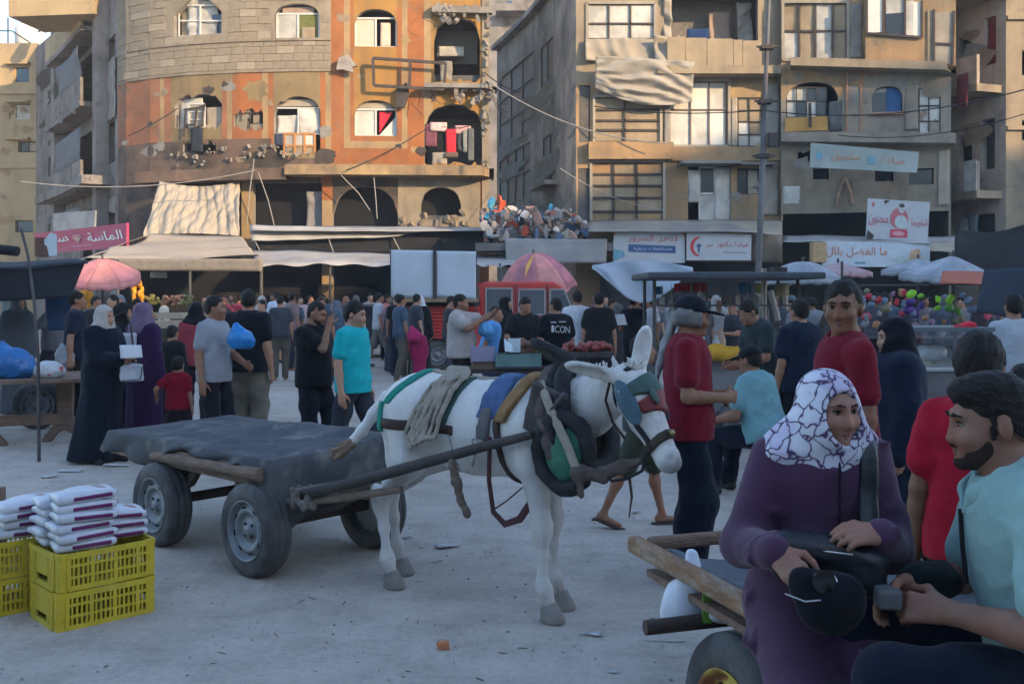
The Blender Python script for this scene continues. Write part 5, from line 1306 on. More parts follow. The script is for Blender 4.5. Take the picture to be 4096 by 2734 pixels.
def ell_pts(cu, cv, ru, rv, n=20): return [(cu + ru * math.cos(2 * math.pi * i / n), cv + rv * math.sin(2 * math.pi * i / n)) for i in range(n)]
c4 = [P(45, 253, 36.5), P(126.5, 247, 31.3), P(126.5, 222.5, 31.3), P(33, 233.5, 37.2)]
s1 = signboard('shop_sign', 'crimson shop sign with white Arabic lettering and a diamond emblem', c4, sign_red)
sign_text(s1, c4, arabic('الماسة'), letter_w, 0.60, 0.97, 0.36, 0.76, 0.01); sign_text(s1, c4, arabic('سنتر'), letter_w, 0.05, 0.40, 0.34, 0.78, 0.01)
dm = mat('diamond_tan', (0.42, 0.24, 0.20), rough=0.5, var=0.15)
sign_poly(s1, c4, 'emblem', dm, [(0.485, 0.36), (0.54, 0.62), (0.52, 0.72), (0.45, 0.72), (0.43, 0.62)]); sign_poly(s1, c4, 'emblem_mark', sign_red, [(0.448, 0.60), (0.472, 0.60), (0.472, 0.68), (0.45, 0.68)], 0.018); sign_poly(s1, c4, 'emblem_mark', sign_red, [(0.495, 0.60), (0.52, 0.60), (0.518, 0.68), (0.495, 0.68)], 0.018)
sign_poly(s1, c4, 'underline', mat('sign_pale_line', (0.5, 0.25, 0.35), rough=0.5), [(0.40, 0.20), (0.63, 0.20), (0.63, 0.23), (0.40, 0.23)])
cb = [P(53, 234, 37.8), P(94, 229, 36.4), P(95, 210, 36.4), P(53, 213, 37.8)]; signboard('blank_sign', 'blank grey weathered signboard above the crimson sign', cb, mat('blank_grey', (0.26, 0.28, 0.30), rough=0.7, var=0.2, scale=1.5, col2=(0.18, 0.2, 0.22), mix_scale=1.0))
sw = mat('sign_white', (0.44, 0.46, 0.48), rough=0.5, var=0.08, scale=1.2, col2=(0.36, 0.36, 0.38), mix_scale=0.7); letter_r = mat('letter_red', (0.50, 0.10, 0.08), rough=0.5, var=0.1); letter_o = mat('letter_orange', (0.55, 0.20, 0.10), rough=0.5, var=0.1); navy_s = mat('sign_blue', (0.045, 0.095, 0.22), rough=0.5, var=0.15); teal_s = mat('sign_teal', (0.13, 0.30, 0.38), rough=0.5, var=0.15)
c4 = [P(613, 262.5, 31.9), P(685, 262.5, 31.9), P(684.5, 231, 31.9), P(614, 229.5, 31.9)]
s2 = signboard('shop_sign', 'white shop sign with orange Arabic lettering over a blue strip', c4, sw)
sign_text(s2, c4, arabic('لنعز'), letter_r, 0.62, 0.89, 0.62, 0.88); sign_text(s2, c4, arabic('السرور'), letter_r, 0.20, 0.56, 0.62, 0.88)
sign_poly(s2, c4, 'strip', navy_s, [(0.21, 0.34), (0.87, 0.30), (0.87, 0.53), (0.21, 0.57)]); sign_text(s2, c4, arabic('مستلزمات منزلية'), letter_w, 0.28, 0.82, 0.38, 0.49)
sign_poly(s2, c4, 'corner_print', teal_s, [(0.0, 0.06), (0.17, 0.20), (0.14, 0.36), (0.0, 0.42)]); sign_poly(s2, c4, 'corner_print', letter_o, [(0.0, 0.99), (0.0, 0.82), (0.06, 0.98)]); sign_poly(s2, c4, 'corner_print', letter_o, [(0.93, 0.99), (0.99, 0.99), (0.99, 0.82)])
c4 = [P(686.5, 260, 31.8), P(751, 260, 31.8), P(751.5, 234, 31.8), P(687, 232, 31.8)]
s3 = signboard('shop_sign', 'white clinic sign with a red crescent and red Arabic lettering', c4, sw)
cres = [(0.155 - 0.10 * math.cos(a) * 1.0, 0.50 + 0.33 * math.sin(a)) for a in np.linspace(-1.35, 1.35, 14)]; cres = [(0.20 - 0.145 * math.cos(a), 0.5 + 0.36 * math.sin(a)) for a in np.linspace(-1.5, 1.5, 15)] + [(0.20 - 0.095 * math.cos(a), 0.5 + 0.30 * math.sin(a)) for a in np.linspace(1.5, -1.5, 15)]
mb = MB(); mb.add([on(c4, *q, 0.014) for q in cres], [(i, i + 1, 28 - i, 29 - i) for i in range(14)]); mb.build('crescent', mat('crescent_red', (0.55, 0.04, 0.05), rough=0.5), s3)
sign_poly(s3, c4, 'emblem', navy_s, [(0.175, 0.30), (0.20, 0.28), (0.205, 0.48), (0.24, 0.54), (0.20, 0.58), (0.19, 0.64), (0.175, 0.58), (0.135, 0.54), (0.17, 0.48)])
sign_text(s3, c4, arabic('عيادة دكتور'), letter_r, 0.46, 0.96, 0.46, 0.72); sign_text(s3, c4, arabic('سن'), letter_r, 0.29, 0.40, 0.46, 0.62); sign_poly(s3, c4, 'underline', frame_d, [(0.55, 0.30), (0.93, 0.29), (0.93, 0.305), (0.55, 0.315)])
c4 = [P(810, 167, 31.6), P(917, 172.5, 31.2), P(919, 152, 31.2), P(811, 142.5, 31.6)]
s4 = signboard('shop_banner', 'pale green banner with orange Arabic lettering on the right block', c4, mat('banner_green', (0.27, 0.32, 0.30), rough=0.6, var=0.12, scale=1.2, col2=(0.33, 0.36, 0.35), mix_scale=0.9))
sign_text(s4, c4, arabic('سلسبيل'), letter_o, 0.20, 0.46, 0.32, 0.74); sign_text(s4, c4, arabic('عيادة'), letter_o, 0.66, 0.88, 0.30, 0.66); sign_poly(s4, c4, 'emblem', teal_s, ell_pts(0.08, 0.5, 0.03, 0.18)); sign_poly(s4, c4, 'print', teal_s, [(0.54, 0.3), (0.60, 0.3), (0.60, 0.62), (0.54, 0.62)])
c4 = [P(866, 238.5, 31.2), P(927.5, 241.5, 31.0), P(930, 202, 31.0), P(868, 198, 31.2)]
s5 = signboard('shop_sign', 'square white restaurant sign with a red plate emblem and red lettering', c4, sw)
rose = mat('print_rose', (0.48, 0.14, 0.16), rough=0.5, var=0.2); pale = mat('print_pale', (0.42, 0.50, 0.50), rough=0.5, var=0.15)
sign_text(s5, c4, arabic('شاورما'), rose, 0.72, 0.98, 0.34, 0.58, 0.01); sign_text(s5, c4, arabic('مجنون'), rose, 0.03, 0.34, 0.34, 0.60, 0.01)
sign_poly(s5, c4, 'print', rose, ell_pts(0.52, 0.55, 0.145, 0.26)); sign_poly(s5, c4, 'print', pale, ell_pts(0.55, 0.46, 0.10, 0.17), 0.018); sign_poly(s5, c4, 'print', sw, ell_pts(0.55, 0.78, 0.05, 0.10), 0.02); sign_poly(s5, c4, 'print', frame_d, ell_pts(0.55, 0.87, 0.045, 0.05), 0.024); sign_poly(s5, c4, 'print', mat('print_red', (0.52, 0.06, 0.10), rough=0.5), [(0.38, 0.07), (0.67, 0.08), (0.66, 0.28), (0.39, 0.27)], 0.018); sign_poly(s5, c4, 'print', mat('print_pink', (0.58, 0.30, 0.32), rough=0.5), ell_pts(0.52, 0.17, 0.10, 0.06), 0.022); sign_poly(s5, c4, 'print', rose, ell_pts(0.09, 0.86, 0.025, 0.06)); sign_poly(s5, c4, 'torn_corner', frame_d, [(0.0, 0.0), (0.10, 0.0), (0.13, 0.09), (0.02, 0.22)], 0.02); sign_poly(s5, c4, 'torn_corner', frame_d, [(0.26, 0.97), (0.36, 0.985), (0.28, 0.88)], 0.02)
c4 = [P(822, 266, 30.8), P(930, 267, 30.6), P(930, 243, 30.6), P(824, 241, 30.8)]
s6 = signboard('shop_sign', 'long white shop sign with orange lettering below the square restaurant sign', c4, mat('sign_bluewhite', (0.48, 0.54, 0.60), rough=0.5, var=0.1))
sign_text(s6, c4, arabic('ما الفضل'), letter_o, 0.22, 0.60, 0.38, 0.80); sign_text(s6, c4, arabic('بلال'), letter_o, 0.03, 0.18, 0.38, 0.80); sign_poly(s6, c4, 'print', mat('print_tan', (0.55, 0.36, 0.22), rough=0.5, var=0.2), [(0.80, 0.30), (0.92, 0.34), (0.90, 0.78), (0.82, 0.70)]); sign_poly(s6, c4, 'print', pale, ell_pts(0.74, 0.30, 0.09, 0.14)); sign_poly(s6, c4, 'strip', teal_s, [(0.30, 0.12), (0.40, 0.12), (0.40, 0.2), (0.30, 0.2)])
mb = MB(); c = P(818, 252, 30.7); mb.box(c, (0.42, 0.35, 0.62)); bevel(tag(mb.build('cardboard_box', mat('cardboard', (0.42, 0.29, 0.16), rough=0.9, var=0.15)), 'cardboard box perched at the left end of the long white sign', 'box'), 0.01)
quad_sheet('awning', [P(783, 241, 31.2), P(956, 243, 30.4), P(956, 236, 32.0), P(783, 235, 32.9)], awn_w, 'grey awning strip behind the restaurant signs', 'awning', 30, 4, 0.04, 2, 16)
quad_sheet('awning', [P(954, 279, 27.0), P(1040, 283, 26.0), P(1040, 224, 27.5), P(955, 226, 28.5)], black_tarp, 'big dark tarpaulin closing the right edge under the beige block', 'tarpaulin', 34, 24, 0.30, 2.2, 17)
quad_sheet('awning', [P(930, 250, 29.8), P(958, 254, 29.6), P(956, 241, 30.0), P(930, 241, 30.2)], sheet_c, 'pale cloth scrap right of the long white sign', 'cloth', 8, 5, 0.05, 3, 18)
# ---- utility pole and wires
up = thing('utility_pole', 'leaning steel utility pole in front of the boarded block', 'utility pole', P(755, 357, 26.5))
up.location.z = 0; OFF[up.name] = Vector(up.location)
pb, pt_ = Vector((X_(755, 26.5), 26.5, 0)), Vector((X_(770, 26.5), 26.5, Z_(-30, 26.5)))
mb = MB(); mb.tube([pb, pb.lerp(pt_, .3), pb.lerp(pt_, .62), pb.lerp(pt_, .62), pt_], [0.085, 0.082, 0.075, 0.058, 0.05], 14); mb.build('shaft', mat('pole_steel', (0.13, 0.125, 0.125), rough=0.6, metal=0.4, var=0.2, scale=2), up)
for f in (0.52, 0.66, 0.80):
 mb = MB(); c = pb.lerp(pt_, f); mb.box(c, (0.34, 0.30, 0.10)); mb.tube([c + Vector((-.3, -.1, 0)), c + Vector((.3, -.1, 0))], 0.03, 6); mb.build('bracket', frame_d, up)
mb = MB(); c = pb.lerp(pt_, .56); mb.box(c + Vector((0.22, -0.1, 0)), (0.24, 0.2, 0.36)); mb.build('junction_box', frame_d, up)
cable('cable', 'pale cable sagging from the orange block down across the boarded block', P(486, 80, 35.0), P(668, 143, 33.0), 0.5, 0.022, wire_l)
cable('cable', 'pale cable continuing from the boarded block towards the sign row', P(560, 168, 33.2), P(665, 210, 33.0), 0.25, 0.015, wire_l)
cable('cable', 'black cable from the utility pole across the right block to the edge', P(762, 110, 26.5), P(1030, 88, 24.0), 0.35, 0.016)
cable('cable', 'thin black cable lower on the right block below the long one', P(838, 135, 31.0), P(1030, 112, 27.0), 0.3, 0.014)
cable('cable', 'black cable left of the pole along the boarded block', P(594, 106, 33.4), P(762, 110, 26.5), 0.15, 0.016)
cable('cable', 'pale cable along the shaded wing at the left', P(20, 181, 34.0), P(255, 170, 33.0), 0.35, 0.018, wire_l)
cable('cable', 'dark cable slanting up the orange wall to the washing', P(346, 170, 34.4), P(427, 128, 34.8), 0.10, 0.018)
cable('cable', 'dark cable slanting past the broken window on the stone side', P(128, 136, 35.8), P(178, 108, 35.4), 0.05, 0.018)
cable('cable', 'dark cable from the balcony corner towards the middle block', P(484, 72, 35.0), P(520, 92, 33.8), 0.1, 0.02)
for i in range(3): cable('cable', ('upper', 'middle', 'lower')[i] + ' frayed cable hanging off the right end of the balcony slab', P(488, 84 + 3 * i, 34.9), P(506 + 3 * i, 104 + 8 * i, 34.5), 0.2, 0.015)
# ---------------------------------------------------------------- donkey cart
tyre_m = mat('tyre_rubber', (0.055, 0.055, 0.058), rough=0.9, var=0.25, scale=8, bump=0.15, bscale=60, col2=(0.17, 0.165, 0.16), mix_scale=3.0, mix_lo=0.40, mix_hi=0.72)
rim_m = mat('rim_steel', (0.22, 0.24, 0.26), rough=0.55, metal=0.35, var=0.2, scale=9, col2=(0.14, 0.09, 0.06), mix_scale=7, mix_lo=0.55, mix_hi=0.7, bump=0.1)
hole_m = mat('dark_hole', (0.006, 0.006, 0.007), rough=0.9, var=0.0)
iron_m = mat('rusty_iron', (0.075, 0.055, 0.048), rough=0.8, metal=0.3, var=0.35, scale=12, bump=0.3, bscale=60)
wood_g = mat('wood_grey', (0.21, 0.16, 0.125), rough=0.9, var=0.3, scale=5, bump=0.5, bscale=14, stretch=(1, 10, 10))
def wheel(parent, c, rad=0.275, wd=0.165, rim=None, out=-1, rim_mat=None, holes=8, M=None):
 rm = rim_mat or rim_m
 w = link('wheel', None, parent)
 w.location = c; OFF[w.name] = Vector((0, 0, 0))
 if M is not None: w.rotation_euler = M
 s = rad / 0.275
 prof = [(0.172, -0.070), (0.185, -0.078), (0.215, -0.083), (0.248, -0.078), (0.266, -0.066), (0.2745, -0.048), (0.275, -0.03), (0.269, -0.027), (0.269, -0.021), (0.2755, -0.018), (0.2755, 0.018), (0.269, 0.021), (0.269, 0.027), (0.275, 0.03), (0.2745, 0.048), (0.266, 0.066), (0.248, 0.078), (0.215, 0.083), (0.185, 0.078), (0.172, 0.070)]
 mb = MB(); mb.lathe((0, 0, 0), [(a * s, b * wd / 0.166) for a, b in prof], 48, 'Y'); mb.build('tyre', tyre_m, w, local=True)
 mb = MB(); o = out
 k = wd / 0.166
 pr = [(0.176, 0.074), (0.180, 0.080), (0.174, 0.083), (0.166, 0.072), (0.160, 0.045), (0.150, 0.040), (0.140, 0.050), (0.122, 0.060), (0.104, 0.058), (0.098, 0.044), (0.070, 0.036), (0.060, 0.044), (0.034, 0.046), (0.030, 0.060), (0.0, 0.062)]
 mb.lathe((0, 0, 0), [(a * s, b * o * k) for a, b in pr], 40, 'Y')
 mb.lathe((0, 0, 0), [(0.17 * s, -0.07 * o * k), (0.166 * s, -0.04 * o * k), (0.160 * s, 0.045 * o * k)], 40, 'Y')
 mb.lathe((0, 0, 0), [(0.164 * s, -0.02 * o * k), (0.0, -0.02 * o * k)], 24, 'Y')
 mb.build('rim', rm, w, local=True)
 for i in range(holes):
  a = 2 * math.pi * (i + 0.3) / holes
  mb = MB(); c0 = Vector((math.cos(a) * 0.131 * s, o * 0.0565 * k, math.sin(a) * 0.131 * s))
  rad_ = Vector((math.cos(a), o * 0.35, math.sin(a))).normalized(); tan = Vector((-math.sin(a), 0, math.cos(a)))
  n = rad_.cross(tan)
  mb.box(c0, (0.017 * s, 0.034 * s, 0.004), rot=Matrix((rad_, tan, n)).transposed()); bevel(mb.build('rim_slot', hole_m, w, local=True), 0.004, 2)
 for i in range(4):
  a = 2 * math.pi * (i + 0.5) / 4
  mb = MB(); mb.lathe((math.cos(a) * 0.048 * s, o * 0.042 * k, math.sin(a) * 0.048 * s), [(0.009, 0), (0.009, 0.012 * o), (0.0, 0.013 * o)], 6, 'Y', smooth=False); mb.build('wheel_nut', iron_m, w, local=True)
 return w
CT_LOC, CT_YAW = Vector((-1.62, 6.60, 0)), R(-41.9)
def build_cart():
 t = thing('donkey_cart', 'flat four-wheeled cart under a dark grey cover, pulled by the white donkey', 'cart', CT_LOC, CT_YAW)
 for x, y in ((0.54, -0.445), (-0.54, -0.445), (0.54, 0.445), (-0.54, 0.445)):
  wheel(t, (x, y, 0.272), out=-1 if y < 0 else 1)
 for x in (0.54, -0.54):
  mb = MB(); mb.bar((x, -0.40, 0.285), (x, 0.40, 0.285), 0.055, 0.06); bevel(mb.build('axle', iron_m, t, local=True), 0.008)
 for i in range(7):
  y = -0.38 + i * 0.145
  mb = MB(); mb.box((-0.335, y, 0.625), (1.98, 0.138, 0.035)); bevel(mb.build('plank', wood_g, t, local=True), 0.004)
 for y in (-0.40, 0.45):
  mb = MB(); mb.bar((-1.28, y, 0.565), (0.66, y, 0.555), 0.085, 0.075); bevel(mb.build('side_beam', wood_g, t, local=True), 0.01)
 mb = MB()
 mb.tube([(-0.62, -0.47, 0.582), (-0.2, -0.475, 0.595), (0.2, -0.48, 0.60), (0.64, -0.475, 0.605)], [0.030, 0.038, 0.036, 0.042], 8)
 mb.build('side_pole', mat('wood_pole', (0.20, 0.14, 0.105), rough=0.9, var=0.4, scale=7, bump=0.6, bscale=20, stretch=(1, 8, 8)), t, local=True)
 for y in (-0.30, 0.30):
  mb = MB(); mb.bar((-0.54, y, 0.31), (-0.54, y, 0.53), 0.07, 0.09, up=(1, 0, 0)); mb.bar((0.54, y, 0.31), (0.54, y, 0.53), 0.07, 0.09, up=(1, 0, 0)); mb.build('bolster', iron_m, t, local=True)
  mb = MB(); mb.tube([(-0.80, y * 1.2, 0.50), (-0.62, y * 1.2, 0.37), (-0.54, y * 1.2, 0.345), (-0.46, y * 1.2, 0.37), (-0.28, y * 1.2, 0.50)], 0.026, 8, flat=0.7); mb.build('leaf_spring', iron_m, t, local=True)
 mb = MB(); mb.tube([(-0.40, -0.36, 0.40), (-0.30, -0.37, 0.43), (-0.22, -0.38, 0.50), (-0.19, -0.38, 0.555)], [0.032, 0.028, 0.027, 0.034], 8); mb.build('brace', iron_m, t, local=True)
 mb = MB(); mb.box((-0.62, -0.43, 0.55), (0.08, 0.05, 0.06)); mb.build('bracket', iron_m, t, local=True)
 mb = MB(); mb.lathe((0.54, 0, 0.42), [(0.0, -0.03), (0.26, -0.03), (0.26, 0.03), (0.0, 0.03)], 24, smooth=False); mb.build('turntable', iron_m, t, local=True)
 mb = MB(); mb.box((0.36, -0.30, 0.47), (0.30, 0.16, 0.10)); bevel(mb.build('tool_box', mat('toolbox', (0.10, 0.09, 0.085), rough=0.8, var=0.3), t, local=True), 0.012)
 cov = mat('cart_cover', (0.058, 0.062, 0.070), rough=0.8, var=0.16, scale=4, bump=0.25, bscale=18, spec=0.35, col2=(0.10, 0.10, 0.105), mix_scale=2.0, mix_lo=0.45, mix_hi=0.75, col3=(0.16, 0.15, 0.14))
 x0, x1, y0, y1 = -1.29, 0.665, -0.445, 0.545
 nz = wob(17, 1.0, 6.0); nz2 = wob(19, 1.0, 17.0); cr_ = crease(23, 1.0, 12.0, (1, 1, 0))
 def hang(side, s):
  if side == 'near':
   if s < -0.60: return 0.165 + 0.03 * math.sin(s * 7)
   if s < -0.38: return 0.19 * (1 - (s + 0.60) / 0.22) + 0.045 * (s + 0.60) / 0.22
   if s < 0.45: return 0.05 + 0.018 * math.sin(s * 9)
   return 0.05 + (s - 0.45) / 0.215 * 0.38
  if side == 'far': return 0.18
  if side == 'rear': return 0.17 + 0.035 * math.sin(s * 6 + 1) + 0.015 * math.sin(s * 17)
  return 0.42 - 0.14 * (s - y0) / (y1 - y0) + 0.02 * math.sin(s * 11)
 NX, NY, NH = 66, 34, 9
 def fn(u, v):
  i = u * (NX + 2 * NH) - NH; j = v * (NY + 2 * NH) - NH
  ix = min(max(i, 0), NX); jy = min(max(j, 0), NY)
  x = x0 + (x1 - x0) * ix / NX; y = y0 + (y1 - y0) * jy / NY
  ex = (0 - i) / NH if i < 0 else (i - NX) / NH if i > NX else 0
  ey = (0 - j) / NH if j < 0 else (j - NY) / NH if j > NY else 0
  p = np.array([[x, y, 0.0]])
  n1, n2 = float(nz(p)[0]), float(nz2(p)[0])
  e = min(x - x0, x1 - x, y - y0, y1 - y)
  roll = 0.05 * math.exp(-((y - 0.40 - 0.06 * math.sin(x * 3)) / 0.13) ** 2) * (0.55 + 0.5 * math.sin(x * 2.2 + 1.2)) + 0.03 * math.exp(-((y - 0.2) / 0.1) ** 2) * max(0, math.sin(x * 4))
  z = 0.690 + (0.022 * n1 + 0.012 * n2 + 0.016 * float(cr_(p)[0])) * min(1, max(0, e) / 0.15 + 0.12) + roll * min(1, max(0, x + 1.34) / 0.5) + 0.03 * max(0, (y - y0) / (y1 - y0) - 0.3)
  dx = dy = dz = 0.0
  if ex:
   h = hang('rear' if i < 0 else 'front', y) * ex; sg = -1 if i < 0 else 1
   dx = sg * (0.022 * (1 - math.exp(-ex * 4)) + (0.014 * n2 + 0.022 * math.sin(y * 17 + 2 * ex)) * ex + (0.03 * ex if i > NX else 0)); dz -= h
  if ey:
   h = hang('near' if j < 0 else 'far', x) * ey; sg = -1 if j < 0 else 1
   dy = sg * (0.024 * (1 - math.exp(-ey * 4)) + (0.012 * n2 + 0.022 * math.sin(x * 15 + 2 * ey)) * ey); dz = min(dz, -h) if not ex else -max(-dz, h * 0.9)
  return (x + dx, y + dy, z + dz)
 mb = MB(); mb.grid(fn, NX + 2 * NH, NY + 2 * NH, thick=0.008)
 mb.build('cover', cov, t, local=True)
 inv = Matrix.Rotation(-CT_YAW, 3, 'Z')
 L = lambda w: inv @ (Vector(w) - CT_LOC)
 pole = mat('shaft_wood', (0.060, 0.052, 0.050), rough=0.85, var=0.35, scale=6, bump=0.5, bscale=20, stretch=(1, 1, 1))
 a, b = Vector((-1.21, 5.77, 0.500)), Vector((0.100, 4.93, 0.965))
 mb = MB(); mb.tube([L(a), L(a.lerp(b, 0.3)) + Vector((0, 0, -0.006)), L(a.lerp(b, 0.6)), L(a.lerp(b, 0.8)) + Vector((0, 0, 0.004)), L(b)], [0.032, 0.033, 0.030, 0.027, 0.022], 10); mb.build('shaft', pole, t, local=True)
 a2, b2 = Vector((-0.72, 6.28, 0.500)), Vector((0.47, 5.42, 0.965))
 mb = MB(); mb.tube([L(a2), L(a2.lerp(b2, 0.5)), L(b2)], [0.032, 0.031, 0.022], 10); mb.build('shaft', pole, t, local=True)
 mb = MB(); mb.tube([L((-1.25, 5.78, 0.50)), L((-0.70, 6.33, 0.50))], 0.04, 10); mb.build('cross_bar', wood_g, t, local=True)
 mb = MB(); mb.tube([(0.54, -0.12, 0.42), L(Vector((-1.05, 5.85, 0.49)))], [0.03, 0.035], 8); mb.tube([(0.54, 0.12, 0.42), L(Vector((-0.85, 6.12, 0.49)))], [0.03, 0.035], 8); mb.build('draw_frame', wood_g, t, local=True)
 mb = MB(); mb.tube([L((-1.35, 5.90, 0.43)), L((-1.0, 5.66, 0.50)), L((-0.6, 5.42, 0.60))], [0.026, 0.024, 0.02], 8); mb.build('tie_pole', wood_g, t, local=True)
 S = SDF(); c = L((-1.20, 5.76, 0.49))
 for q in range(6):
  a_ = q * 1.1; S.path([np.array(c) + V3(0.06 * math.cos(a_), 0.06 * math.sin(a_), 0.03 * math.sin(2 * a_)), np.array(c) + V3(0.08 * math.cos(a_ + 1), 0.05 * math.sin(a_ + 1), -0.05), np.array(c) + V3(0.05 * math.cos(a_ + 2), 0.07 * math.sin(a_ + 2), 0.05)], [0.016, 0.018, 0.015], 0.01)
 S.build('rope_lashing', mat('rope_grey', (0.16, 0.14, 0.125), rough=0.95, var=0.35, scale=30, bump=0.4), t, 0.008)
 return t
cart = build_cart()
# ---------------------------------------------------------------- donkey
DK_LOC, DK_YAW = Vector((-0.19, 5.46, 0)), R(-35)
def dk_trunk(S, inf=0.0, k=0.10):
 S.ell((0.03, 0, 0.925), np.array([0.49, 0.212, 0.252]) + inf, k)
 S.ell((-0.38, 0, 0.99), np.array([0.255, 0.215, 0.222]) + inf, k)
 S.ell((0.40, 0, 0.935), np.array([0.235, 0.185, 0.270]) + inf, k)
 S.cap((0.36, 0, 1.09), (0.15, 0, 1.085), 0.095 + inf, None, k)
 S.cap((-0.05, 0, 1.085), (-0.30, 0, 1.11), 0.090 + inf, None, k)
 for sg in (-1, 1):
  S.cap((-0.40, 0.10 * sg, 0.99), (-0.385, 0.145 * sg, 0.76), 0.150 + inf, 0.118 + inf, 0.08)
  S.cap((0.42, 0.10 * sg, 0.98), (0.44, 0.125 * sg, 0.80), 0.125 + inf, 0.09 + inf, 0.07)
DK_N = [V3(0.45, 0, 1.00), V3(0.74, -0.05, 1.10), V3(0.985, -0.13, 1.22)]
DK_POLL = V3(1.02, -0.145, 1.27)
DK_AX = unit((0.27, -0.05, -0.40))                 # poll -> muzzle
DK_SIDE = unit((-0.24, -0.97, -0.02)); DK_SIDE = unit(DK_SIDE - DK_AX * (DK_SIDE @ DK_AX))   # towards the donkey's right
DK_F = np.cross(DK_SIDE, DK_AX); DK_F = DK_F if DK_F[0] > 0 else -DK_F                        # out of the forehead
DK_H = np.stack([DK_AX, DK_SIDE, DK_F], 1)
def dh(a, s, f): return DK_POLL + DK_AX * a + DK_SIDE * s + DK_F * f
def dk_neck(S, inf=0.0):
 S.path(DK_N, [0.192 + inf, 0.138 + inf, 0.102 + inf], 0.08, flat=0.68, fdir=(0.1, 1, 0))
def dk_head(S, inf=0.0, k=0.04):
 S.ell(dh(0.07, 0, -0.015), np.array([0.130, 0.090, 0.096]) + inf, k, DK_H)
 S.ell(dh(0.15, 0, -0.045), np.array([0.138, 0.072, 0.092]) + inf, k, DK_H)          # cheeks
 S.cap(dh(0.10, 0, 0.018), dh(0.41, 0, -0.008), 0.068 + inf, 0.044 + inf, k)
 S.cap(dh(0.22, 0, -0.065), dh(0.42, 0, -0.060), 0.054 + inf, 0.040 + inf, k)
 S.ell(dh(0.445, 0, -0.026), np.array([0.058, 0.052, 0.062]) + inf, 0.03, DK_H)
 for sg in (-1, 1):
  S.ell(dh(0.115, 0.070 * sg, 0.025), np.array([0.050, 0.026, 0.030]) + inf, 0.025, DK_H)
def dk_leg(S, pts, rs): S.path(pts, rs, 0.035)
FL = {}
for sg, x0 in ((-1, 0.53), (1, 0.455)):
 FL[sg] = ([V3(0.44, 0.12 * sg, 0.84), V3(x0 - 0.055, 0.125 * sg, 0.66), V3(x0 - 0.03, 0.115 * sg, 0.475), V3(x0 - 0.032, 0.113 * sg, 0.435), V3(x0 - 0.035, 0.11 * sg, 0.33), V3(x0 - 0.03, 0.11 * sg, 0.185), V3(x0 - 0.02, 0.11 * sg, 0.155), V3(x0 + 0.012, 0.11 * sg, 0.085)],
    [0.092, 0.060, 0.049, 0.044, 0.029, 0.028, 0.036, 0.029])
HL = {}
for sg, dx in ((-1, 0.0), (1, -0.14)):
 HL[sg] = ([V3(-0.40, 0.125 * sg, 0.92), V3(-0.36 + dx * 0.4, 0.15 * sg, 0.74), V3(-0.47 + dx * 0.8, 0.135 * sg, 0.60), V3(-0.60 + dx, 0.12 * sg, 0.50), V3(-0.598 + dx, 0.12 * sg, 0.46), V3(-0.572 + dx, 0.12 * sg, 0.33), V3(-0.555 + dx, 0.12 * sg, 0.185), V3(-0.545 + dx, 0.12 * sg, 0.155), V3(-0.512 + dx, 0.12 * sg, 0.085)],
    [0.145, 0.100, 0.060, 0.050, 0.046, 0.031, 0.030, 0.038, 0.030])
def dk_upper(S, inf):
 for sg in (-1, 1):
  for L in (FL, HL): S.path(L[sg][0][:3], [q + inf for q in L[sg][1][:3]], 0.035)
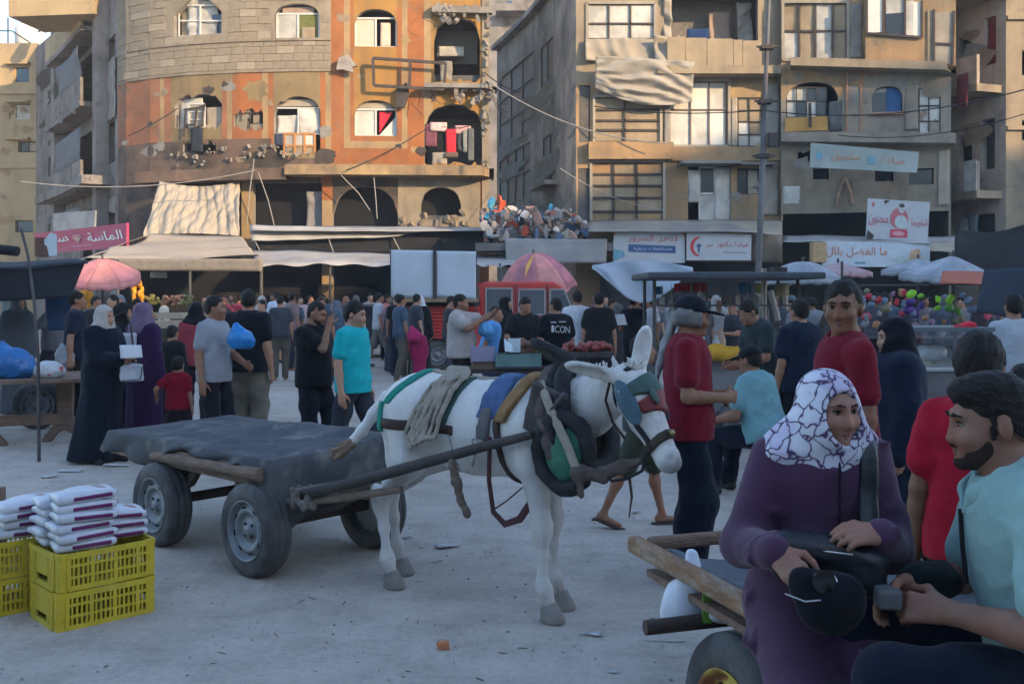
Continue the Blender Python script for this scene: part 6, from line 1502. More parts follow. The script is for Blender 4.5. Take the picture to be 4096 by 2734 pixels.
def build_donkey():
 coat = mat('donkey_coat', (0.74, 0.72, 0.68), rough=0.95, var=0.10, scale=9, bump=0.35, bscale=90, sheen=0.1, spec=0.05, stretch=(1, 1, 0.45),
    col2=(0.42, 0.385, 0.35), mix_scale=2.2, mix_lo=0.50, mix_hi=0.78, col3=(0.33, 0.29, 0.26))
 def dk_col(v):
  base = np.array([[0.70, 0.685, 0.66]]).repeat(len(v), 0)
  dirt = np.clip((0.30 - v[:, 2]) / 0.22, 0, 1) ** 1.5
  base = base * (1 - 0.55 * dirt[:, None]) + np.array([[0.30, 0.27, 0.24]]) * 0.55 * dirt[:, None]
  a = (v - DK_POLL) @ DK_AX; f = (v - DK_POLL) @ DK_F
  onhead = (v[:, 0] > 0.98) & (v[:, 2] < 1.1)
  mz = np.clip((a - 0.395) / 0.075, 0, 1) * onhead
  base = base * (1 - 0.62 * mz[:, None]) + np.array([[0.20, 0.18, 0.17]]) * 0.62 * mz[:, None]
  return base
 nt = coat.node_tree
 att = nt.nodes.new('ShaderNodeAttribute'); att.attribute_name = 'Col'
 rgb = [n for n in nt.nodes if n.type == 'RGB'][0]
 for l in list(rgb.outputs[0].links):
  to = l.to_socket; nt.links.remove(l); nt.links.new(att.outputs['Color'], to)
 t = thing('donkey', 'white donkey in harness with lowered head, hitched to the flat cart', 'donkey', DK_LOC, DK_YAW)
 S = SDF(); dk_trunk(S); dk_neck(S); dk_head(S)
 for sg in (-1, 1):
  dk_leg(S, *FL[sg]); dk_leg(S, *HL[sg])
  S.ell(HL[sg][0][3] + V3(-0.035, 0, 0.035), (0.030, 0.026, 0.045), 0.03)
  S.ell(dh(0.455, 0.037 * sg, 0.018), (0.020, 0.014, 0.012), 0.01, DK_H, sub=True)
 def ear(base, tip, wide, face):
  base, tip = np.array(base), np.array(tip); ax = unit(tip - base); L = np.linalg.norm(tip - base)
  n = unit(np.array(face) - ax * (np.array(face) @ ax)); w = np.cross(ax, n); M = np.stack([w, n, ax], 1)
  S.cap(base - ax * 0.03, base + ax * 0.05, 0.038, 0.036, 0.03)
  S.ell(base + ax * L * 0.52, (wide, 0.026, L * 0.53), 0.02, M)
  S.ell(base + ax * L * 0.56 + n * 0.022, (wide * 0.66, 0.022, L * 0.40), 0.008, M, sub=True)
 ear(dh(0.005, 0.062, 0.0), dh(0.005, 0.062, 0.0) + V3(-0.29, -0.02, 0.045), 0.048, (0.1, -0.75, -0.6))
 ear(dh(-0.015, -0.045, 0.02), dh(-0.015, -0.045, 0.02) + V3(0.035, 0.02, 0.205), 0.048, (0.75, -0.65, 0.1))
 d1, d2 = wob(5, 0.006, 13), crease(8, 0.0035, 24, (1, .5, 1)); S.disp = lambda p: d1(p) + d2(p)
 b = S.build('body', coat, t, 0.0095, dk_col)
 S = SDF(); r = random.Random(3)
 for i in range(26):
  u = i / 25; p = DK_N[0] * (1 - u) + DK_N[2] * u if u < 0 else (DK_N[0] + (DK_N[1] - DK_N[0]) * u * 2 if u < 0.5 else DK_N[1] + (DK_N[2] - DK_N[1]) * (u * 2 - 1))
  rr = 0.19 - 0.085 * u
  p = p + V3(-0.25, 0, 0.97) * rr
  S.cap(p - V3(0, 0, 0.03), p + V3(r.uniform(-0.05, 0.02), r.uniform(-0.03, 0.02), r.uniform(0.02, 0.045)), 0.016, 0.005, 0.012)
 for i in range(26):
  p = dh(-0.02 + 0.02 * r.random(), 0.03 * r.uniform(-1, 1), 0.06)
  S.cap(p, p + V3(r.uniform(-0.08, 0.03), r.uniform(-0.05, 0.03), r.uniform(0.0, 0.045)), 0.011, 0.004, 0.010)
 S.build('mane', mat('mane', (0.55, 0.53, 0.50), rough=0.9, bump=0.6, bscale=120), t, 0.006)
 S = SDF(); S.path([V3(-0.64, -0.02, 1.06), V3(-0.715, -0.05, 0.96), V3(-0.78, -0.08, 0.86), V3(-0.86, -0.10, 0.78)], [0.04, 0.034, 0.030, 0.028], 0.03)
 tl = S.build('tail', coat, t, 0.008, dk_col)
 S = SDF(); r = random.Random(8)
 for i in range(22):
  a = V3(-0.84, -0.10, 0.79) + V3(r.uniform(-.02, .02), r.uniform(-.02, .02), r.uniform(-.02, .02))
  S.path([a, a + V3(-0.06 + r.uniform(-.02, .02), -0.02, -0.05 + r.uniform(-.025, .03)), a + V3(-0.13 + r.uniform(-.05, .05), -0.03 + r.uniform(-.03, .03), -0.07 + r.uniform(-.05, .04))], [0.014, 0.009, 0.003], 0.010)
 S.build('tail_tuft', mat('tail_tuft', (0.25, 0.17, 0.12), rough=0.9, bump=0.6, bscale=130, var=0.3), tl, 0.006)
 hoofm = mat('hoof', (0.24, 0.22, 0.20), rough=0.75, var=0.2, scale=20, bump=0.2)
 for sg in (-1, 1):
  for pts, sgn in ((FL[sg][0], 1), (HL[sg][0], 1)):
   c = pts[-1]; S = SDF()
   S.cap((c[0] + 0.004, c[1], 0.085), (c[0] + 0.030, c[1], 0.012), 0.036, 0.054, 0.01)
   S.cap((c[0] - 0.018, c[1], 0.06), (c[0] - 0.01, c[1], 0.012), 0.034, 0.042, 0.02)
   S.clip((0, 0, 0), (0, 0, -1)); S.clip((c[0], 0, 0.092), (-0.35, 0, 1))
   S.build('hoof', hoofm, t, 0.006)
 eyem = mat('animal_eye', (0.012, 0.009, 0.008), rough=0.08, var=0.02, spec=0.6)
 for sg in (-1, 1):
  S = SDF(); S.ell(dh(0.125, 0.094 * sg, 0.026), (0.019, 0.009, 0.013), 0.002, DK_H); S.build('eye', eyem, t, 0.004)
 # ------------------------------------------------ harness: a thing the donkey wears
 h = thing('harness', 'worn leather and webbing harness with padded collar on the white donkey', 'harness', DK_LOC, DK_YAW)
 brown = mat('leather_brown', (0.050, 0.030, 0.024), rough=0.65, var=0.3, scale=12, bump=0.2, bscale=70)
 dark = mat('leather_dark', (0.022, 0.021, 0.024), rough=0.7, var=0.35, scale=10, bump=0.3, bscale=50)
 green = mat('webbing_green', (0.012, 0.20, 0.155), rough=0.85, var=0.12, scale=30, bump=0.15, bscale=200)
 dgreen = mat('webbing_dull_green', (0.045, 0.095, 0.08), rough=0.9, var=0.25, scale=20, bump=0.2)
 cream = mat('webbing_cream', (0.32, 0.28, 0.23), rough=0.95, var=0.2, scale=14, bump=0.4, bscale=60)
 grey = mat('webbing_grey', (0.13, 0.125, 0.13), rough=0.9, var=0.2, scale=20, bump=0.2)
 blue = mat('saddle_cloth_blue', (0.07, 0.12, 0.25), rough=0.95, var=0.25, scale=14, bump=0.5, bscale=30)
 tan = mat('saddle_pad_tan', (0.26, 0.15, 0.065), rough=0.9, var=0.2, scale=14, bump=0.4, bscale=40)
 steel = mat('harness_steel', (0.25, 0.24, 0.24), rough=0.45, metal=0.8, var=0.2)
 def band(name, m, p0, n, w, inf=0.010, clips=(), vox=0.012, parts=(dk_trunk,), disp=None):
  S = SDF()
  for f in parts: f(S, inf)
  n = unit(n); p0 = np.array(p0, float)
  S.disp = disp
  S.clip(p0 + n * w / 2, n); S.clip(p0 - n * w / 2, -n)
  for c in clips: S.clip(*c)
  return S.build(name, m, h, vox)
 band('rump_strap', green, (-0.455, 0, 1.06), (0.80, 0, -0.60), 0.058, 0.010, [((0, 0, 1.055), (0, 0, -1))])
 band('rump_strap', green, (-0.50, 0, 1.03), (1, 0, 0.16), 0.058, 0.016, [((0, 0, 0.90), (0, 0, -1)), ((0, 0, 1.06), (0, 0, 1))], parts=(dk_trunk, dk_upper))
 band('breeching_strap', brown, (0, 0, 0.935), (0.03, 0, 1), 0.056, 0.011, [((0.0, 0, 0), (1, 0, 0))], parts=(dk_trunk, dk_upper))
 band('loin_strap', dgreen, (-0.045, 0, 1.06), (0.95, 0, -0.26), 0.045, 0.010, [((0, 0, 0.93), (0, 0, -1))])
 band('back_strap', cream, (0, 0.0, 1.2), (0, 1, 0), 0.05, 0.012, [((0, 0, 1.12), (0, 0, -1)), ((-0.30, 0, 0), (-1, 0, 0))], disp=wob(3, 0.006, 40))
 band('saddle_cloth', blue, (0.225, 0, 1.05), (1, 0, -0.12), 0.15, 0.020, [((0, 0, 1.01), (0, 0.0, -1))], disp=wob(9, 0.014, 26))
 band('saddle_pad', tan, (0.325, 0, 1.06), (0.93, 0, -0.42), 0.075, 0.030, [((0, 0, 1.00), (0, 0, -1))], disp=wob(4, 0.006, 30))
 band('saddle_strap', grey, (0.195, 0, 1.0), (1, 0, -0.05), 0.070, 0.022, [((0, 0, 0.90), (0, 0, -1)), ((0, 0, 1.07), (0, 0, 1))])
 band('girth', brown, (0.275, 0, 0.95), (0.985, 0, 0.14), 0.046, 0.012)
 cc = V3(0.685, -0.04, 1.03); cn = unit((0.93, -0.10, 0.30)); cu = unit(V3(-0.33, 0, 0.94)); cs = np.cross(cn, cu)
 def ring(name, m, rs, ru, rad, off, seed, sag=0.0, vox=0.010, amp=0.010):
  S = SDF(); pts = []
  for i in range(25):
   a = 2 * math.pi * i / 24
   pts.append(cc + cn * (off + sag * math.cos(a) * 0) + cs * rs * math.sin(a) * (1.0 - 0.25 * math.cos(a)) + cu * ru * math.cos(a))
  S.path(pts, [rad] * 25, 0.02); S.disp = wob(seed, amp, 30)
  return S.build(name, m, h, vox)
 ring('collar', dark, 0.175, 0.255, 0.042, 0.02, 2)
 ring('collar_pad', mat('collar_pad', (0.10, 0.075, 0.07), rough=0.95, var=0.35, scale=10, bump=0.5, bscale=30), 0.195, 0.27, 0.040, -0.075, 6, amp=0.016)
 ring('hames', dark, 0.215, 0.285, 0.020, -0.03, 12)
 S = SDF(); S.cap(cc + cu * 0.30 + cn * 0.0, cc + cu * 0.45 - cn * 0.16, 0.05, 0.02, 0.03, flat=0.5, fdir=cs); S.cap(cc + cu * 0.30 + cn * 0.04, cc + cu * 0.44 - cn * 0.10 + cs * 0.04, 0.03, 0.015, 0.02)
 S.disp = wob(4, 0.006, 40); S.build('collar_peak', dark, h, 0.008)
 M0 = rotz(R(-8))
 S = SDF(); S.ell((0.70, -0.225, 0.89), (0.115, 0.05, 0.14), 0.02, M0); S.disp = wob(21, 0.006, 30); S.build('feed_pouch', mat('pouch_green', (0.03, 0.13, 0.085), rough=0.6, var=0.3, scale=9, bump=0.3, bscale=25), h, 0.008)
 S = SDF(); pts = [V3(0.70 + 0.145 * math.cos(a), -0.225 - 0.012 * math.sin(a), 0.885 + 0.175 * math.sin(a)) for a in np.linspace(-0.5, 2 * math.pi - 0.5, 22)]
 S.path(pts, [0.036] * 22, 0.02); S.disp = wob(22, 0.01, 28); S.build('pouch_rim', dark, h, 0.009)
 S = SDF(); S.box((0.575, -0.205, 1.07), (0.105, 0.022, 0.13), 0.015, 0.02, roty(R(18)) @ rotz(R(4))); S.disp = wob(25, 0.014, 24); S.build('shoulder_flap', mat('flap_leather', (0.085, 0.07, 0.072), rough=0.85, var=0.3, scale=9, bump=0.4, bscale=30), h, 0.009)
 mb = MB()
 mb.tube([(0.545, -0.20, 1.215), (0.645, -0.262, 1.09), (0.745, -0.285, 0.95), (0.82, -0.29, 0.80)], 0.026, 8, flat=0.35, up=(0, -1, 0))
 mb.build('cross_strap', cream, h, local=True)
 mb = MB(); mb.tube([(0.58, -0.235, 1.03), (0.69, -0.275, 1.13), (0.73, -0.265, 1.18)], 0.014, 8, flat=0.5); mb.build('cross_strap', grey, h, local=True)
 mb = MB(); mb.tube([(0.53, -0.27, 0.965), (0.56, -0.265, 0.98), (0.60, -0.255, 1.0)], 0.006, 6); mb.build('trace_cord', dark, h, local=True)
 S = SDF(); S.path([V3(0.81, -0.28, 0.80), V3(0.92, -0.24, 0.80), V3(1.02, -0.20, 0.84), V3(1.09, -0.19, 0.87)], [0.032, 0.036, 0.030, 0.022], 0.02)
 S.cap((0.82, -0.28, 0.80), (0.83, -0.28, 0.70), 0.038, 0.018, 0.03); S.disp = wob(31, 0.012, 40)
 S.build('chest_strap', mat('chest_strap', (0.11, 0.085, 0.075), rough=0.9, var=0.45, scale=14, bump=0.4, bscale=40), h, 0.008)
 def hband(name, m, a, tilt, w, inf=0.009, clips=()):
  n = unit(DK_AX + DK_F * tilt); S = SDF(); dk_head(S, inf)
  p0 = dh(a, 0, 0); S.clip(p0 + n * w / 2, n); S.clip(p0 - n * w / 2, -n)
  for c in clips: S.clip(*c)
  return S.build(name, m, h, 0.007)
 hband('noseband', mat('noseband', (0.055, 0.040, 0.030), rough=0.7, var=0.4, scale=18, bump=0.3), 0.345, 0.10, 0.042)
 hband('browband', dark, 0.012, 0.55, 0.030, 0.012)
 mb = MB(); mb.box(dh(0.345, 0.012, 0.074), (0.03, 0.022, 0.014), rot=Matrix(np.stack([DK_SIDE, DK_AX, DK_F], 1).tolist())); bevel(mb.build('brass_buckle', mat('brass', (0.22, 0.17, 0.08), rough=0.35, metal=0.9), h, local=True), 0.003)
 S = SDF(); dk_head(S, 0.010); n2 = unit(DK_SIDE * 0.25 + DK_F * 0.10 + DK_AX * 0.02)
 def cheek(name, m, f0, f1, w, inf=0.011):
  S = SDF(); dk_head(S, inf)
  p0, p1 = dh(0.02, 0.09, f0), dh(0.36, 0.05, f1); d = unit(p1 - p0); n = unit(np.cross(d, DK_SIDE))
  S.clip(p0 + n * w / 2, n); S.clip(p0 - n * w / 2, -n)
  S.clip(dh(0.0, 0, 0), -DK_AX); S.clip(dh(0.37, 0, 0), DK_AX)
  S.build(name, m, h, 0.007)
 cheek('cheek_strap', dark, -0.055, -0.045, 0.026)
 bl = mat('blinker_teal', (0.055, 0.115, 0.15), rough=0.5, var=0.3, scale=8, bump=0.2, bscale=30)
 for sg in (1, -1):
  S = SDF(); M = np.stack([DK_AX, unit(DK_SIDE * sg + DK_F * 0.35), unit(DK_F - DK_SIDE * sg * 0.35)], 1)
  S.ell(dh(0.135, 0.108 * sg, -0.002), (0.120, 0.012, 0.048), 0.01, M); S.ell(dh(0.135, 0.095 * sg, -0.002), (0.100, 0.012, 0.034), 0.008, M, sub=True)
  S.build('blinker', bl, h, 0.006)
 S = SDF(); S.ell(dh(0.075, 0.121, -0.01), (0.018, 0.005, 0.008), 0.004, DK_H); S.build('blinker_glint', mat('glint_grey', (0.25, 0.27, 0.29), rough=0.4), h, 0.005)  # pale spot modelled on the blinker as its glint
 def patch(name, m, a, s_, f, ra, rs, inf):
  S = SDF(); dk_head(S, inf)
  c = dh(a, s_, f)
  S.clip(c + DK_AX * ra, unit(DK_AX + DK_SIDE * 0.25)); S.clip(c - DK_AX * ra, unit(-DK_AX + DK_SIDE * 0.2))
  S.clip(c + DK_SIDE * rs, DK_SIDE); S.clip(c - DK_SIDE * rs, -DK_SIDE); S.clip(dh(a, s_, 0.022), -DK_F)
  S.build(name, m, h, 0.006)
 patch('forehead_patch', mat('patch_red', (0.22, 0.050, 0.050), rough=0.6, var=0.2, scale=12, bump=0.2), 0.185, 0.0, 0.02, 0.045, 0.10, 0.016)
 patch('forehead_patch', mat('patch_green', (0.05, 0.095, 0.085), rough=0.6, var=0.25, scale=12, bump=0.2), 0.095, 0.0, 0.02, 0.055, 0.10, 0.015)
 S = SDF(); S.ell(dh(0.165, 0.035, 0.100), (0.045, 0.022, 0.010), 0.01, DK_H); S.build('forehead_patch', MATS['patch_green'], h, 0.006)
 mb = MB(); mb.tube([dh(0.0, 0.10, -0.05), dh(0.06, 0.115, -0.11), dh(0.17, 0.11, -0.135), dh(0.26, 0.09, -0.13)], 0.012, 6, flat=0.4); mb.build('throat_lash', brown, h, local=True)
 mb = MB(); mb.tube([dh(0.36, 0.055, -0.08), dh(0.42, 0.06, -0.15), V3(1.06, -0.25, 0.80), V3(0.98, -0.25, 0.78), V3(0.86, -0.26, 0.86)], 0.008, 6); mb.build('rein', dark, h, local=True)
 mb = MB(); mb.tube([V3(1.07, -0.245, 0.80), V3(1.085, -0.25, 0.72), V3(1.075, -0.26, 0.62)], [0.012, 0.010, 0.004], 6, flat=0.5); mb.build('rein_end', brown, h, local=True)
 S = SDF(); r = random.Random(5)
 for k in range(4):
  x0 = -0.235 + 0.038 * k; b = 0.008 * k
  pts = [V3(x0 + 0.10, -0.05, 1.235), V3(x0 + 0.05, -0.16, 1.165 + 0.01 * k), V3(x0 - 0.01, -0.238, 1.03), V3(x0 - 0.055 - 0.01 * k, -0.262, 0.90 - 0.01 * k), V3(x0 - 0.01, -0.277, 0.835 + 0.018 * k), V3(x0 + 0.04, -0.268, 0.90), V3(x0 + 0.06, -0.243, 1.01), V3(x0 + 0.085, -0.175, 1.15), V3(x0 + 0.11, -0.06, 1.23)]
  S.path(pts, [0.0135] * len(pts), 0.004)
 S.cap((-0.14, -0.05, 1.235), (-0.06, -0.03, 1.235), 0.030, 0.03, 0.02); S.disp = wob(41, 0.005, 60)
 S.build('rope_coil', cream, h, 0.0075)
 def chain(a, b, n, m, sag=0.02):
  mb = MB(); a, b = Vector(a), Vector(b)
  for i in range(n):
   u0, u1 = i / n, (i + 1.25) / n
   p0 = a.lerp(b, u0) - Vector((0, 0, sag * math.sin(math.pi * u0))); p1 = a.lerp(b, min(u1, 1)) - Vector((0, 0, sag * math.sin(math.pi * min(u1, 1))))
   d = (p1 - p0).normalized(); s_ = d.cross(Vector((0.3, 1, 0)) if i % 2 else Vector((1, 0.2, 0.3))).normalized()
   L = (p1 - p0).length; ring_ = []
   for j in range(9):
    aa = 2 * math.pi * j / 8
    ring_.append((p0 + p1) / 2 + d * math.cos(aa) * L / 2 + s_ * math.sin(aa) * 0.010)
   mb.tube(ring_, 0.003, 5, caps=False)
  mb.build('chain', m, h, local=True)
 chain((0.0, -0.25, 0.92), (0.14, -0.33, 0.75), 7, steel)
 chain((0.195, -0.275, 0.84), (0.20, -0.31, 0.79), 3, steel)
 mb = MB(); mb.tube([(0.165, -0.262, 0.91), (0.225, -0.262, 0.91), (0.21, -0.268, 0.86), (0.195, -0.27, 0.84), (0.18, -0.268, 0.86), (0.165, -0.262, 0.91)], 0.0045, 6); mb.build('shaft_ring', steel, h, local=True)
 chain((-0.52, -0.16, 0.575), (-0.18, -0.30, 0.66), 9, steel, 0.03)
 mb = MB(); mb.tube([(0.28, -0.265, 0.93), (0.30, -0.30, 0.72), (0.32, -0.29, 0.56), (0.37, -0.26, 0.50), (0.42, -0.20, 0.52), (0.44, -0.12, 0.60)], 0.020, 8, flat=0.3); mb.build('loose_strap', mat('leather_red', (0.075, 0.032, 0.030), rough=0.65, var=0.25), h, local=True)
 mb = MB(); mb.tube([(0.32, -0.29, 0.57), (0.38, -0.25, 0.62), (0.43, -0.19, 0.68)], 0.010, 8, flat=0.4); mb.build('loose_strap', MATS['leather_red'], h, local=True)
 S = SDF(); S.path([V3(0.10, -0.345, 0.79), V3(0.13, -0.35, 0.70), V3(0.155, -0.345, 0.60), V3(0.19, -0.34, 0.545)], [0.016, 0.021, 0.014, 0.020], 0.02); S.disp = wob(44, 0.010, 70)
 S.build('tied_rag', mat('rag_brown', (0.13, 0.10, 0.08), rough=0.95, var=0.4, scale=20, bump=0.4), h, 0.007)
 return t
donkey = build_donkey()
# ---------------------------------------------------------------- vehicles, stalls, umbrellas
def smooth_box(S, c, h, rd): S.box(c, h, rd, 0.01); return S
def build_pickup():
 d = 22.0
 t = thing('pickup_truck', 'red crew-cab pickup truck carrying a white boxed frame on its bed', 'pickup truck', (0, d, 0))
 red = mat('truck_red', (0.55, 0.045, 0.032), rough=0.42, var=0.12, scale=2.5, bump=0.05, spec=0.5, col2=(0.42, 0.05, 0.04), mix_scale=1.2)
 Xp = lambda px: X_(px, d)
 x0, xc, x1 = Xp(392), Xp(480), Xp(581)
 W = 1.65; yb = d; yf = d + W
 def side(name, poly, y0, y1, m, bev=0.03):
  mb = MB(); mb.prism(poly, y0, y1, M=Matrix(((1, 0, 0), (0, 0, 1), (0, 1, 0))).transposed() if False else Matrix(((1, 0, 0), (0, 0, 1), (0, 1, 0))))
  o = mb.build(name, m, t); return bevel(o, bev, 3, 30)
 def arch(xc_, r_, n=9): return [(xc_ - r_ * math.cos(math.pi * i / n), 0.36 + r_ * math.sin(math.pi * i / n)) for i in range(n + 1)]
 xw1, xw2 = Xp(437), Xp(552)
 poly = [(x0, 0.42), (xw1 - 0.40, 0.42)] + arch(xw1, 0.38) + [(xw1 + 0.40, 0.40), (xw2 - 0.40, 0.40)] + arch(xw2, 0.38) + [(xw2 + 0.40, 0.40), (x1 + 0.05, 0.45), (x1 + 0.06, 0.95), (xc, 0.95), (xc, 1.42), (x0, 1.42)]
 side('body', poly, yb, yf, red)
 zr = Z_(281, d); zsill = 0.95
 cabp = [(xc, zsill), (x1 + 0.04, zsill), (x1 - 0.42, zr - 0.10), (x1 - 0.60, zr), (xc + 0.10, zr), (xc - 0.02, zr - 0.10)]
 cab = side('cab', cabp, yb + 0.02, yf - 0.02, red, 0.05)
 gl = mat('truck_glass', (0.10, 0.115, 0.13), rough=0.08, var=0.1, spec=0.6)
 def win(px0, px1, py0, py1, skew=0.0):
  mb = MB(); a, b, c, e = P(px0, py1, d - 0.012), P(px1, py1, d - 0.012), P(px1 - skew, py0, d - 0.012), P(px0, py0, d - 0.012)
  k = Vector((0, 0.03, 0)); vs = [a, b, c, e]; mb.add(vs + [q + k for q in vs], [(0, 1, 2, 3), (0, 4, 5, 1), (1, 5, 6, 2), (2, 6, 7, 3), (3, 7, 4, 0)]); w = mb.build('window', gl, t)
  mb = MB()
  for p, q in zip(vs, vs[1:] + vs[:1]): mb.bar(p, q, 0.035, 0.03, up=(0, 1, 0))
  mb.build('window_frame', mat('truck_trim', (0.35, 0.34, 0.33), rough=0.4, metal=0.5), w)
 win(486, 512, 288, 314); win(519, 545, 289, 314); win(550, 574, 289, 314, 10)
 mb = MB(); mb.tube([P(515.5, 284, d - 0.02), P(515.5, 352, d - 0.02)], 0.012, 6); mb.build('door_seam', frame_d, t)
 mb = MB(); mb.tube([P(547.5, 284, d - 0.02), P(547.5, 350, d - 0.02)], 0.012, 6); mb.build('door_seam', frame_d, t)
 mb = MB(); mb.box(P(522, 322, d - 0.03), (0.16, 0.04, 0.03)); mb.build('door_handle', frame_d, t)
 mb = MB(); mb.box(P(480, 284.5, d + 0.8), (0.1, 1.6, 0.06)); mb.build('roof_lip', red, t)
 for i in range(9):
  mb = MB(); z = 1.34 - i * 0.078; mb.box(((x0 + xc) / 2 + 0.02, d - 0.022, z), (xc - x0 - 0.12, 0.045, 0.042)); bevel(mb.build('side_rib', red, t), 0.012, 2)
 mb = MB(); mb.box(((x0 + xc) / 2, d - 0.01, 1.47), (xc - x0, 0.07, 0.07)); mb.build('top_rail', frame_d, t)
 mb = MB(); mb.box(((x0 + xc) / 2, d + W / 2, 1.44), (xc - x0 - 0.06, W - 0.06, 0.04)); mb.build('load_bed', frame_d, t)
 for xw in (xw1, xw2):
  for y in (d + 0.11, yf - 0.11): wheel(t, (xw, y - d, 0.335), 0.335, 0.19, out=-1 if y < d + 1 else 1)
 mb = MB(); mb.lathe((x1 + 0.05, d + 0.28, 0.78), [(0.0, 0.03), (0.10, 0.02), (0.115, 0.0)], 16, 'X'); mb.build('headlight', mat('lamp_glass', (0.5, 0.5, 0.48), rough=0.15), t)
 mb = MB(); mb.box((x1 + 0.09, d + W / 2, 0.5), (0.10, W, 0.16)); bevel(mb.build('bumper', frame_d, t), 0.03)
 fr = thing('display_boards', 'two white sheeted boards in a dark frame standing on the red pickup bed', 'boards', P(433, 297, d - 0.3))
 bw = mat('board_sheet', (0.46, 0.52, 0.58), rough=0.6, var=0.08, scale=1.2, bump=0.3, bscale=4, col2=(0.40, 0.44, 0.48), mix_scale=0.8)
 for a, b in (((391, 296.5), (434, 250)), ((435.5, 296), (476, 251))):
  quad_sheet('board', [P(a[0], a[1], d - 0.35), P(b[0], a[1] + (1.5 if a[0] < 400 else 3), d - 0.35), P(b[0], b[1], d - 0.35), P(a[0], b[1] - 0.5, d - 0.35)], bw, None, None, 14, 14, 0.02, 2.5, 23, parent=fr)
 mb = MB(); mb.bar(P(434.8, 298, d - 0.37), P(434.8, 250, d - 0.37), 0.07, 0.05, up=(0, 1, 0)); mb.build('mullion', frame_d, fr)
 for px in (391, 476): mb = MB(); mb.bar(P(px, 312, d - 0.3), P(px, 250, d - 0.3), 0.04, 0.04, up=(0, 1, 0)); mb.build('frame_post', frame_d, fr)
 mb = MB(); mb.box(P(434, 299.5, d - 0.1), (1.95, 0.5, 0.09)); mb.build('shelf', mat('shelf_wood', (0.26, 0.19, 0.12), rough=0.85, var=0.2), fr)
build_pickup()
def umbrella(label, c, r, rise, cols, n=8, tilt=(0, 0), pole=True, dome=0.5, valance=0.10, name='umbrella'):
 t = thing(name, label, 'umbrella', (c[0], c[1], 0))
 Mx = Euler((R(tilt[0]), R(tilt[1]), 0)).to_matrix(); C = Vector(c)
 def pnt(a, s, dz=0.0):
  rr = r * s; z = rise * (1 - s ** (1.0 + dome * 1.3)) + dz
  return C + Mx @ Vector((rr * math.cos(a), rr * math.sin(a), z))
 for i in range(n):
  a0, a1 = 2 * math.pi * i / n, 2 * math.pi * (i + 1) / n
  def fn(u, v):
   s = 0.02 + 0.98 * v
   a = lerp(a0, a1, u); chord = math.cos((a1 - a0) / 2) / math.cos(a - (a0 + a1) / 2)
   return pnt(a, s * (1 - (1 - chord) * v * 0.8), -0.05 * r * math.sin(math.pi * u) * v)
  mb = MB(); mb.grid(fn, 6, 8, thick=0.006)
  if valance:
   mb.grid(lambda u, v: fn(u, 1.0) + Vector((0, 0, -valance * v * (0.85 + 0.15 * math.sin(u * 12)))), 6, 2, thick=0.004)
  mb.build('panel', cols[i % len(cols)], t)
  mb = MB(); mb.tube([pnt(a0, s, -0.012) for s in (0.02, 0.35, 0.7, 1.0)], 0.008, 5); mb.build('rib', frame_d, t)
 if pole:
  mb = MB(); mb.tube([(C.x, C.y, 0), C + Mx @ Vector((0, 0, rise + 0.08))], 0.022, 8); mb.build('pole', iron_m0, t)
 return t
def pmat(n, c): return mat(n, c, rough=0.8, var=0.22, scale=3, bump=0.35, bscale=10, col2=tuple(x * .7 + .03 for x in c), mix_scale=2.5)
umbrella('big pink and mauve panelled umbrella rising behind the red pickup cab', P(537, 287, 24.6), 0.99, 0.86, [pmat('umb_pink', (0.60, 0.22, 0.22)), pmat('umb_mauve', (0.46, 0.18, 0.21)), pmat('umb_pink2', (0.62, 0.25, 0.23)), pmat('umb_rose', (0.50, 0.18, 0.22))], dome=0.9, tilt=(10, -6))
mb = MB(); mb.add([P(530, 258, 23.95), P(535, 253, 24.2), P(529, 268, 23.72), P(525, 277, 23.58), P(525.5, 266, 23.72)], [(0, 4, 3, 2, 1)]); tag(mb.build('ribbon', mat('ribbon_yellow', (0.60, 0.33, 0.08), rough=0.6)), 'yellow ribbon of cloth lying on the big pink umbrella', 'ribbon')
umbrella('small pink umbrella with sagging rim beside the cream canopy', P(103, 275, 19.2), 0.72, 0.33, [pmat('umb_salmon', (0.66, 0.27, 0.25)), pmat('umb_salmon2', (0.62, 0.24, 0.24))], dome=0.3, tilt=(14, 4), valance=0.14)
white_u = pmat('umb_white', (0.36, 0.38, 0.42)); white_u2 = pmat('umb_white2', (0.32, 0.345, 0.385))
umbrella('pale grey dome umbrella behind the roofed drinks stall', P(803, 279, 15.5), 0.60, 0.27, [white_u, white_u2], dome=0.9)
umbrella('wide white umbrella above the toy stall on the right', P(951, 277, 15.0), 0.78, 0.32, [white_u, white_u2], dome=0.1, tilt=(4, 4))
umbrella('faded pink umbrella between the two white ones', P(838, 272, 18.0), 0.62, 0.17, [pmat('umb_faded', (0.46, 0.30, 0.32))], dome=0.1)
umbrella('second white umbrella overlapping the wide white one', P(918, 270, 19.0), 0.70, 0.22, [white_u2], dome=0.1)
def sling(u, v):
 px = lerp(592, 693, u); top = lerp(265, 267, u) - 6 * math.sin(math.pi * u); bot = lerp(268, 272, u) + 32 * math.sin(math.pi * u) ** 1.3
 return P(px, lerp(bot, top, v), 14.6 + 0.5 * v + 0.10 * math.sin(14 * u + 5 * v))
mb = MB(); mb.grid(sling, 40, 16, thick=0.008); tag(mb.build('cloth_awning', mat('cloth_bluewhite', (0.34, 0.37, 0.41), rough=0.75, var=0.1, scale=3, bump=0.3, bscale=8)), 'sagging white cloth awning behind the donkey ears', 'awning')
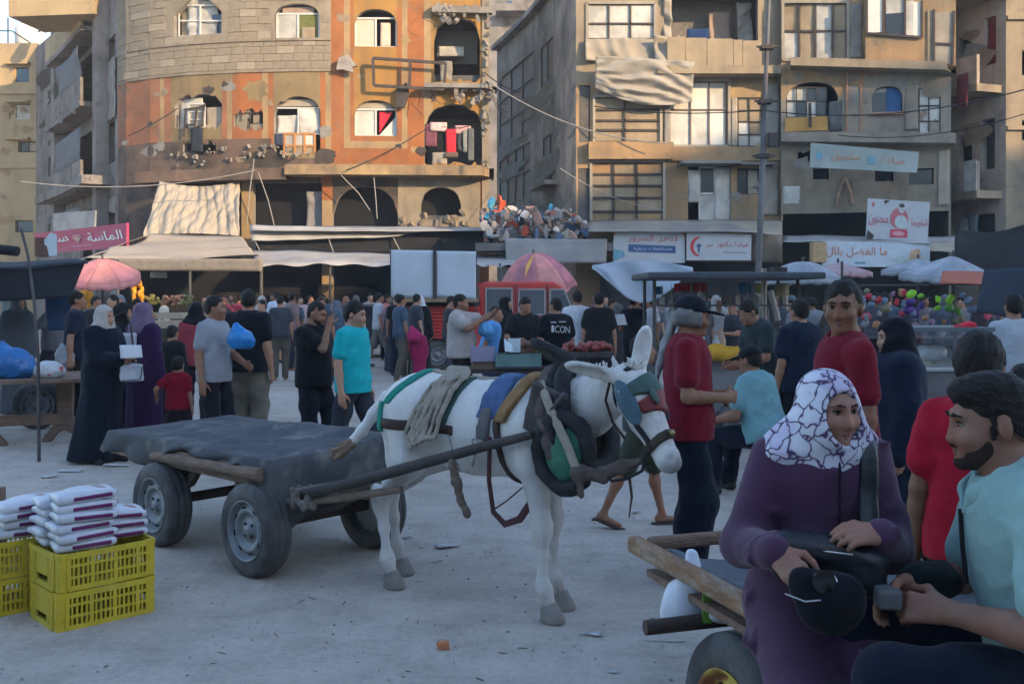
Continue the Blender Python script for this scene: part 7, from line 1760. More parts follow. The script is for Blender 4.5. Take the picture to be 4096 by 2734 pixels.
def build_stall():
 d = 11.0
 t = thing('street_stall', 'grey metal drinks stall with flat dark roof on thin posts', 'stall', G(720, 445))
 m = mat('stall_metal', (0.25, 0.255, 0.265), rough=0.5, metal=0.4, var=0.12, scale=3)
 x0, x1 = X_(640, d), X_(800, d)
 mb = MB(); mb.box(((x0 + x1) / 2 + 0.1, d + 0.35, Z_(273, d) - 0.03), (X_(804, d) - X_(632, d), 1.5, 0.075)); bevel(mb.build('roof', mat('roof_dark', (0.065, 0.075, 0.085), rough=0.6, var=0.15), t), 0.02)
 mb = MB(); mb.box((X_(776, d), d - 0.1, Z_(270, d)), (0.14, 0.2, 0.06)); mb.build('roof_handle', frame_d, t)
 for px in (653, 795):
  for dy in (0.0, 0.8): post('post', None, Vector((X_(px, d), d + dy - 0.1, 0)), Vector((X_(px, d), d + dy - 0.1, Z_(275, d))), 0.022, parent=t)
 zc = Z_(358, d)
 mb = MB(); mb.box(((X_(688, d) + X_(800, d)) / 2, d + 0.35, zc / 2 + 0.12), (X_(800, d) - X_(688, d), 0.75, zc - 0.24)); bevel(mb.build('counter', m, t), 0.015)
 mb = MB(); mb.box(((X_(684, d) + X_(802, d)) / 2, d + 0.33, zc + 0.01), (X_(802, d) - X_(684, d), 0.85, 0.035)); bevel(mb.build('counter_top', mat('worktop', (0.32, 0.33, 0.34), rough=0.4, metal=0.5, var=0.1), t), 0.01)
 for px in (694, 735): wheel(t, (X_(px, d) - OFF[t.name].x, d - 0.06 - OFF[t.name].y, 0.24), 0.24, 0.10, out=-1)
 mb = MB(); mb.bar((X_(650, d), d - 0.1, Z_(305, d)), (X_(798, d), d - 0.1, Z_(305, d)), 0.02, 0.02); mb.build('rail', iron_m0, t)
 mb = MB(); mb.tube([P(770, 290, 10.9), P(778, 320, 10.9)], 0.035, 8); mb.tube([P(764, 268, 11.0), P(764, 357, 11.0)], 0.03, 8); mb.build('juice_press', mat('press_steel', (0.3, 0.27, 0.25), rough=0.4, metal=0.6), t)
 return t
build_stall()
r = random.Random(31)
S = SDF(); d = 10.9
for i in range(16): S.ell((X_(705 + r.uniform(0, 34), d), d + r.uniform(-.1, .2), Z_(355, d) + r.uniform(0, .06)), (0.09, 0.08, 0.07), 0.05)
tag(S.build('corn_pile', mat('mango_yellow', (0.62, 0.33, 0.03), rough=0.6, var=0.2, scale=10, bump=0.4), None, 0.02), 'heap of bright yellow food on the metal stall counter', 'food')
bottle_cols = [(0.4, 0.42, 0.45), (0.05, 0.11, 0.16), (0.5, 0.5, 0.48), (0.08, 0.10, 0.14), (0.35, 0.38, 0.42), (0.45, 0.30, 0.2)]
bl_names = ['tall clear', 'dark blue', 'milky white', 'black', 'pale grey', 'amber']
for i, px in enumerate((676, 683, 701, 708, 716, 724)):
 mb = MB(); c = Vector((X_(px, 10.95), 10.95 + 0.12 * (i % 2), Z_(357, 11.0) + 0.02)); h = (0.30, 0.26, 0.32, 0.28, 0.24, 0.30)[i]
 mb.lathe(c, [(0, 0), (0.042, 0), (0.045, 0.02), (0.045, h * .6), (0.03, h * .72), (0.016, h * .8), (0.016, h * .97), (0, h)], 12)
 tag(mb.build('bottle', mat('bottle_%d' % i, bottle_cols[i], rough=0.25, var=0.1)), bl_names[i] + ' bottle on the drinks stall counter', 'bottle', 'bottles on the drinks stall')
for i, (px, py, w_, h_, c_) in enumerate(((658, 290, 10, 8, (0.06, 0.13, 0.25)), (682, 287, 16, 8, (0.45, 0.05, 0.07)), (700, 287, 14, 9, (0.40, 0.06, 0.06)), (745, 288, 12, 10, (0.08, 0.22, 0.36)), (760, 288, 10, 10, (0.35, 0.34, 0.10)), (782, 290, 14, 14, (0.38, 0.30, 0.16)))):
 quad_sheet('poster', [P(px - w_ / 2, py + h_ / 2, 11.6), P(px + w_ / 2, py + h_ / 2, 11.6), P(px + w_ / 2, py - h_ / 2, 11.6), P(px - w_ / 2, py - h_ / 2, 11.6)], cloth(c_), ('dark blue', 'crimson', 'red', 'light blue', 'olive yellow', 'brown')[i] + ' packet hanging under the drinks stall roof', 'packet', 4, 4, 0.02, 6, i)
for i in range(14):
 px = 662 + i * 9.5; mb = MB(); c = P(px, 300 + r.uniform(-2, 8), 11.5); c2 = P(px, 284, 11.5)
 mb.tube([c2, c], 0.004, 4); mb.box(c, (0.06, 0.03, r.uniform(.08, .2)), rz=r.uniform(0, 3)); tag(mb.build('hanging_ware', jm[i % 9]), '%s small ware from the left hanging under the drinks stall roof' % ('first', 'second', 'third', 'fourth', 'fifth', 'sixth', 'seventh', 'eighth', 'ninth', 'tenth', 'eleventh', 'twelfth', 'thirteenth', 'fourteenth')[i], 'ware', 'wares hanging under the stall roof')
mb = MB(); c = G(754, 447); mb.lathe(c, [(0, 0), (0.15, 0), (0.175, 0.40), (0.185, 0.40), (0.185, 0.43), (0.17, 0.43), (0, 0.42)], 24); tag(mb.build('bucket', mat('bucket_white', (0.58, 0.60, 0.63), rough=0.5, var=0.08)), 'white plastic bucket under the seated man', 'bucket')
t = thing('market_table', 'low market table of trays and boxes between the beige shirted man and the lettered shirt', 'table', G(508, 432))
d = 12.0; zt = Z_(369, d)
mb = MB(); mb.box((X_(515, d), d + 0.3, zt - 0.02), (1.35, 0.8, 0.04)); mb.build('table_top', wood_g0 if 'wood_g0' in globals() else frame_d, t)
for px in (462, 566):
 for dy in (0, 0.6): post('leg', None, Vector((X_(px, d), d + dy, 0)), Vector((X_(px, d), d + dy, zt)), 0.025, parent=t)
def tray(name, label, px0, px1, py0, py1, d, m, depth=0.3, cat='tray'):
 mb = MB(); a, b = P(px0, py1, d), P(px1, py0, d); c = (a + b) / 2; w_, h_ = b.x - a.x, b.z - a.z
 mb.box(c + Vector((0, depth / 2, -h_ / 2 + 0.008)), (w_, depth, 0.015))
 for s in (-1, 1):
  mb.box(c + Vector((s * w_ / 2, depth / 2, 0)), (0.012, depth, h_)); mb.box(c + Vector((0, depth / 2 + s * depth / 2, 0)), (w_, 0.012, h_))
 return tag(mb.build(name, m), label, cat)
tray('tray', 'lilac plastic box on the market table', 471, 494, 347, 361, 11.9, mat('plastic_lilac', (0.27, 0.25, 0.36), rough=0.4, var=0.1))
tray('tray', 'white lidded box standing on the market table', 509, 520, 339, 352, 12.0, mat('plastic_white', (0.55, 0.62, 0.66), rough=0.4, var=0.1))
tray('tray', 'pale green plastic tray on the market table', 496, 541, 354, 366, 11.8, mat('plastic_green', (0.13, 0.22, 0.21), rough=0.4, var=0.15))
tray('tray', 'brown carton below the lilac box', 473, 494, 361, 369, 11.95, mat('carton', (0.20, 0.13, 0.10), rough=0.9, var=0.2), cat='carton')
mb = MB(); mb.add([P(505, 351, 11.85), P(513, 351, 11.85), P(512, 344, 11.9), P(504, 338, 11.95)], [(0, 1, 2, 3)]); tag(mb.build('lid', MATS['plastic_white']), 'open white lid flap leaning on the lidded box', 'lid')
S = SDF(); r = random.Random(5)
for i in range(26): S.ell((X_(r.uniform(520, 548), 12.1), 12.15 + r.uniform(-.1, .2), Z_(r.uniform(341, 358), 12.1)), (0.05, 0.05, 0.045), 0.015)
tag(S.build('bread_heap', mat('bread_brown', (0.20, 0.11, 0.07), rough=0.8, var=0.4, scale=12, bump=0.3), None, 0.014), 'heap of brown food behind the green tray', 'food')
tmt = thing('tomato_tray', 'tray of red tomatoes behind the donkey collar', 'tray', P(586, 352, 10.5)); tm = mat('tomato', (0.24, 0.055, 0.045), rough=0.35, var=0.2, scale=8)
S = SDF(); S.ell((0, 0, 0), (0.042, 0.042, 0.036), 0.001); v_, f_ = S.arrays(0.013); S = None
tme = bpy.data.meshes.new('tomato'); tme.from_pydata(v_.tolist(), [], f_.tolist()); tme.materials.append(tm); tme.polygons.foreach_set('use_smooth', [True] * len(tme.polygons))
for i in range(42):
 o = link('tomato', tme, tmt); o.location = P(r.uniform(562, 610), r.uniform(343.5, 350), 10.4 + r.uniform(0, .35)) - OFF[tmt.name]
mb = MB(); mb.box(P(586, 353, 10.6), (0.55, 0.5, 0.05)); mb.build('base', frame_d, tmt)
post('trestle', 'trestle under the tomato tray', G(586, 295 + 1650 / 10.6), P(586, 353, 10.6), 0.05, cat='trestle')
ts = thing('toy_stall', 'dark stall table heaped with bright toys under the wide white umbrella', 'stall', G(915, 420))
d = 13.2; zt = Z_(338, d)
mb = MB(); mb.box((X_(915, d), d + 0.4, zt / 2), (2.2, 0.9, zt)); mb.build('table', cloth((0.014, 0.014, 0.02)), ts)
post('pole', None, Vector((X_(842, d), d, 0)), Vector((X_(842, d), d, 2.1)), 0.02, parent=ts); post('pole', None, Vector((X_(992, d), d, 0)), Vector((X_(992, d), d, 2.0)), 0.02, parent=ts)
mb = MB(); mb.bar(Vector((X_(838, d), d, Z_(285, d))), Vector((X_(995, d), d, Z_(284, d))), 0.02, 0.02); mb.build('rail', iron_m0, ts)
quad_sheet('awning', [P(940, 284, 12.6), P(1004, 285, 12.6), P(990, 272, 13.6), P(942, 271, 13.6)], mat('awning_rust', (0.40, 0.11, 0.06), rough=0.7, var=0.15), 'rust red awning over the right half of the toy stall', 'awning', 12, 6, 0.03, 3, 40)
quad_sheet('awning', [P(976, 312, 9.2), P(1040, 318, 9.0), P(1040, 268, 9.6), P(984, 270, 9.8)], navy_tarp, 'dark blue canopy edge hanging in at the right of the frame', 'canopy', 12, 10, 0.05, 3, 41)
toy = [((0.25, 0.55, 0.03), 'lime green'), ((0.45, 0.04, 0.06), 'dark red'), ((0.07, 0.03, 0.16), 'deep purple'), ((0.60, 0.10, 0.16), 'hot pink'), ((0.13, 0.17, 0.24), 'dull blue'), ((0.45, 0.22, 0.10), 'tan'), ((0.24, 0.24, 0.26), 'grey white'), ((0.10, 0.30, 0.05), 'leaf green'), ((0.20, 0.17, 0.10), 'straw'), ((0.30, 0.16, 0.25), 'mauve')]
r = random.Random(44); spots = [(r.uniform(850, 1000), r.uniform(288, 334), r.uniform(.08, .13), r.choice((1, 2, 4, 5, 6, 8, 9, 2))) for _ in range(26)] + [(911, 294, .13, 0), (921, 296, .10, 0), (938, 300, .11, 0), (950, 299, .12, 0), (949, 308, .12, 7), (958, 312, .10, 7), (884, 300, .10, 4), (889, 310, .08, 6), (897, 302, .11, 1), (903, 313, .10, 1), (908, 310, .14, 2), (916, 313, .14, 2), (922, 305, .10, 2), (925, 318, .10, 5), (932, 322, .08, 9), (898, 320, .10, 9), (915, 325, .10, 9), (944, 322, .09, 5), (968, 300, .11, 4), (972, 309, .13, 4), (978, 297, .08, 6), (981, 287, .11, 8), (986, 305, .12, 3), (988, 315, .12, 3), (985, 295, .08, 6), (979, 306, .08, 6), (1001, 302, .09, 9), (1000, 314, .10, 9), (937, 308, .10, 0), (955, 322, .08, 8), (962, 295, .09, 4), (992, 322, .08, 6), (880, 313, .09, 6), (893, 293, .08, 9), (871, 305, .10, 4), (866, 318, .10, 6), (876, 325, .10, 5), (929, 298, .07, 4)]
shp = ['ball', 'bag', 'bundle']; TL = set()
def toy_label(c, s, px, py):
 col = ('at the far left', 'at the left', 'left of centre', 'just left of the middle', 'just right of the middle', 'right of centre', 'at the right', 'at the far right')[min(7, int((px - 848) / 19.5))]
 row = ('topmost', 'upper', 'middle', 'lower', 'bottom')[min(4, max(0, int((py - 286) / 9.6)))]
 for q in ('', 'smaller ', 'rear ', 'half hidden ', 'squashed '):
  l = '%s%s %s in the %s row %s of the toy stall' % (q, c, s, row, col)
  if l not in TL: break
 TL.add(l); return l
for i, (px, py, rr, ci) in enumerate(spots):
 rr *= 0.5; S = SDF(); k = i % 3; c = np.array(P(px, py, 12.7 + 0.25 * (i % 4)))
 if k == 0: S.ell(c, (rr, rr * .8, rr * .75), 0.02); S.ell(c + V3(rr * .4, 0, rr * .5), (rr * .45, rr * .4, rr * .4), 0.03)
 elif k == 1: S.box(c, (rr * .7, rr * .4, rr * .9), rr * .3, 0.02, roty(.3 * (i % 5 - 2))); S.cap(c + V3(-rr * .5, 0, rr * .9), c + V3(rr * .5, 0, rr * .8), rr * .2, None, 0.03)
 else:
  S.ell(c, (rr * .7, rr * .6, rr), 0.03); S.ell(c + V3(rr * .5, 0, rr * .4), (rr * .5, rr * .4, rr * .4), 0.04); S.ell(c + V3(-rr * .5, 0, -rr * .3), (rr * .5, rr * .4, rr * .45), 0.04)
 S.disp = wob(i, 0.012, 30)
 side_ = 'left' if px < 905 else 'middle' if px < 955 else 'right'
 lev = 'top' if py < 302 else 'lower'
 tag(S.build('toy_' + shp[k], mat('toy_%d' % ci, toy[ci][0], rough=0.5, var=0.18, scale=8, bump=0.2), None, 0.02), toy_label(toy[ci][1], shp[k], px, py), 'toy', 'toys on the stall')
dc = thing('display_cart', 'glass fronted metal food cart with bags inside, right of the black robed woman', 'food cart', G(948, 515))
d = 7.6; gx0, gx1 = X_(912, d), X_(990, d); zt, zm = Z_(329, d), Z_(369, d)
mt = mat('cart_metal', (0.20, 0.20, 0.215), rough=0.35, metal=0.6, var=0.25, scale=3, bump=0.15, bscale=8)
mb = MB(); mb.box(((gx0 + gx1) / 2, d + 0.3, zm / 2 + 0.12), (gx1 - gx0, 0.6, zm - 0.26)); bevel(mb.build('cabinet', mt, dc), 0.01)
mb = MB(); mb.box(((gx0 + gx1) / 2, d + 0.3, zm), (gx1 - gx0 + 0.04, 0.66, 0.03)); bevel(mb.build('shelf', mat('shelf_metal', (0.45, 0.46, 0.47), rough=0.35, metal=0.5, var=0.1), dc), 0.006)
for x in (gx0, gx1):
 for y in (d, d + 0.6): mb = MB(); mb.bar((x, y, zm), (x, y, zt), 0.025, 0.025, up=(0, 1, 0)); mb.build('corner_post', iron_m0, dc)
mb = MB(); mb.box(((gx0 + gx1) / 2, d + 0.3, zt), (gx1 - gx0 + 0.05, 0.66, 0.03)); mb.build('roof', mat('cart_roof', (0.12, 0.15, 0.16), rough=0.4, var=0.1), dc)
mb = MB(); mb.box(((gx0 + gx1) / 2, d - 0.004, (zm + zt) / 2), (gx1 - gx0, 0.006, zt - zm - 0.03)); mb.build('pane', mat('clear_pane', (0.85, 0.9, 0.9), rough=0.03, var=0, trans=0.95, alpha=0.22, spec=0.5), dc)
for px in (922, 980): wheel(dc, (X_(px, d) - OFF[dc.name].x, d + 0.05 - OFF[dc.name].y, 0.2), 0.2, 0.1, out=-1)
for i in range(7): mb = MB(); mb.box((lerp(gx0, gx1, (i + .5) / 7), d - 0.012, zm * 0.55), ((gx1 - gx0) / 7 - 0.015, 0.02, zm * 0.5)); bevel(mb.build('front_panel', mat('cart_foil%d' % (i % 3), ((0.13, 0.15, 0.20), (0.22, 0.22, 0.25), (0.08, 0.16, 0.24))[i % 3], rough=0.3, metal=0.5, var=0.4, scale=7, bump=0.4, bscale=9), dc), 0.006)
for i, (px, py, w_, h_, c_, l_) in enumerate(((930, 354, .13, .075, (0.5, 0.52, 0.55), 'large white'), (940, 365, .10, .05, (0.42, 0.42, 0.36), 'creamy'), (957, 361, .10, .05, (0.12, 0.22, 0.26), 'teal'), (966, 365, .10, .05, (0.5, 0.46, 0.16), 'yellow'), (921, 366, .07, .05, (0.45, 0.40, 0.32), 'buff'), (978, 355, .08, .06, (0.30, 0.38, 0.42), 'blue grey'))):
 S = SDF(); c = np.array(P(px, py, d + 0.25)); S.ell(c, (w_, 0.12, h_), 0.02); S.ell(c + V3(w_ * .5, 0, h_ * .3), (w_ * .5, .08, h_ * .7), 0.03); S.disp = wob(60 + i, 0.012, 30)
 tag(S.build('food_bag', mat('food_bag%d' % i, c_, rough=0.35, var=0.2, scale=9, bump=0.3), None, 0.012), l_ + ' bag of food inside the glass cart', 'bag', 'bags inside the glass cart')
S = SDF(); c = np.array(P(965, 326, d + 0.1)); S.ell(c, (0.09, .06, .02), 0.01); S.ell(c + V3(.03, 0, .02), (.05, .05, .02), .02); tag(S.build('red_cloth', curtain_r, None, 0.01), 'small red cloth lying on top of the glass cart', 'cloth')
lc = thing('canopy_stall', 'dark blue tarpaulin canopy at the left edge with its bent pole', 'canopy', G(30, 415))
quad_sheet('roof_cloth', [P(-30, 272, 12.2), P(88, 262, 13.2), P(80, 258, 15.0), P(-30, 262, 14.6)], navy_tarp, None, None, 16, 8, 0.04, 3, 50, parent=lc)
quad_sheet('side_cloth', [P(-30, 303, 12.4), P(72, 298, 13.2), P(86, 262, 13.2), P(-30, 271, 12.2)], navy_tarp, None, None, 20, 10, 0.05, 2.5, 51, parent=lc)
mb = MB(); mb.tube([G(39, 461), P(38, 350, 9.95), P(34, 300, 10.0), P(28, 255, 10.1), P(21, 228, 10.2)], [0.018, 0.017, 0.016, 0.015, 0.013], 8); mb.build('pole', iron_m0, lc)
mb = MB(); mb.tube([P(-20, 247, 12.0), P(18, 251, 12.0)], 0.06, 8); mb.build('roll', black_tarp, lc)
quad_sheet('banner', [P(48, 330, 13.6), P(72, 330, 13.6), P(73, 292, 13.6), P(46, 290, 13.6)], cloth((0.025, 0.05, 0.11)), 'dark blue cloth hanging below the left canopy', 'cloth', 8, 8, 0.05, 3, 52)
quad_sheet('banner', [P(1, 330, 14.2), P(22, 334, 14.2), P(22, 297, 14.2), P(1, 297, 14.2)], mat('sage_cloth', (0.30, 0.34, 0.33), rough=0.8, var=0.15), 'pale sage cloth hanging at the far left under the canopy', 'cloth', 8, 8, 0.05, 3, 53)
bx = thing('cardboard_carton', 'white and brown carton perched on the left canopy corner', 'carton', P(48, 258, 13.4)); mb = MB(); mb.box(P(43, 247, 13.4), (0.13, 0.2, 0.25)); mb.build('body', mat('carton_brown', (0.16, 0.09, 0.07), rough=0.9, var=0.2), bx)
mb = MB(); mb.add([P(46, 238, 13.3), P(50, 232, 13.3), P(57, 234, 13.3), P(57, 255, 13.3), P(49, 256, 13.3), P(47, 246, 13.3)], [(0, 5, 4, 3, 2, 1)]); mb.add([P(39, 241, 13.3), P(46, 238, 13.3), P(47, 246, 13.3)], [(0, 2, 1)]); mb.build('flap', MATS['plastic_white'], bx)
tw = mat('table_wood', (0.20, 0.13, 0.095), rough=0.75, var=0.25, scale=4, bump=0.25, bscale=16, stretch=(1, 8, 8))
tb = thing('wooden_table', 'heavy wooden trestle table with splayed feet at the left edge', 'table', G(30, 445))
def pd(px, py, d): return P(px, py, d)
mb = MB(); a, b, c, e = P(-40, 385, 10.5), P(83.5, 376.5, 10.9), P(83.5, 370.5, 12.2), P(-40, 377, 11.8)
for q in (a, b, c, e): q.z = 0.745
mb.add([a, b, c, e] + [q - Vector((0, 0, 0.045)) for q in (a, b, c, e)], [(0, 1, 2, 3), (7, 6, 5, 4), (0, 4, 5, 1), (1, 5, 6, 2), (2, 6, 7, 3), (3, 7, 4, 0)]); bevel(mb.build('table_top', tw, tb), 0.008)
for px, dd in ((65, 11.3), (-22, 11.0)):
 x = X_(px, dd)
 mb = MB(); mb.prism([(-0.10, 0.70), (-0.07, 0.30), (-0.10, 0.22), (-0.24, 0.04), (-0.26, 0.0), (-0.16, 0.0), (-0.08, 0.10), (0.0, 0.14), (0.08, 0.10), (0.22, 0.0), (0.32, 0.0), (0.30, 0.05), (0.12, 0.22), (0.09, 0.30), (0.10, 0.70)], -0.035, 0.035, M=Matrix(((1, 0, 0), (0, 0, 1), (0, 1, 0))), c=(x, dd, 0)); bevel(mb.build('trestle_leg', tw, tb), 0.008)
mb = MB(); mb.bar((X_(-22, 11.0), 11.0, 0.26), (X_(65, 11.3), 11.3, 0.26), 0.05, 0.12); bevel(mb.build('stretcher', tw, tb), 0.006)
blue_b = mat('bag_blue', (0.015, 0.13, 0.36), rough=0.35, var=0.15, scale=6, bump=0.35, bscale=12, spec=0.5)
def plastic_bag(label, c, r3, m, seed, knot=True, vox=0.014, handles=0):
 S = SDF(); c = np.array(c, float); r3 = np.array(r3, float)
 S.ell(c, r3, 0.03); S.ell(c + r3 * V3(.35, -.1, -.25), r3 * .75, 0.05); S.ell(c + r3 * V3(-.4, 0, -.2), r3 * .7, 0.05)
 if knot: S.ell(c + r3 * V3(-.35, 0, .75), r3 * V3(.35, .5, .45), 0.05); S.cap(c + r3 * V3(-.4, 0, 1.0), c + r3 * V3(-.3, 0, 1.25), r3[0] * .2, r3[0] * .1, 0.03); S.cap(c + r3 * V3(-.4, 0, 1.0), c + r3 * V3(-.62, 0, 1.2), r3[0] * .18, r3[0] * .08, 0.03)
 w1 = wob(seed, 0.014, 22); w2 = wob(seed + 1, 0.008, 55); S.disp = lambda p: w1(p) + w2(p)
 S.clip((0, 0, c[2] - r3[2] * .96), (0, 0, -1))
 return tag(S.build('plastic_bag', m, None, vox), label, 'bag')
plastic_bag('big blue plastic sack on the wooden table at the left edge', P(10, 363, 11.0), (0.26, 0.2, 0.19), blue_b, 70)
wb = plastic_bag('white plastic bag with red print on the wooden table', P(50, 369, 11.0), (0.17, 0.12, 0.10), mat('bag_printed', (0.52, 0.53, 0.55), rough=0.35, var=0.1, scale=5, bump=0.4, bscale=12, col2=(0.48, 0.07, 0.05), mix_scale=7, mix_lo=0.56, mix_hi=0.60), 74, knot=False)
wh = thing('cart_wheel', 'old dark tyre lying behind the wooden table', 'tyre', G(38, 428)); wheel(wh, (0, 0, 0.30), 0.30, 0.2, out=-1, M=(0, 0, R(20)))
fc = thing('fruit_stall', 'sunlit fruit counter under the cream canopy', 'stall', G(170, 360))
fm = mat('counter_cream', (0.40, 0.33, 0.24), rough=0.8, var=0.2, scale=2, col2=(0.30, 0.22, 0.16), mix_scale=1.5)
for i, (px0, px1, py, d) in enumerate(((122, 204, 312, 24.0), (120, 200, 320, 22.5), (205, 262, 316, 25.0))):
 z = Z_(py, d); mb = MB(); mb.box(((X_(px0, d) + X_(px1, d)) / 2, d + 0.3, z - 0.08), (X_(px1, d) - X_(px0, d), 0.7, 0.14)); mb.build('shelf', fm, fc)
 for px in (px0 + 3, px1 - 3): post('leg', None, Vector((X_(px, d), d + 0.3, 0)), Vector((X_(px, d), d + 0.3, z - 0.15)), 0.03, parent=fc)
for i, (px, py, d, rx, rz, col, lab) in enumerate(((84, 293, 20.5, .16, .30, (0.60, 0.26, 0.02), 'hanging bunch of orange bananas behind the dark shirted man'), (138, 292, 24.2, .14, .32, (0.62, 0.28, 0.02), 'hanging bunch of orange fruit by the pink umbrella'), (154, 299, 24.4, .30, .13, (0.24, 0.20, 0.05), 'heap of green-yellow fruit on the sunlit counter'), (172, 300, 24.3, .25, .14, (0.35, 0.17, 0.10), 'heap of reddish fruit on the sunlit counter'), (186, 300, 24.4, .14, .16, (0.18, 0.18, 0.07), 'upright bundle of greens on the sunlit counter'), (220, 301, 25.3, .3, .15, (0.26, 0.14, 0.10), 'heap of dark fruit at the right of the sunlit counter'), (236, 308, 24.8, .28, .12, (0.50, 0.06, 0.08), 'box of bright red fruit by the grey shirted man'))):
 S = SDF(); c = np.array(P(px, py, d)); rr = random.Random(i)
 for k in range(22): S.ell(c + V3(rr.uniform(-rx, rx), rr.uniform(-.1, .1), rr.uniform(-rz, rz) * .8), (0.05, 0.05, 0.09 if rz > .2 else .045), 0.015)
 tag(S.build('fruit', mat('fruit_%d' % i, col, rough=0.5, var=0.25, scale=8), None, 0.022), lab, 'fruit')
quad_sheet('notice', [P(150, 277.5, 28.0), P(167, 277.5, 28.0), P(167, 271.5, 28.0), P(150, 271.5, 28.0)], sheet_w, 'small white notice hanging in the dark under the cream canopy', 'notice', 3, 3, 0, 1, 0)
quad_sheet('shade_sheet', [P(118, 345, 32.5), P(262, 345, 32.5), P(262, 258, 32.5), P(118, 258, 32.5)], MATS['shade_black'], 'dark sheet for the shade behind the stalls below the cream canopy', 'shop front', 4, 4, 0, 1, 0)  # near-black sheet, the shade under the canopy put into its colour
def build_car(label, px, d, yaw, col):
 t = thing('parked_car', label, 'car', (X_(px, d), d, 0), yaw)
 m = mat('car_paint_%d' % px, col, rough=0.25, var=0.05, spec=0.6, coat=0.3)
 prof = [(-2.0, .35), (-2.05, .75), (-1.95, .95), (-1.2, 1.0), (-.75, 1.40), (.55, 1.43), (1.15, 1.02), (1.95, .92), (2.1, .70), (2.08, .35)]
 mb = MB(); mb.prism(prof, -0.80, 0.80, M=Matrix(((1, 0, 0), (0, 0, 1), (0, 1, 0)))); bevel(mb.build('body', m, t, local=True), 0.08, 3, 25)
 for s in (-1, 1):
  for pts in ([(-1.05, 1.02), (-.70, 1.35), (-.1, 1.37), (-.1, 1.02)], [(-.02, 1.02), (-.02, 1.37), (.5, 1.37), (.95, 1.02)]):
   mb = MB(); mb.add([(x, 0.807 * s, z) for x, z in pts], [(0, 1, 2, 3)]); mb.build('window', glass_d, t, local=True)
  for x in (-1.3, 1.3): wheel(t, (x, 0.72 * s, 0.30), 0.30, 0.18, out=s)
 mb = MB(); mb.add([(1.17, -.68, 1.04), (1.17, .68, 1.04), (.60, .62, 1.39), (.60, -.62, 1.39)], [(0, 1, 2, 3)]); mb.build('windscreen', glass_d, t, local=True)
 return t
build_car('dark car parked behind the teal shirted boy', 362, 27.0, R(8), (0.03, 0.035, 0.045))
# ---------------------------------------------------------------- people of the square
def pp(label, px, d, yaw, top, bottom=None, group=None, **kw):
 kw.setdefault('vox', min(max(0.0014 * d, 0.010), 0.03))
 b = bottom or ('trousers', (0.018, 0.018, 0.024), {})
 return person(label, (X_(px, d), d), yaw, group, top=top, bottom=b, **kw)
T = lambda c, **k: ('tshirt', c, k)
TR = lambda c, **k: ('trousers', c, k)
SH = lambda c, cut=0.48, **k: ('shorts', c, dict(cut=cut, **k))
GN = lambda c, **k: ('gown', c, k)
BLK, NAVY, GREY, WHT = (0.013, 0.013, 0.016), (0.014, 0.020, 0.040), (0.24, 0.235, 0.24), (0.55, 0.56, 0.60)
walk = lambda s, a=0.24: [(-0.09, s * a, 0.10 if s > 0 else 0.085), (0.09, -s * a, 0.085 if s > 0 else 0.10)]
pp('woman in shiny black robe and beige headscarf holding papers', 103, 9.9, 62, GN((0.008, 0.012, 0.022), flare=0.31, back=0.10), hijab=((0.40, 0.36, 0.33), {}), h=1.58, hands=[(-0.06, -0.30, 1.02), (0.10, -0.30, 1.00)], head=(12, 4), fine=True, skin=2, shoes=BLK)
pp('woman in black headscarf and dark robe with a white handbag', 123, 10.7, 75, GN(BLK), hijab=(BLK, {'back': 0.1}), h=1.60, hands=[None, (0.12, -0.26, 1.05)], shoes=BLK)
pp('woman in purple robe and mauve headscarf seen from behind', 144, 10.4, 150, GN((0.035, 0.014, 0.055), flare=0.24), hijab=((0.15, 0.105, 0.165), {'back': 0.02}), h=1.60, head=(-40, 0), shoes=BLK)
pp('small boy in red shirt holding hands with the purple robed woman', 178, 10.0, 175, T((0.24, 0.008, 0.025)), TR((0.02, 0.014, 0.02)), h=1.03, hs=1.28, hands=[None, (0.22, 0.0, 0.62)], hair=(0.008, 0.055))
pp('man in grey T-shirt carrying a blue plastic bag', 214, 9.5, 70, T((0.27, 0.28, 0.31)), TR((0.012, 0.014, 0.022)), h=1.68, head=(20, 0), hands=[None, (0.08, -0.30, 1.00)], fine=True, skin=1)
pp('broad man in black T-shirt and khaki cargo trousers seen from behind', 248, 10.3, 165, T((0.010, 0.011, 0.016)), TR((0.15, 0.135, 0.105), loose=0.03), h=1.75, build=1.22, sw=1.10, head=(30, 0))
pp('woman in rose waistcoat over dark sleeves and black headscarf', 196, 12.2, 190, T((0.28, 0.045, 0.06)), TR((0.02, 0.02, 0.03)), h=1.60, hijab=(BLK, {'cape': 0.05}), shoes=(0.3, 0.3, 0.32))
pp('child in black beside the rose waistcoat woman', 172, 11.6, 165, T(BLK, long=True), h=1.32, hs=1.1)
pp('tall man in dark navy shirt with a pale bag by the left canopy', 76, 12.2, 110, T((0.012, 0.018, 0.034)), TR(BLK), h=1.74, skin=1, hands=[(-0.3, 0.05, 0.86), None])
pp('man in black shirt with hand raised to his chin', 314, 9.2, 55, T((0.011, 0.011, 0.014), loose=0.03), TR((0.011, 0.012, 0.018)), h=1.63, fine=True, beard=True, skin=1, head=(15, 14), hands=[(0.02, -0.17, 1.38), (0.30, -0.02, 0.80)], poles=[(-0.2, -0.5, -1), None], feet=[(-0.1, 0.04, 0.085), (0.1, -0.12, 0.085)])
pp('teenage boy in bright turquoise T-shirt', 353, 8.7, 65, T((0.012, 0.36, 0.40), loose=0.026), TR((0.030, 0.034, 0.045)), h=1.63, fine=True, skin=2, head=(10, 6), feet=walk(1, 0.22), vox=0.0115, hair=(0.010, 0.056))
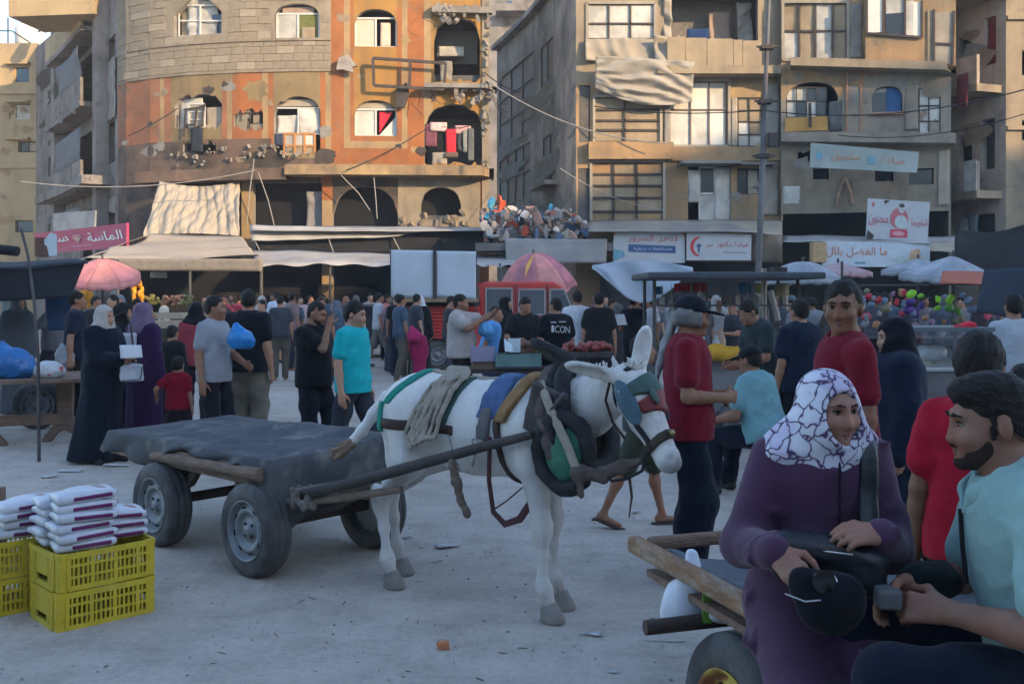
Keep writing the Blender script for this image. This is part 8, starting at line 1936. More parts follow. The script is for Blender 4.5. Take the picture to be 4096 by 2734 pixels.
pp('man in white T-shirt and black knee shorts walking away', 277, 24.5, 185, T((0.52, 0.55, 0.66)), SH(BLK, 0.62), h=1.78, feet=walk(1, 0.12))
pp('man in white shirt and shorts carrying a bag behind the turquoise boy', 379, 22.8, 110, T((0.46, 0.46, 0.50)), SH((0.17, 0.15, 0.13), 0.5), h=1.75, feet=walk(-1, 0.25))
pp('young man in black T-shirt and dark jeans near the pickup', 398, 20.6, 175, T(BLK), TR((0.022, 0.028, 0.045)), h=1.72)
pp('woman in white headscarf and black dress holding a child by the hand', 420, 20.4, 160, GN(BLK), hijab=((0.46, 0.46, 0.48), {}), h=1.68)
pp('small girl in pink dress beside the white headscarf woman', 419, 19.2, 170, GN((0.34, 0.02, 0.09), flare=0.22), h=1.02, hs=1.2)
pp('man in beige shirt lifting a cup to his mouth', 460, 12.9, 75, T((0.38, 0.34, 0.32), loose=0.035, belly=0.04), TR(BLK), h=1.70, build=1.12, fine=True, skin=1, hands=[(-0.12, -0.36, 1.36), (0.10, -0.42, 1.43)], hair=(0.006, 0.066))
pp('person in bright blue shirt bending by the market table', 487, 13.6, 80, T((0.10, 0.30, 0.62)), TR((0.02, 0.05, 0.09)), h=1.55, lean=14)
pp('woman with black headscarf and grey shoulder cloth at the pickup door', 505, 15.5, 70, GN(BLK), hijab=((0.012, 0.012, 0.014), {}), h=1.66)
pp('man in dark printed T-shirt leaning over the market table', 523, 13.2, 10, T((0.022, 0.022, 0.024)), h=1.68, lean=10, hands=[(-0.2, -0.32, 1.0), (0.2, -0.3, 1.0)], head=(20, 15))
icon_p, icon_F = pp('man in black T-shirt with large white letters on its back', 556, 12.7, 195, T((0.008, 0.010, 0.016), loose=0.032), TR(BLK), h=1.66, build=1.1, head=(25, 0))
pp('man in white T-shirt standing at the pickup nose', 577, 15.0, 165, T(WHT, loose=0.035), TR((0.03, 0.035, 0.05)), h=1.76, head=(20, 0))
pp('man in black T-shirt behind the white shirted man', 599, 14.6, 170, T(BLK, loose=0.035), h=1.73, build=1.1)
pp('man in black cap and T-shirt holding a paper', 634, 15.6, 150, T((0.011, 0.012, 0.016)), TR(BLK), h=1.72, skin=1, hands=[(0.0, -0.30, 1.12), (0.16, -0.28, 1.12)])
sb_, sF = pp('sandalled boy in olive shorts walking behind the donkey head', 641, 7.15, 88, T((0.05, 0.05, 0.055)), SH((0.045, 0.05, 0.035), 0.46), h=1.38, hs=1.06, skin=1, shoes=None, feet=[(-0.08, 0.27, 0.115), (0.08, -0.16, 0.072)], toes=[(0, -1, -0.45), None], vox=0.009)
for i in range(2):
 S = SDF(); q = V3(0, 0, -0.072) if sF.toe[i][2] == 0 else V3(0, 0.01, -0.066); a_ = sF.an[i] + q; S.cap(a_ - sF.toe[i] * 0.05, a_ + sF.toe[i] * 0.14, 0.036, 0.038, 0.01, flat=0.28, fdir=(0, 0.3 * (i == 0), 1)); S.build('sandal', mat('sandal', (0.05, 0.04, 0.038), rough=0.8), sb_, 0.007)
pp('stooping man in dark green shirt under the stall roof', 775, 9.6, -70, T((0.030, 0.042, 0.045), loose=0.035), TR(BLK), h=1.72, lean=28, head=(0, 25), hands=[(-0.1, -0.45, 1.0), (0.1, -0.45, 1.0)], skin=1)
pp('person in dark blue behind the red shirted man', 800, 8.6, -160, T((0.012, 0.018, 0.036), loose=0.04), h=1.66)
sit = dict(hip=(0, 0, 0.53), feet=[(-0.13, -0.46, 0.085), (0.14, -0.42, 0.085)])
pp('seated man in pale turquoise printed T-shirt and dark cap', 766, 8.1, -138, T((0.17, 0.33, 0.36), loose=0.03, hem=-0.06), TR((0.012, 0.014, 0.028), top=0.12), h=1.70, skin=1, cap=(0.014, 0.016, 0.022), lean=14, head=(0, 10), hands=[(-0.2, -0.36, 0.62), (0.2, -0.36, 0.62)], build=1.12, z=0.0, vox=0.010, **sit)
crowd = [(60, 17.5, 120, (0.03, 0.035, 0.05), 'navy'), (96, 17.0, 60, (0.03, 0.03, 0.035), 'black'), (113, 16.0, -60, (0.36, 0.38, 0.42), 'white'), (120, 18.5, 30, (0.16, 0.18, 0.22), 'slate grey'), (136, 21.0, 100, (0.30, 0.33, 0.40), 'pale blue'), (164, 25.5, -90, (0.55, 0.52, 0.44), 'cream'),
   (205, 26.5, 40, (0.20, 0.12, 0.09), 'brown'), (224, 27.5, -30, (0.05, 0.05, 0.06), 'black'), (262, 25.0, 70, (0.45, 0.42, 0.40), 'off-white'), (292, 22.0, 140, (0.22, 0.15, 0.15), 'dusty pink'), (300, 26.0, 20, (0.42, 0.32, 0.32), 'rose'), (326, 25.5, 200, (0.10, 0.10, 0.11), 'charcoal'), (338, 23.0, 160, (0.08, 0.085, 0.10), 'dark grey'),
   (346, 27.0, 0, (0.26, 0.10, 0.06), 'rust'), (370, 26.5, 50, (0.25, 0.24, 0.24), 'grey'), (388, 25.0, 30, (0.42, 0.16, 0.14), 'red'), (450, 18.5, 90, (0.05, 0.045, 0.05), 'black'), (612, 19.5, 20, (0.30, 0.30, 0.32), 'light grey'),
   (618, 16.5, 200, (0.05, 0.05, 0.055), 'black'), (648, 18.5, -40, (0.34, 0.34, 0.37), 'white'), (660, 20.5, 100, (0.09, 0.10, 0.12), 'slate'), (676, 17.5, 150, (0.28, 0.29, 0.31), 'grey'), (700, 15.0, 20, (0.10, 0.09, 0.09), 'charcoal'), (716, 17.0, 170, (0.32, 0.30, 0.28), 'beige'), (733, 15.0, -70, (0.05, 0.05, 0.06), 'black'), (752, 17.5, 60, (0.16, 0.17, 0.20), 'slate blue'),
   (790, 19.0, 0, (0.07, 0.07, 0.08), 'black'), (812, 17.0, 190, (0.22, 0.24, 0.27), 'grey blue'), (860, 16.8, 30, (0.20, 0.32, 0.36), 'teal grey'), (874, 15.6, 170, (0.10, 0.09, 0.11), 'dark plum'), (888, 18.5, -20, (0.16, 0.13, 0.12), 'brown'), (905, 17.5, 100, (0.06, 0.06, 0.07), 'black'), (924, 19.5, 0, (0.18, 0.17, 0.20), 'mauve grey'), (945, 17.2, 150, (0.09, 0.10, 0.13), 'navy'), (962, 18.6, -60, (0.24, 0.22, 0.22), 'taupe'), (984, 16.0, 20, (0.07, 0.06, 0.07), 'black'),
   (1006, 11.0, -30, (0.045, 0.045, 0.05), 'black'), (1020, 10.5, -80, (0.36, 0.40, 0.46), 'pale blue'), (18, 13.8, 60, (0.06, 0.065, 0.075), 'dark grey'), (52, 14.8, -100, (0.10, 0.10, 0.12), 'dark grey'), (846, 20.0, 60, (0.30, 0.27, 0.25), 'beige'), (310, 28.0, 90, (0.05, 0.06, 0.08), 'navy'), (240, 29.0, 150, (0.3, 0.12, 0.1), 'red'), (356, 29.0, -40, (0.1, 0.1, 0.1), 'black')]
rc = random.Random(5)
for i in range(46):
 crowd.append((rc.uniform(590, 1010) if i % 3 else rc.uniform(255, 480), rc.uniform(20, 28) if i < 30 else rc.uniform(16, 20), rc.uniform(0, 360), *rc.choice((((0.03, 0.03, 0.035), 'black'), ((0.05, 0.055, 0.07), 'charcoal'), ((0.10, 0.09, 0.085), 'brown'), ((0.16, 0.05, 0.05), 'maroon'), ((0.22, 0.22, 0.24), 'grey'), ((0.06, 0.09, 0.13), 'navy')))))
zones = [(0, 70, 'under the left canopy'), (70, 150, 'by the pink umbrella'), (150, 270, 'at the sunlit fruit counter'), (270, 345, 'behind the man with hand to chin'), (345, 395, 'by the dark parked car'), (395, 470, 'beside the white boards'), (470, 575, 'in front of the red pickup'), (575, 665, 'below the sagging white cloth'), (665, 760, 'behind the drinks stall'), (760, 850, 'behind the grey dome umbrella'), (850, 930, 'at the left of the toy stall'), (930, 1000, 'at the right of the toy stall'), (1000, 1100, 'at the right edge')]
r = random.Random(77); seen = {}
for i, (px, d, yaw, c, cn) in enumerate(crowd):
 zn = next(z for a, b, z in zones if a <= px < b)
 fem = i % 5 == 3
 lab = ('woman with headscarf in %s robe %s' if fem else 'person in %s shirt %s') % (cn, zn)
 for q in ('', 'farther ', 'half hidden ', 'shorter ', 'rearmost ', 'turned away '):
  if q + lab not in seen: break
 lab = q + lab; seen[lab] = 1
 hgt = r.uniform(1.60, 1.76)
 if fem: pp(lab, px, d, yaw, GN(c), hijab=((tuple(x * .8 + .05 for x in c)), {}), h=hgt - 0.06, group='people in the crowd', vox=0.03, skin=i % 3, shoes=None)
 else: pp(lab, px, d, yaw, T(c), TR(((0.02, 0.022, 0.03), (0.05, 0.05, 0.06), (0.10, 0.09, 0.075))[i % 3]), h=hgt, group='people in the crowd', vox=0.029, skin=i % 4, feet=walk((-1, 1)[i % 2], r.uniform(0, .2)), hands=[None, (0.18, -0.3, r.uniform(.9, 1.3))] if i % 3 == 0 else None, shoes=None, head=(r.uniform(-40, 40), r.uniform(-5, 15)))
cx = Vector((X_(556, 12.45), 12.45, 0))
lt_ = mat('print_white', (0.62, 0.62, 0.64), rough=0.7, var=0.05)
Rm = Matrix.Rotation(R(195), 3, 'Z')
def back_text(t, txt, z, w_, h_, x0, y=0.178):
 o = lettering(t, txt, lt_, Vector((x0, y, z)) + OFF[t.name], (-1, 0, 0), (0, 0, 1), w_, h_, extrude=0.002, name='shirt_print')
 return o
for i, chx in enumerate('ICON'):
 back_text(icon_p, chx, 1.19 - 0.004 * i, 0.035 if chx == 'I' else 0.062, 0.085, 0.115 - (0, 0.042, 0.112, 0.182)[i], 0.183 - 0.008 * abs(i - 1.5))
mb = MB(); mb.box((0.09, 0.178, 1.315), (0.07, 0.004, 0.014)); mb.box((-0.03, 0.180, 1.32), (0.09, 0.004, 0.012)); mb.build('shirt_print', lt_, icon_p, local=True)
plastic_bag('bright blue plastic bag held by the man in grey', P(241, 338, 9.35), (0.115, 0.09, 0.10), mat('bag_bright_blue', (0.012, 0.20, 0.52), rough=0.3, var=0.15, scale=6, bump=0.35, bscale=12, spec=0.5), 81, vox=0.010)
plastic_bag('pale plastic bag hanging from the navy shirted man', P(65, 357, 12.0), (0.10, 0.07, 0.14), mat('bag_grey', (0.25, 0.26, 0.28), rough=0.4, var=0.15, bump=0.3), 83, vox=0.014)
plastic_bag('blue bag lifted near the cup by the beige shirted man', P(486, 329, 12.75), (0.09, 0.07, 0.10), mat('bag_sky', (0.10, 0.33, 0.62), rough=0.35, var=0.1, bump=0.3), 85, vox=0.012)
def pouch(label, c, sz, m, rz=0.0, name='handbag', strap=None):
 t = thing(name, label, 'bag', c)
 S = SDF(); S.box((0, 0, 0), sz, 0.03, 0.02, rotz(rz)); S.disp = wob(int(c[0] * 100) % 91, 0.010, 22); S.build('body', m, t, 0.009)
 if strap:
  mb = MB(); mb.tube([Vector(q) for q in strap], 0.010, 6, flat=.5); mb.build('strap', frame_d, t, local=True)
 return t
hbm = mat('handbag_white', (0.46, 0.49, 0.54), rough=0.5, var=0.12, scale=5, bump=0.3)
pouch('white shoulder bag on the black headscarf woman', P(123, 344, 10.25), (0.14, 0.05, 0.12), hbm, 0.2, strap=[(-0.13, -0.06, 0.0), (-0.10, -0.03, 0.28), (0.02, 0.0, 0.34), (0.09, -0.03, 0.2), (0.13, -0.06, -0.05)])
pouch('white handbag with black edging held between the women', P(132, 372, 9.75), (0.11, 0.04, 0.09), hbm, 0.3, strap=[(-0.11, -0.05, 0.05), (-0.06, -0.05, -0.08), (0.10, -0.05, -0.06), (0.12, -0.05, 0.06)])
def paper(label, c, a, b, rot, m=None, name='paper'):
 mb = MB(); Mx = Euler(rot).to_matrix(); w = wob(int(abs(c[0]) * 50) % 70, 1, 14)
 mb.grid(lambda u, v: Vector(c) + Mx @ Vector(((u - .5) * a, (v - .5) * b, 0.02 * float(w(np.array([[u * .2, v * .2, 0.]]))[0]))), 6, 6, thick=0.002)
 return tag(mb.build(name, m or mat('paper_white', (0.55, 0.56, 0.58), rough=0.8, var=0.06)), label, 'paper')
paper('papers in the hands of the beige headscarf woman', P(131, 351, 9.6), 0.2, 0.14, (R(60), 0, R(30)))
paper('sheet of paper held by the man in the black cap', P(617, 319, 15.2), 0.30, 0.2, (R(55), 0, R(20)))
plastic_bag('pink shopping bag on the arm of the white headscarf woman', P(414, 335, 19.0), (0.12, 0.08, 0.13), cloth((0.40, 0.03, 0.12)), 87, vox=0.018)
# ---------------------------------------------------------------- foreground: crates, second cart, seated pair, standing men
yel = mat('crate_yellow', (0.56, 0.42, 0.03), rough=0.5, var=0.14, scale=5, bump=0.1, bscale=30, spec=0.4, col2=(0.40, 0.34, 0.06), mix_scale=3)
def crate_mesh(L=0.50, W=0.385, H=0.185):
 mb = MB(); t = 0.012
 def wallseg(a, b, out):
  a, b, out = Vector(a), Vector(b), Vector(out); d = b - a; Ln = d.length; d.normalize()
  n = max(5, int(Ln / 0.0235))
  for z, h in ((0.012, 0.024), (H * .36, 0.012), (H * .66, 0.012), (H - 0.014, 0.028)): mb.bar(a + Vector((0, 0, z)), b + Vector((0, 0, z)), t * 1.3, h)
  for i in range(n + 1):
   q = a + d * (Ln * i / n); thick = 0.020 if i % 5 == 0 else 0.009
   mb.bar(q + Vector((0, 0, 0.01)), q + Vector((0, 0, H - 0.01)), thick, t, up=tuple(out))
 x, y = L / 2, W / 2
 wallseg((-x + .05, -y, 0), (x - .05, -y, 0), (0, -1, 0)); wallseg((-x + .05, y, 0), (x - .05, y, 0), (0, 1, 0))
 for s in (-1, 1):
  wallseg((s * x, -y + .05, 0), (s * x, -y + .11, 0), (s, 0, 0)); wallseg((s * x, y - .11, 0), (s * x, y - .05, 0), (s, 0, 0))
  mb.box((s * x, 0, H * .60), (t, W - .22, H * .52)); mb.box((s * x, 0, H * .08), (t, W - .22, H * .16)); mb.box((s * x, 0, H - .012), (t * 1.5, W - .20, .024))
  for q in (-1, 1):
   pts = [(s * (x - .052), q * y), (s * (x - .015), q * y), (s * (x - .004), q * (y - .004)), (s * x, q * (y - .015)), (s * x, q * (y - .052)), (s * (x - .010), q * (y - .052)), (s * (x - .014), q * (y - .016)), (s * (x - .052), q * (y - .012))]
   if s * q < 0: pts = pts[::-1]
   mb.prism(pts, 0.0, H)
   pts2 = [(px_ * 1.012, py_ * 1.016) for px_, py_ in pts]; mb.prism(pts2, H - .024, H + .002); mb.prism(pts2, H * .30, H * .34)
 for i in range(9): mb.box((0, -y + W * (i + .5) / 9, .006), (L - .02, W / 9 * .55, .012))
 return mb.mesh('crate', yel)
cme = crate_mesh(); crates = []
CR = R(20)
c0 = Vector((-2.18, 5.20, 0))
def crate(label, loc, rz):
 o = link('plastic_crate', cme); o.location = loc; o.rotation_euler = (0, 0, rz); crates.append(o); return tag(o, label, 'crate', 'yellow plastic crates')
CY = R(44)
fx = Matrix.Rotation(CY, 3, 'Z')
crate('lower yellow slatted crate of the front stack', c0, CY); crate('upper yellow slatted crate of the front stack under the white packs', c0 + Vector((-0.005, 0.01, 0.190)), CY + 0.03)
c1 = Vector((-2.62, 5.42, 0)); crate('lower yellow crate of the left stack', c1, CY); crate('upper yellow crate of the left stack', c1 + Vector((0, 0, 0.190)), CY - .03)
pk_w = mat('pack_white', (0.55, 0.57, 0.62), rough=0.35, var=0.10, scale=9, bump=0.4, bscale=16, spec=0.5); pk_p = mat('pack_purple', (0.14, 0.022, 0.10), rough=0.35, var=0.15, scale=9); pk_s = mat('pack_print', (0.36, 0.25, 0.22), rough=0.4, var=0.3, scale=16)
def pack_master():
 S = SDF(); S.box((0, 0, 0), (0.145, 0.10, 0.020), 0.018, 0.01); S.ell((0, 0, 0.006), (0.13, 0.09, 0.027), 0.02); S.disp = wob(9, 0.007, 30)
 t = thing('food_pack', 'x', 'pack'); S.build('bag', pk_w, t, 0.006)
 mb = MB(); mb.box((0.02, -0.101, 0.0), (0.19, 0.012, 0.019)); bevel(mb.build('purple_band', pk_p, t, local=True), 0.005)
 mb = MB(); mb.grid(lambda u, v: (0.02 + 0.09 * u, -0.02 + 0.07 * v - 0.02 * u, 0.036 - 0.012 * (2 * u - 1) ** 2 - 0.006 * (2 * v - 1) ** 2), 6, 6, thick=0.002); mb.build('printed_picture', pk_s, t, local=True)
 mb = MB(); mb.box((0.148, 0.0, 0.0), (0.01, 0.13, 0.012)); mb.build('side_seal', pk_p, t, local=True)
 return t
pm = pack_master(); z0 = 0.398; r = random.Random(6); k = 0
stacks = [((-0.09, -0.08), 6, 'tall middle stack'), ((0.13, 0.05), 3, 'right stack'), ((-0.20, 0.40), 4, 'left stack'), ((-0.10, 0.11), 5, 'rear stack')]
for (sx, sy), n, nm in stacks:
 for i in range(n):
  p = pm if k == 0 else copy_tree(pm); k += 1
  q = c0 + fx @ Vector((sx + r.uniform(-.02, .02), sy + r.uniform(-.012, .012), 0)); p.location = (q.x, q.y, z0 + i * 0.048); p.rotation_euler = (r.uniform(-.04, .04), r.uniform(-.05, .05), CY + r.uniform(-.12, .12))
  pos = 'topmost' if i == n - 1 else 'lowest' if i == 0 else ('second', 'third', 'fourth', 'fifth')[i - 1]
  tag(p, '%s white pack with purple band in the %s on the yellow crates' % (pos, nm), 'pack', 'white packs on the crates')
wp = MB(); wp.box(G(-1, 596) + Vector((0, 0, .30)), (0.05, 0.05, 0.60)); tag(wp.build('wooden_post', tw), 'thin brown wooden leg cut off by the left edge beside the crates', 'post')
# ---- second cart
C2, uu, vv = Vector((0.474, 3.70, 0)), Vector((0.315, -0.949, 0)), Vector((0.949, 0.315, 0))
def c2p(a, b, z): return C2 + uu * a + vv * b + Vector((0, 0, z))
t2 = thing('wooden_cart', 'flat wooden cart with dark cloth on its bed, at the right in front', 'cart', C2)
rail_m = mat('rail_wood', (0.24, 0.135, 0.075), rough=0.8, var=0.35, scale=4, bump=0.5, bscale=18, stretch=(8, 1.2, 8), col2=(0.33, 0.25, 0.19), mix_scale=3)
rail_m2 = mat('rail_wood_grey', (0.20, 0.13, 0.095), rough=0.85, var=0.3, scale=4, bump=0.5, bscale=18, stretch=(1.2, 8, 8))
mb = MB(); mb.bar(c2p(-0.06, 0, 0.72), c2p(1.0, 0, 0.72), 0.055, 0.06); bevel(mb.build('side_rail', rail_m, t2), 0.014, 3)
mb = MB(); mb.bar(c2p(0.0, 0.03, 0.73), c2p(0.0, 1.40, 0.73), 0.045, 0.05); bevel(mb.build('end_rail', rail_m2, t2), 0.018, 3)
mb = MB(); mb.bar(c2p(-0.02, 1.40, 0.70), c2p(2.6, 1.40, 0.70), 0.075, 0.10); bevel(mb.build('side_rail', rail_m, t2), 0.014, 3)
for i in range(9): mb = MB(); mb.bar(c2p(0.04, 0.08 + i * 0.152, 0.635), c2p(1.5, 0.08 + i * 0.152, 0.635), 0.145, 0.025); mb.build('plank', rail_m2, t2)
w1 = wob(71, 1, 7); w2 = wob(72, 1, 18)
def bedcloth(u, v):
 a, b = lerp(0.10, 1.5, u), lerp(0.05, 1.40, v); q = np.array([[a, b, 0.]])
 return c2p(a, b, 0.675 + 0.030 * float(w1(q)[0]) + 0.012 * float(w2(q)[0]) + 0.05 * math.exp(-((b - 0.05) / .12) ** 2))
mb = MB(); mb.grid(bedcloth, 60, 36, thick=0.008); mb.build('bed_cloth', mat('bed_cloth', (0.10, 0.112, 0.128), rough=0.8, var=0.2, scale=5, bump=0.3, bscale=14), t2)
wl = link('axle_beam', None, t2); bpy.data.objects.remove(wl)
mb = MB(); a_, b_ = P(645, 627, 3.25), P(760, 614, 3.35); mb.tube([a_, b_], [0.024, 0.026], 10); mb.build('axle_pipe', iron_m, t2)
wpos = Vector((0.735, 3.10, 0.30)); ang = math.atan2(vv.y, vv.x)
rim_y = mat('rim_orange', (0.30, 0.12, 0.05), rough=0.6, var=0.3, scale=7, col2=(0.50, 0.38, 0.06), mix_scale=5, mix_lo=0.5, mix_hi=0.54)
for q in (wpos, wpos + vv * 1.1, wpos + uu * 1.5, wpos + uu * 1.5 + vv * 1.1):
 wheel(t2, q - C2, 0.30, 0.17, out=1 if False else (1 if (q - wpos).dot(vv) < .5 else -1), rim_mat=rim_y, M=(0, 0, ang + R(90)))
for s in (0.0, 1.5): mb = MB(); mb.bar(wpos + uu * s, wpos + uu * s + vv * 1.1, 0.05, 0.05); mb.build('axle', iron_m, t2)
mb = MB(); mb.bar(P(707.5, 584, 3.28), P(707, 622, 3.28), 0.03, 0.012, up=(0, 1, 0)); mb.build('green_strap', mat('strap_green', (0.12, 0.26, 0.035), rough=0.7), t2)
mb = MB(); mb.tube([P(713, 588, 3.3), P(716, 603, 3.3)], 0.008, 6); mb.build('red_cord', curtain_r, t2)
mb = MB(); mb.tube([P(718, 590, 3.35), P(738, 618, 3.35)], 0.012, 6); mb.build('brace', iron_m, t2)
S = SDF(); c = np.array(P(688, 600, 3.42)); S.ell(c, (0.075, 0.06, 0.085), 0.03); S.ell(c + V3(-.025, 0, -.04), (0.06, 0.05, 0.06), 0.04); S.cap(c + V3(0.02, 0, .06), c + V3(.02, .02, .15), 0.045, .02, .04); S.disp = wob(55, 0.008, 30)
tag(S.build('plastic_bag', mat('bag_white', (0.62, 0.65, 0.72), rough=0.4, var=0.05, bump=0.25, bscale=10), None, 0.007), 'white plastic bag hanging under the wooden cart rail', 'bag')
S = SDF(); c = np.array(P(722, 612, 3.3)); S.ell(c, (0.06, 0.05, 0.03), 0.03); S.disp = wob(56, 0.008, 30); tag(S.build('white_cloth', MATS['bag_white'], None, 0.008), 'small white bundle tucked beside the green strap', 'cloth')
S = SDF(); c = np.array(P(725, 600, 3.5)); S.ell(c, (0.10, 0.07, 0.06), 0.03); S.disp = wob(57, 0.01, 30); tag(S.build('black_bag', black_tarp, None, 0.009), 'black sack under the wooden cart bed', 'bag')
# ---- seated woman: purple dress, patterned headscarf
HW = (0.855, 2.82)
Fw = Fig(h=1.56, hip=(0, 0, 0.815), lean=9, hdrop=0.020, hfwd=0.015, head=(20, 3), feet=[(-0.12, -0.40, 0.20), (0.10, -0.36, 0.20)], hands=[(-0.20, -0.33, 1.01), (0.075, -0.30, 1.045)], poles=[(-0.30, 0.75, -0.6), (0.42, 0.7, -0.6)],
   hand_dirs=[(0.35, -0.65, -0.35), (-0.85, -0.35, 0.15)], palms=[(0.55, 0.2, -0.8), (0.1, 0.55, -0.8)], thumbs=[(0.7, 0.0, 0.5), (-0.1, -0.25, 0.95)], curl=(0.55, 0.42), kpole=[(-0.1, -1, 0.6), (0.1, -1, 0.6)], sw=0.93, hs=0.97)
wt = thing('person', 'seated woman in purple dress and white patterned headscarf on the wooden cart', 'person', (HW[0], HW[1], 0))
sk_f = mat('skin_woman', (0.30, 0.165, 0.115), rough=0.58, var=0.16, scale=11, bump=0.14, bscale=330, spec=0.25, sub=0.06, col2=(0.33, 0.15, 0.105), mix_scale=12)
body_sdf(Fw, True, jaw=0.98, legs=False).build('body', sk_f, wt, 0.0055)
face_details(Fw, wt, 0.0026, (0.23, 0.10, 0.085))
pur = mat('dress_purple', (0.066, 0.028, 0.062), rough=0.85, var=0.14, scale=8, bump=0.12, bscale=70, spec=0.2, sheen=0.15)
S = shirt_sdf(Fw, long=True, hem=-0.14, loose=0.026, seed=41, fold=0.012, collar=False)
kk = Fw.k
for i in range(2):
 S.path([Fw.hj[i], Fw.kn[i] + V3(0, 0, 0.0), Fw.an[i] + V3((-.03, .03)[i], -0.02, -0.12)], [0.110, 0.090, 0.12], 0.06)
S.cap(Fw.kn[0] * .5 + Fw.kn[1] * .5, Fw.an[0] * .5 + Fw.an[1] * .5 + V3(0, 0, -.1), 0.07, 0.11, 0.08)
w1_, w2_ = wob(41, 0.007, 16, (1, 1, 0.7)), crease(42, 0.030, 28, (0.8, 0.8, 1.1))
def dsp(p):
 low = np.clip((0.80 - p[:, 2]) / 0.3, 0, 1)
 return w1_(p) + w2_(p) + 0.014 * low * np.sin(46 * p[:, 0] + 8 * p[:, 2] + 3 * np.sin(14 * p[:, 1]))
S.disp = dsp; S.dmax = 0.0; S.clips = []
dro = S.build('dress', pur, wt, 0.0075); dv = np.zeros(len(dro.data.vertices) * 3, np.float32); dro.data.vertices.foreach_get('co', dv); dv = dv.reshape(-1, 3)
def on_dress(x, z, out=0.006):
 m = (np.abs(dv[:, 0] - x) < 0.012) & (np.abs(dv[:, 2] - z) < 0.012) & (dv[:, 1] > -0.25)
 return Vector((x, (dv[m, 1].min() if m.any() else -0.15) - out, z))
mb = MB(); mb.tube([on_dress(0.012, z, 0.001) for z in np.linspace(1.05, 1.22, 8)], 0.006, 6, flat=.5); mb.build('front_seam', cloth((0.02, 0.010, 0.022)), wt, local=True)
mb = MB()
def front(F, x, z, out=0.0): return F.loc(x, -0.165 - out, z)
def scarf_mat():
 m = bpy.data.materials.new('scarf_print'); m.use_nodes = True; nt = m.node_tree; b = nt.nodes['Principled BSDF']; b.inputs['Roughness'].default_value = 0.8; b.inputs['Specular IOR Level'].default_value = 0.15
 tc = nt.nodes.new('ShaderNodeTexCoord'); nz = nt.nodes.new('ShaderNodeTexNoise'); nz.inputs['Scale'].default_value = 16; nz.inputs['Detail'].default_value = 2
 mx = nt.nodes.new('ShaderNodeMix'); mx.data_type = 'RGBA'; mx.blend_type = 'LINEAR_LIGHT'; mx.inputs[0].default_value = 0.05
 nt.links.new(tc.outputs['Object'], nz.inputs['Vector']); nt.links.new(tc.outputs['Object'], mx.inputs[6]); nt.links.new(nz.outputs['Color'], mx.inputs[7])
 vo = nt.nodes.new('ShaderNodeTexVoronoi'); vo.feature = 'DISTANCE_TO_EDGE'; vo.inputs['Scale'].default_value = 20; vo.inputs['Randomness'].default_value = 1.0; nt.links.new(mx.outputs[2], vo.inputs['Vector'])
 rp = nt.nodes.new('ShaderNodeValToRGB'); nt.links.new(vo.outputs['Distance'], rp.inputs[0]); e = rp.color_ramp.elements
 e[0].position = 0.0; e[0].color = (0.085, 0.055, 0.105, 1); e[1].position = 0.10; e[1].color = (0.60, 0.60, 0.68, 1)
 q = e.new(0.035); q.color = (0.10, 0.065, 0.12, 1); q = e.new(0.055); q.color = (0.42, 0.40, 0.48, 1); q = e.new(0.45); q.color = (0.66, 0.66, 0.73, 1)
 n2 = nt.nodes.new('ShaderNodeTexNoise'); n2.inputs['Scale'].default_value = 9; nt.links.new(tc.outputs['Object'], n2.inputs['Vector'])
 r2 = nt.nodes.new('ShaderNodeMapRange'); r2.inputs[1].default_value = 0.50; r2.inputs[2].default_value = 0.60; nt.links.new(n2.outputs['Fac'], r2.inputs[0])
 m2 = nt.nodes.new('ShaderNodeMix'); m2.data_type = 'RGBA'; m2.blend_type = 'MULTIPLY'; nt.links.new(rp.outputs[0], m2.inputs[6]); m2.inputs[7].default_value = (0.82, 0.76, 0.88, 1); nt.links.new(r2.outputs[0], m2.inputs[0])
 nt.links.new(m2.outputs[2], b.inputs['Base Color']); return m
S = hijab_sdf(Fw, 44, cape=0.15, fold=0.003, thick=0.015)
S.ell(Fw.hp(0, -0.112, -0.016), np.array([0.065, 0.090, 0.083]) * Fw.hk, 0.010, Fw.H, sub=True)
w1h, w2h = wob(45, 0.005, 22), wob(46, 0.0055, 60, (0.5, 0.5, 1.6))
S.cap(Fw.neck0, Fw.neck0 * .25 + Fw.sh[0] * .75 + V3(0, -.01, .01), 0.085, 0.06, 0.05, flat=.8, fdir=(0, 0, 1)); nz0 = Fw.headc[2]
S.disp = lambda p: w1h(p) + w2h(p) * np.clip((nz0 - 0.05 - p[:, 2]) / 0.06, 0.15, 1)
S.build('headscarf', scarf_mat(), wt, 0.0055)
S = SDF(); s_ = Fw.hk; S.ell(Fw.hp(0, 0.016, 0.026), np.array([0.0770, 0.0970, 0.0910]) * s_ + 0.0015, 0.02, Fw.H); S.clip(Fw.hp(0, -0.085, 0.055), Fw.H @ V3(0, 0.25, -1)); S.clip(Fw.hp(0, -0.09, 0.088), Fw.H @ V3(0, -0.3, 1)); S.clip(Fw.hp(0, -0.02, 0), Fw.H @ V3(0, 1, 0)); S.build('under_scarf', cloth((0.014, 0.012, 0.018)), wt, 0.0045)
def surf(F, x, z, y): return Vector(F.loc(x, y, z))
sb = thing('shoulder_bag', 'black soft shoulder bag on the lap of the woman in purple', 'bag', (HW[0], HW[1], 0))
S = SDF(); S.box((-0.055, -0.285, 0.975), (0.145, 0.050, 0.062), 0.035, 0.02, rotz(R(-6)) @ roty(R(10))); S.cap((-0.17, -0.29, 1.02), (0.08, -0.29, 0.985), 0.035, 0.03, 0.03); w_ = wob(61, 0.008, 20); w__ = crease(62, 0.011, 34, (0.4, 0.4, 1.8)); S.disp = lambda p: w_(p) + w__(p)
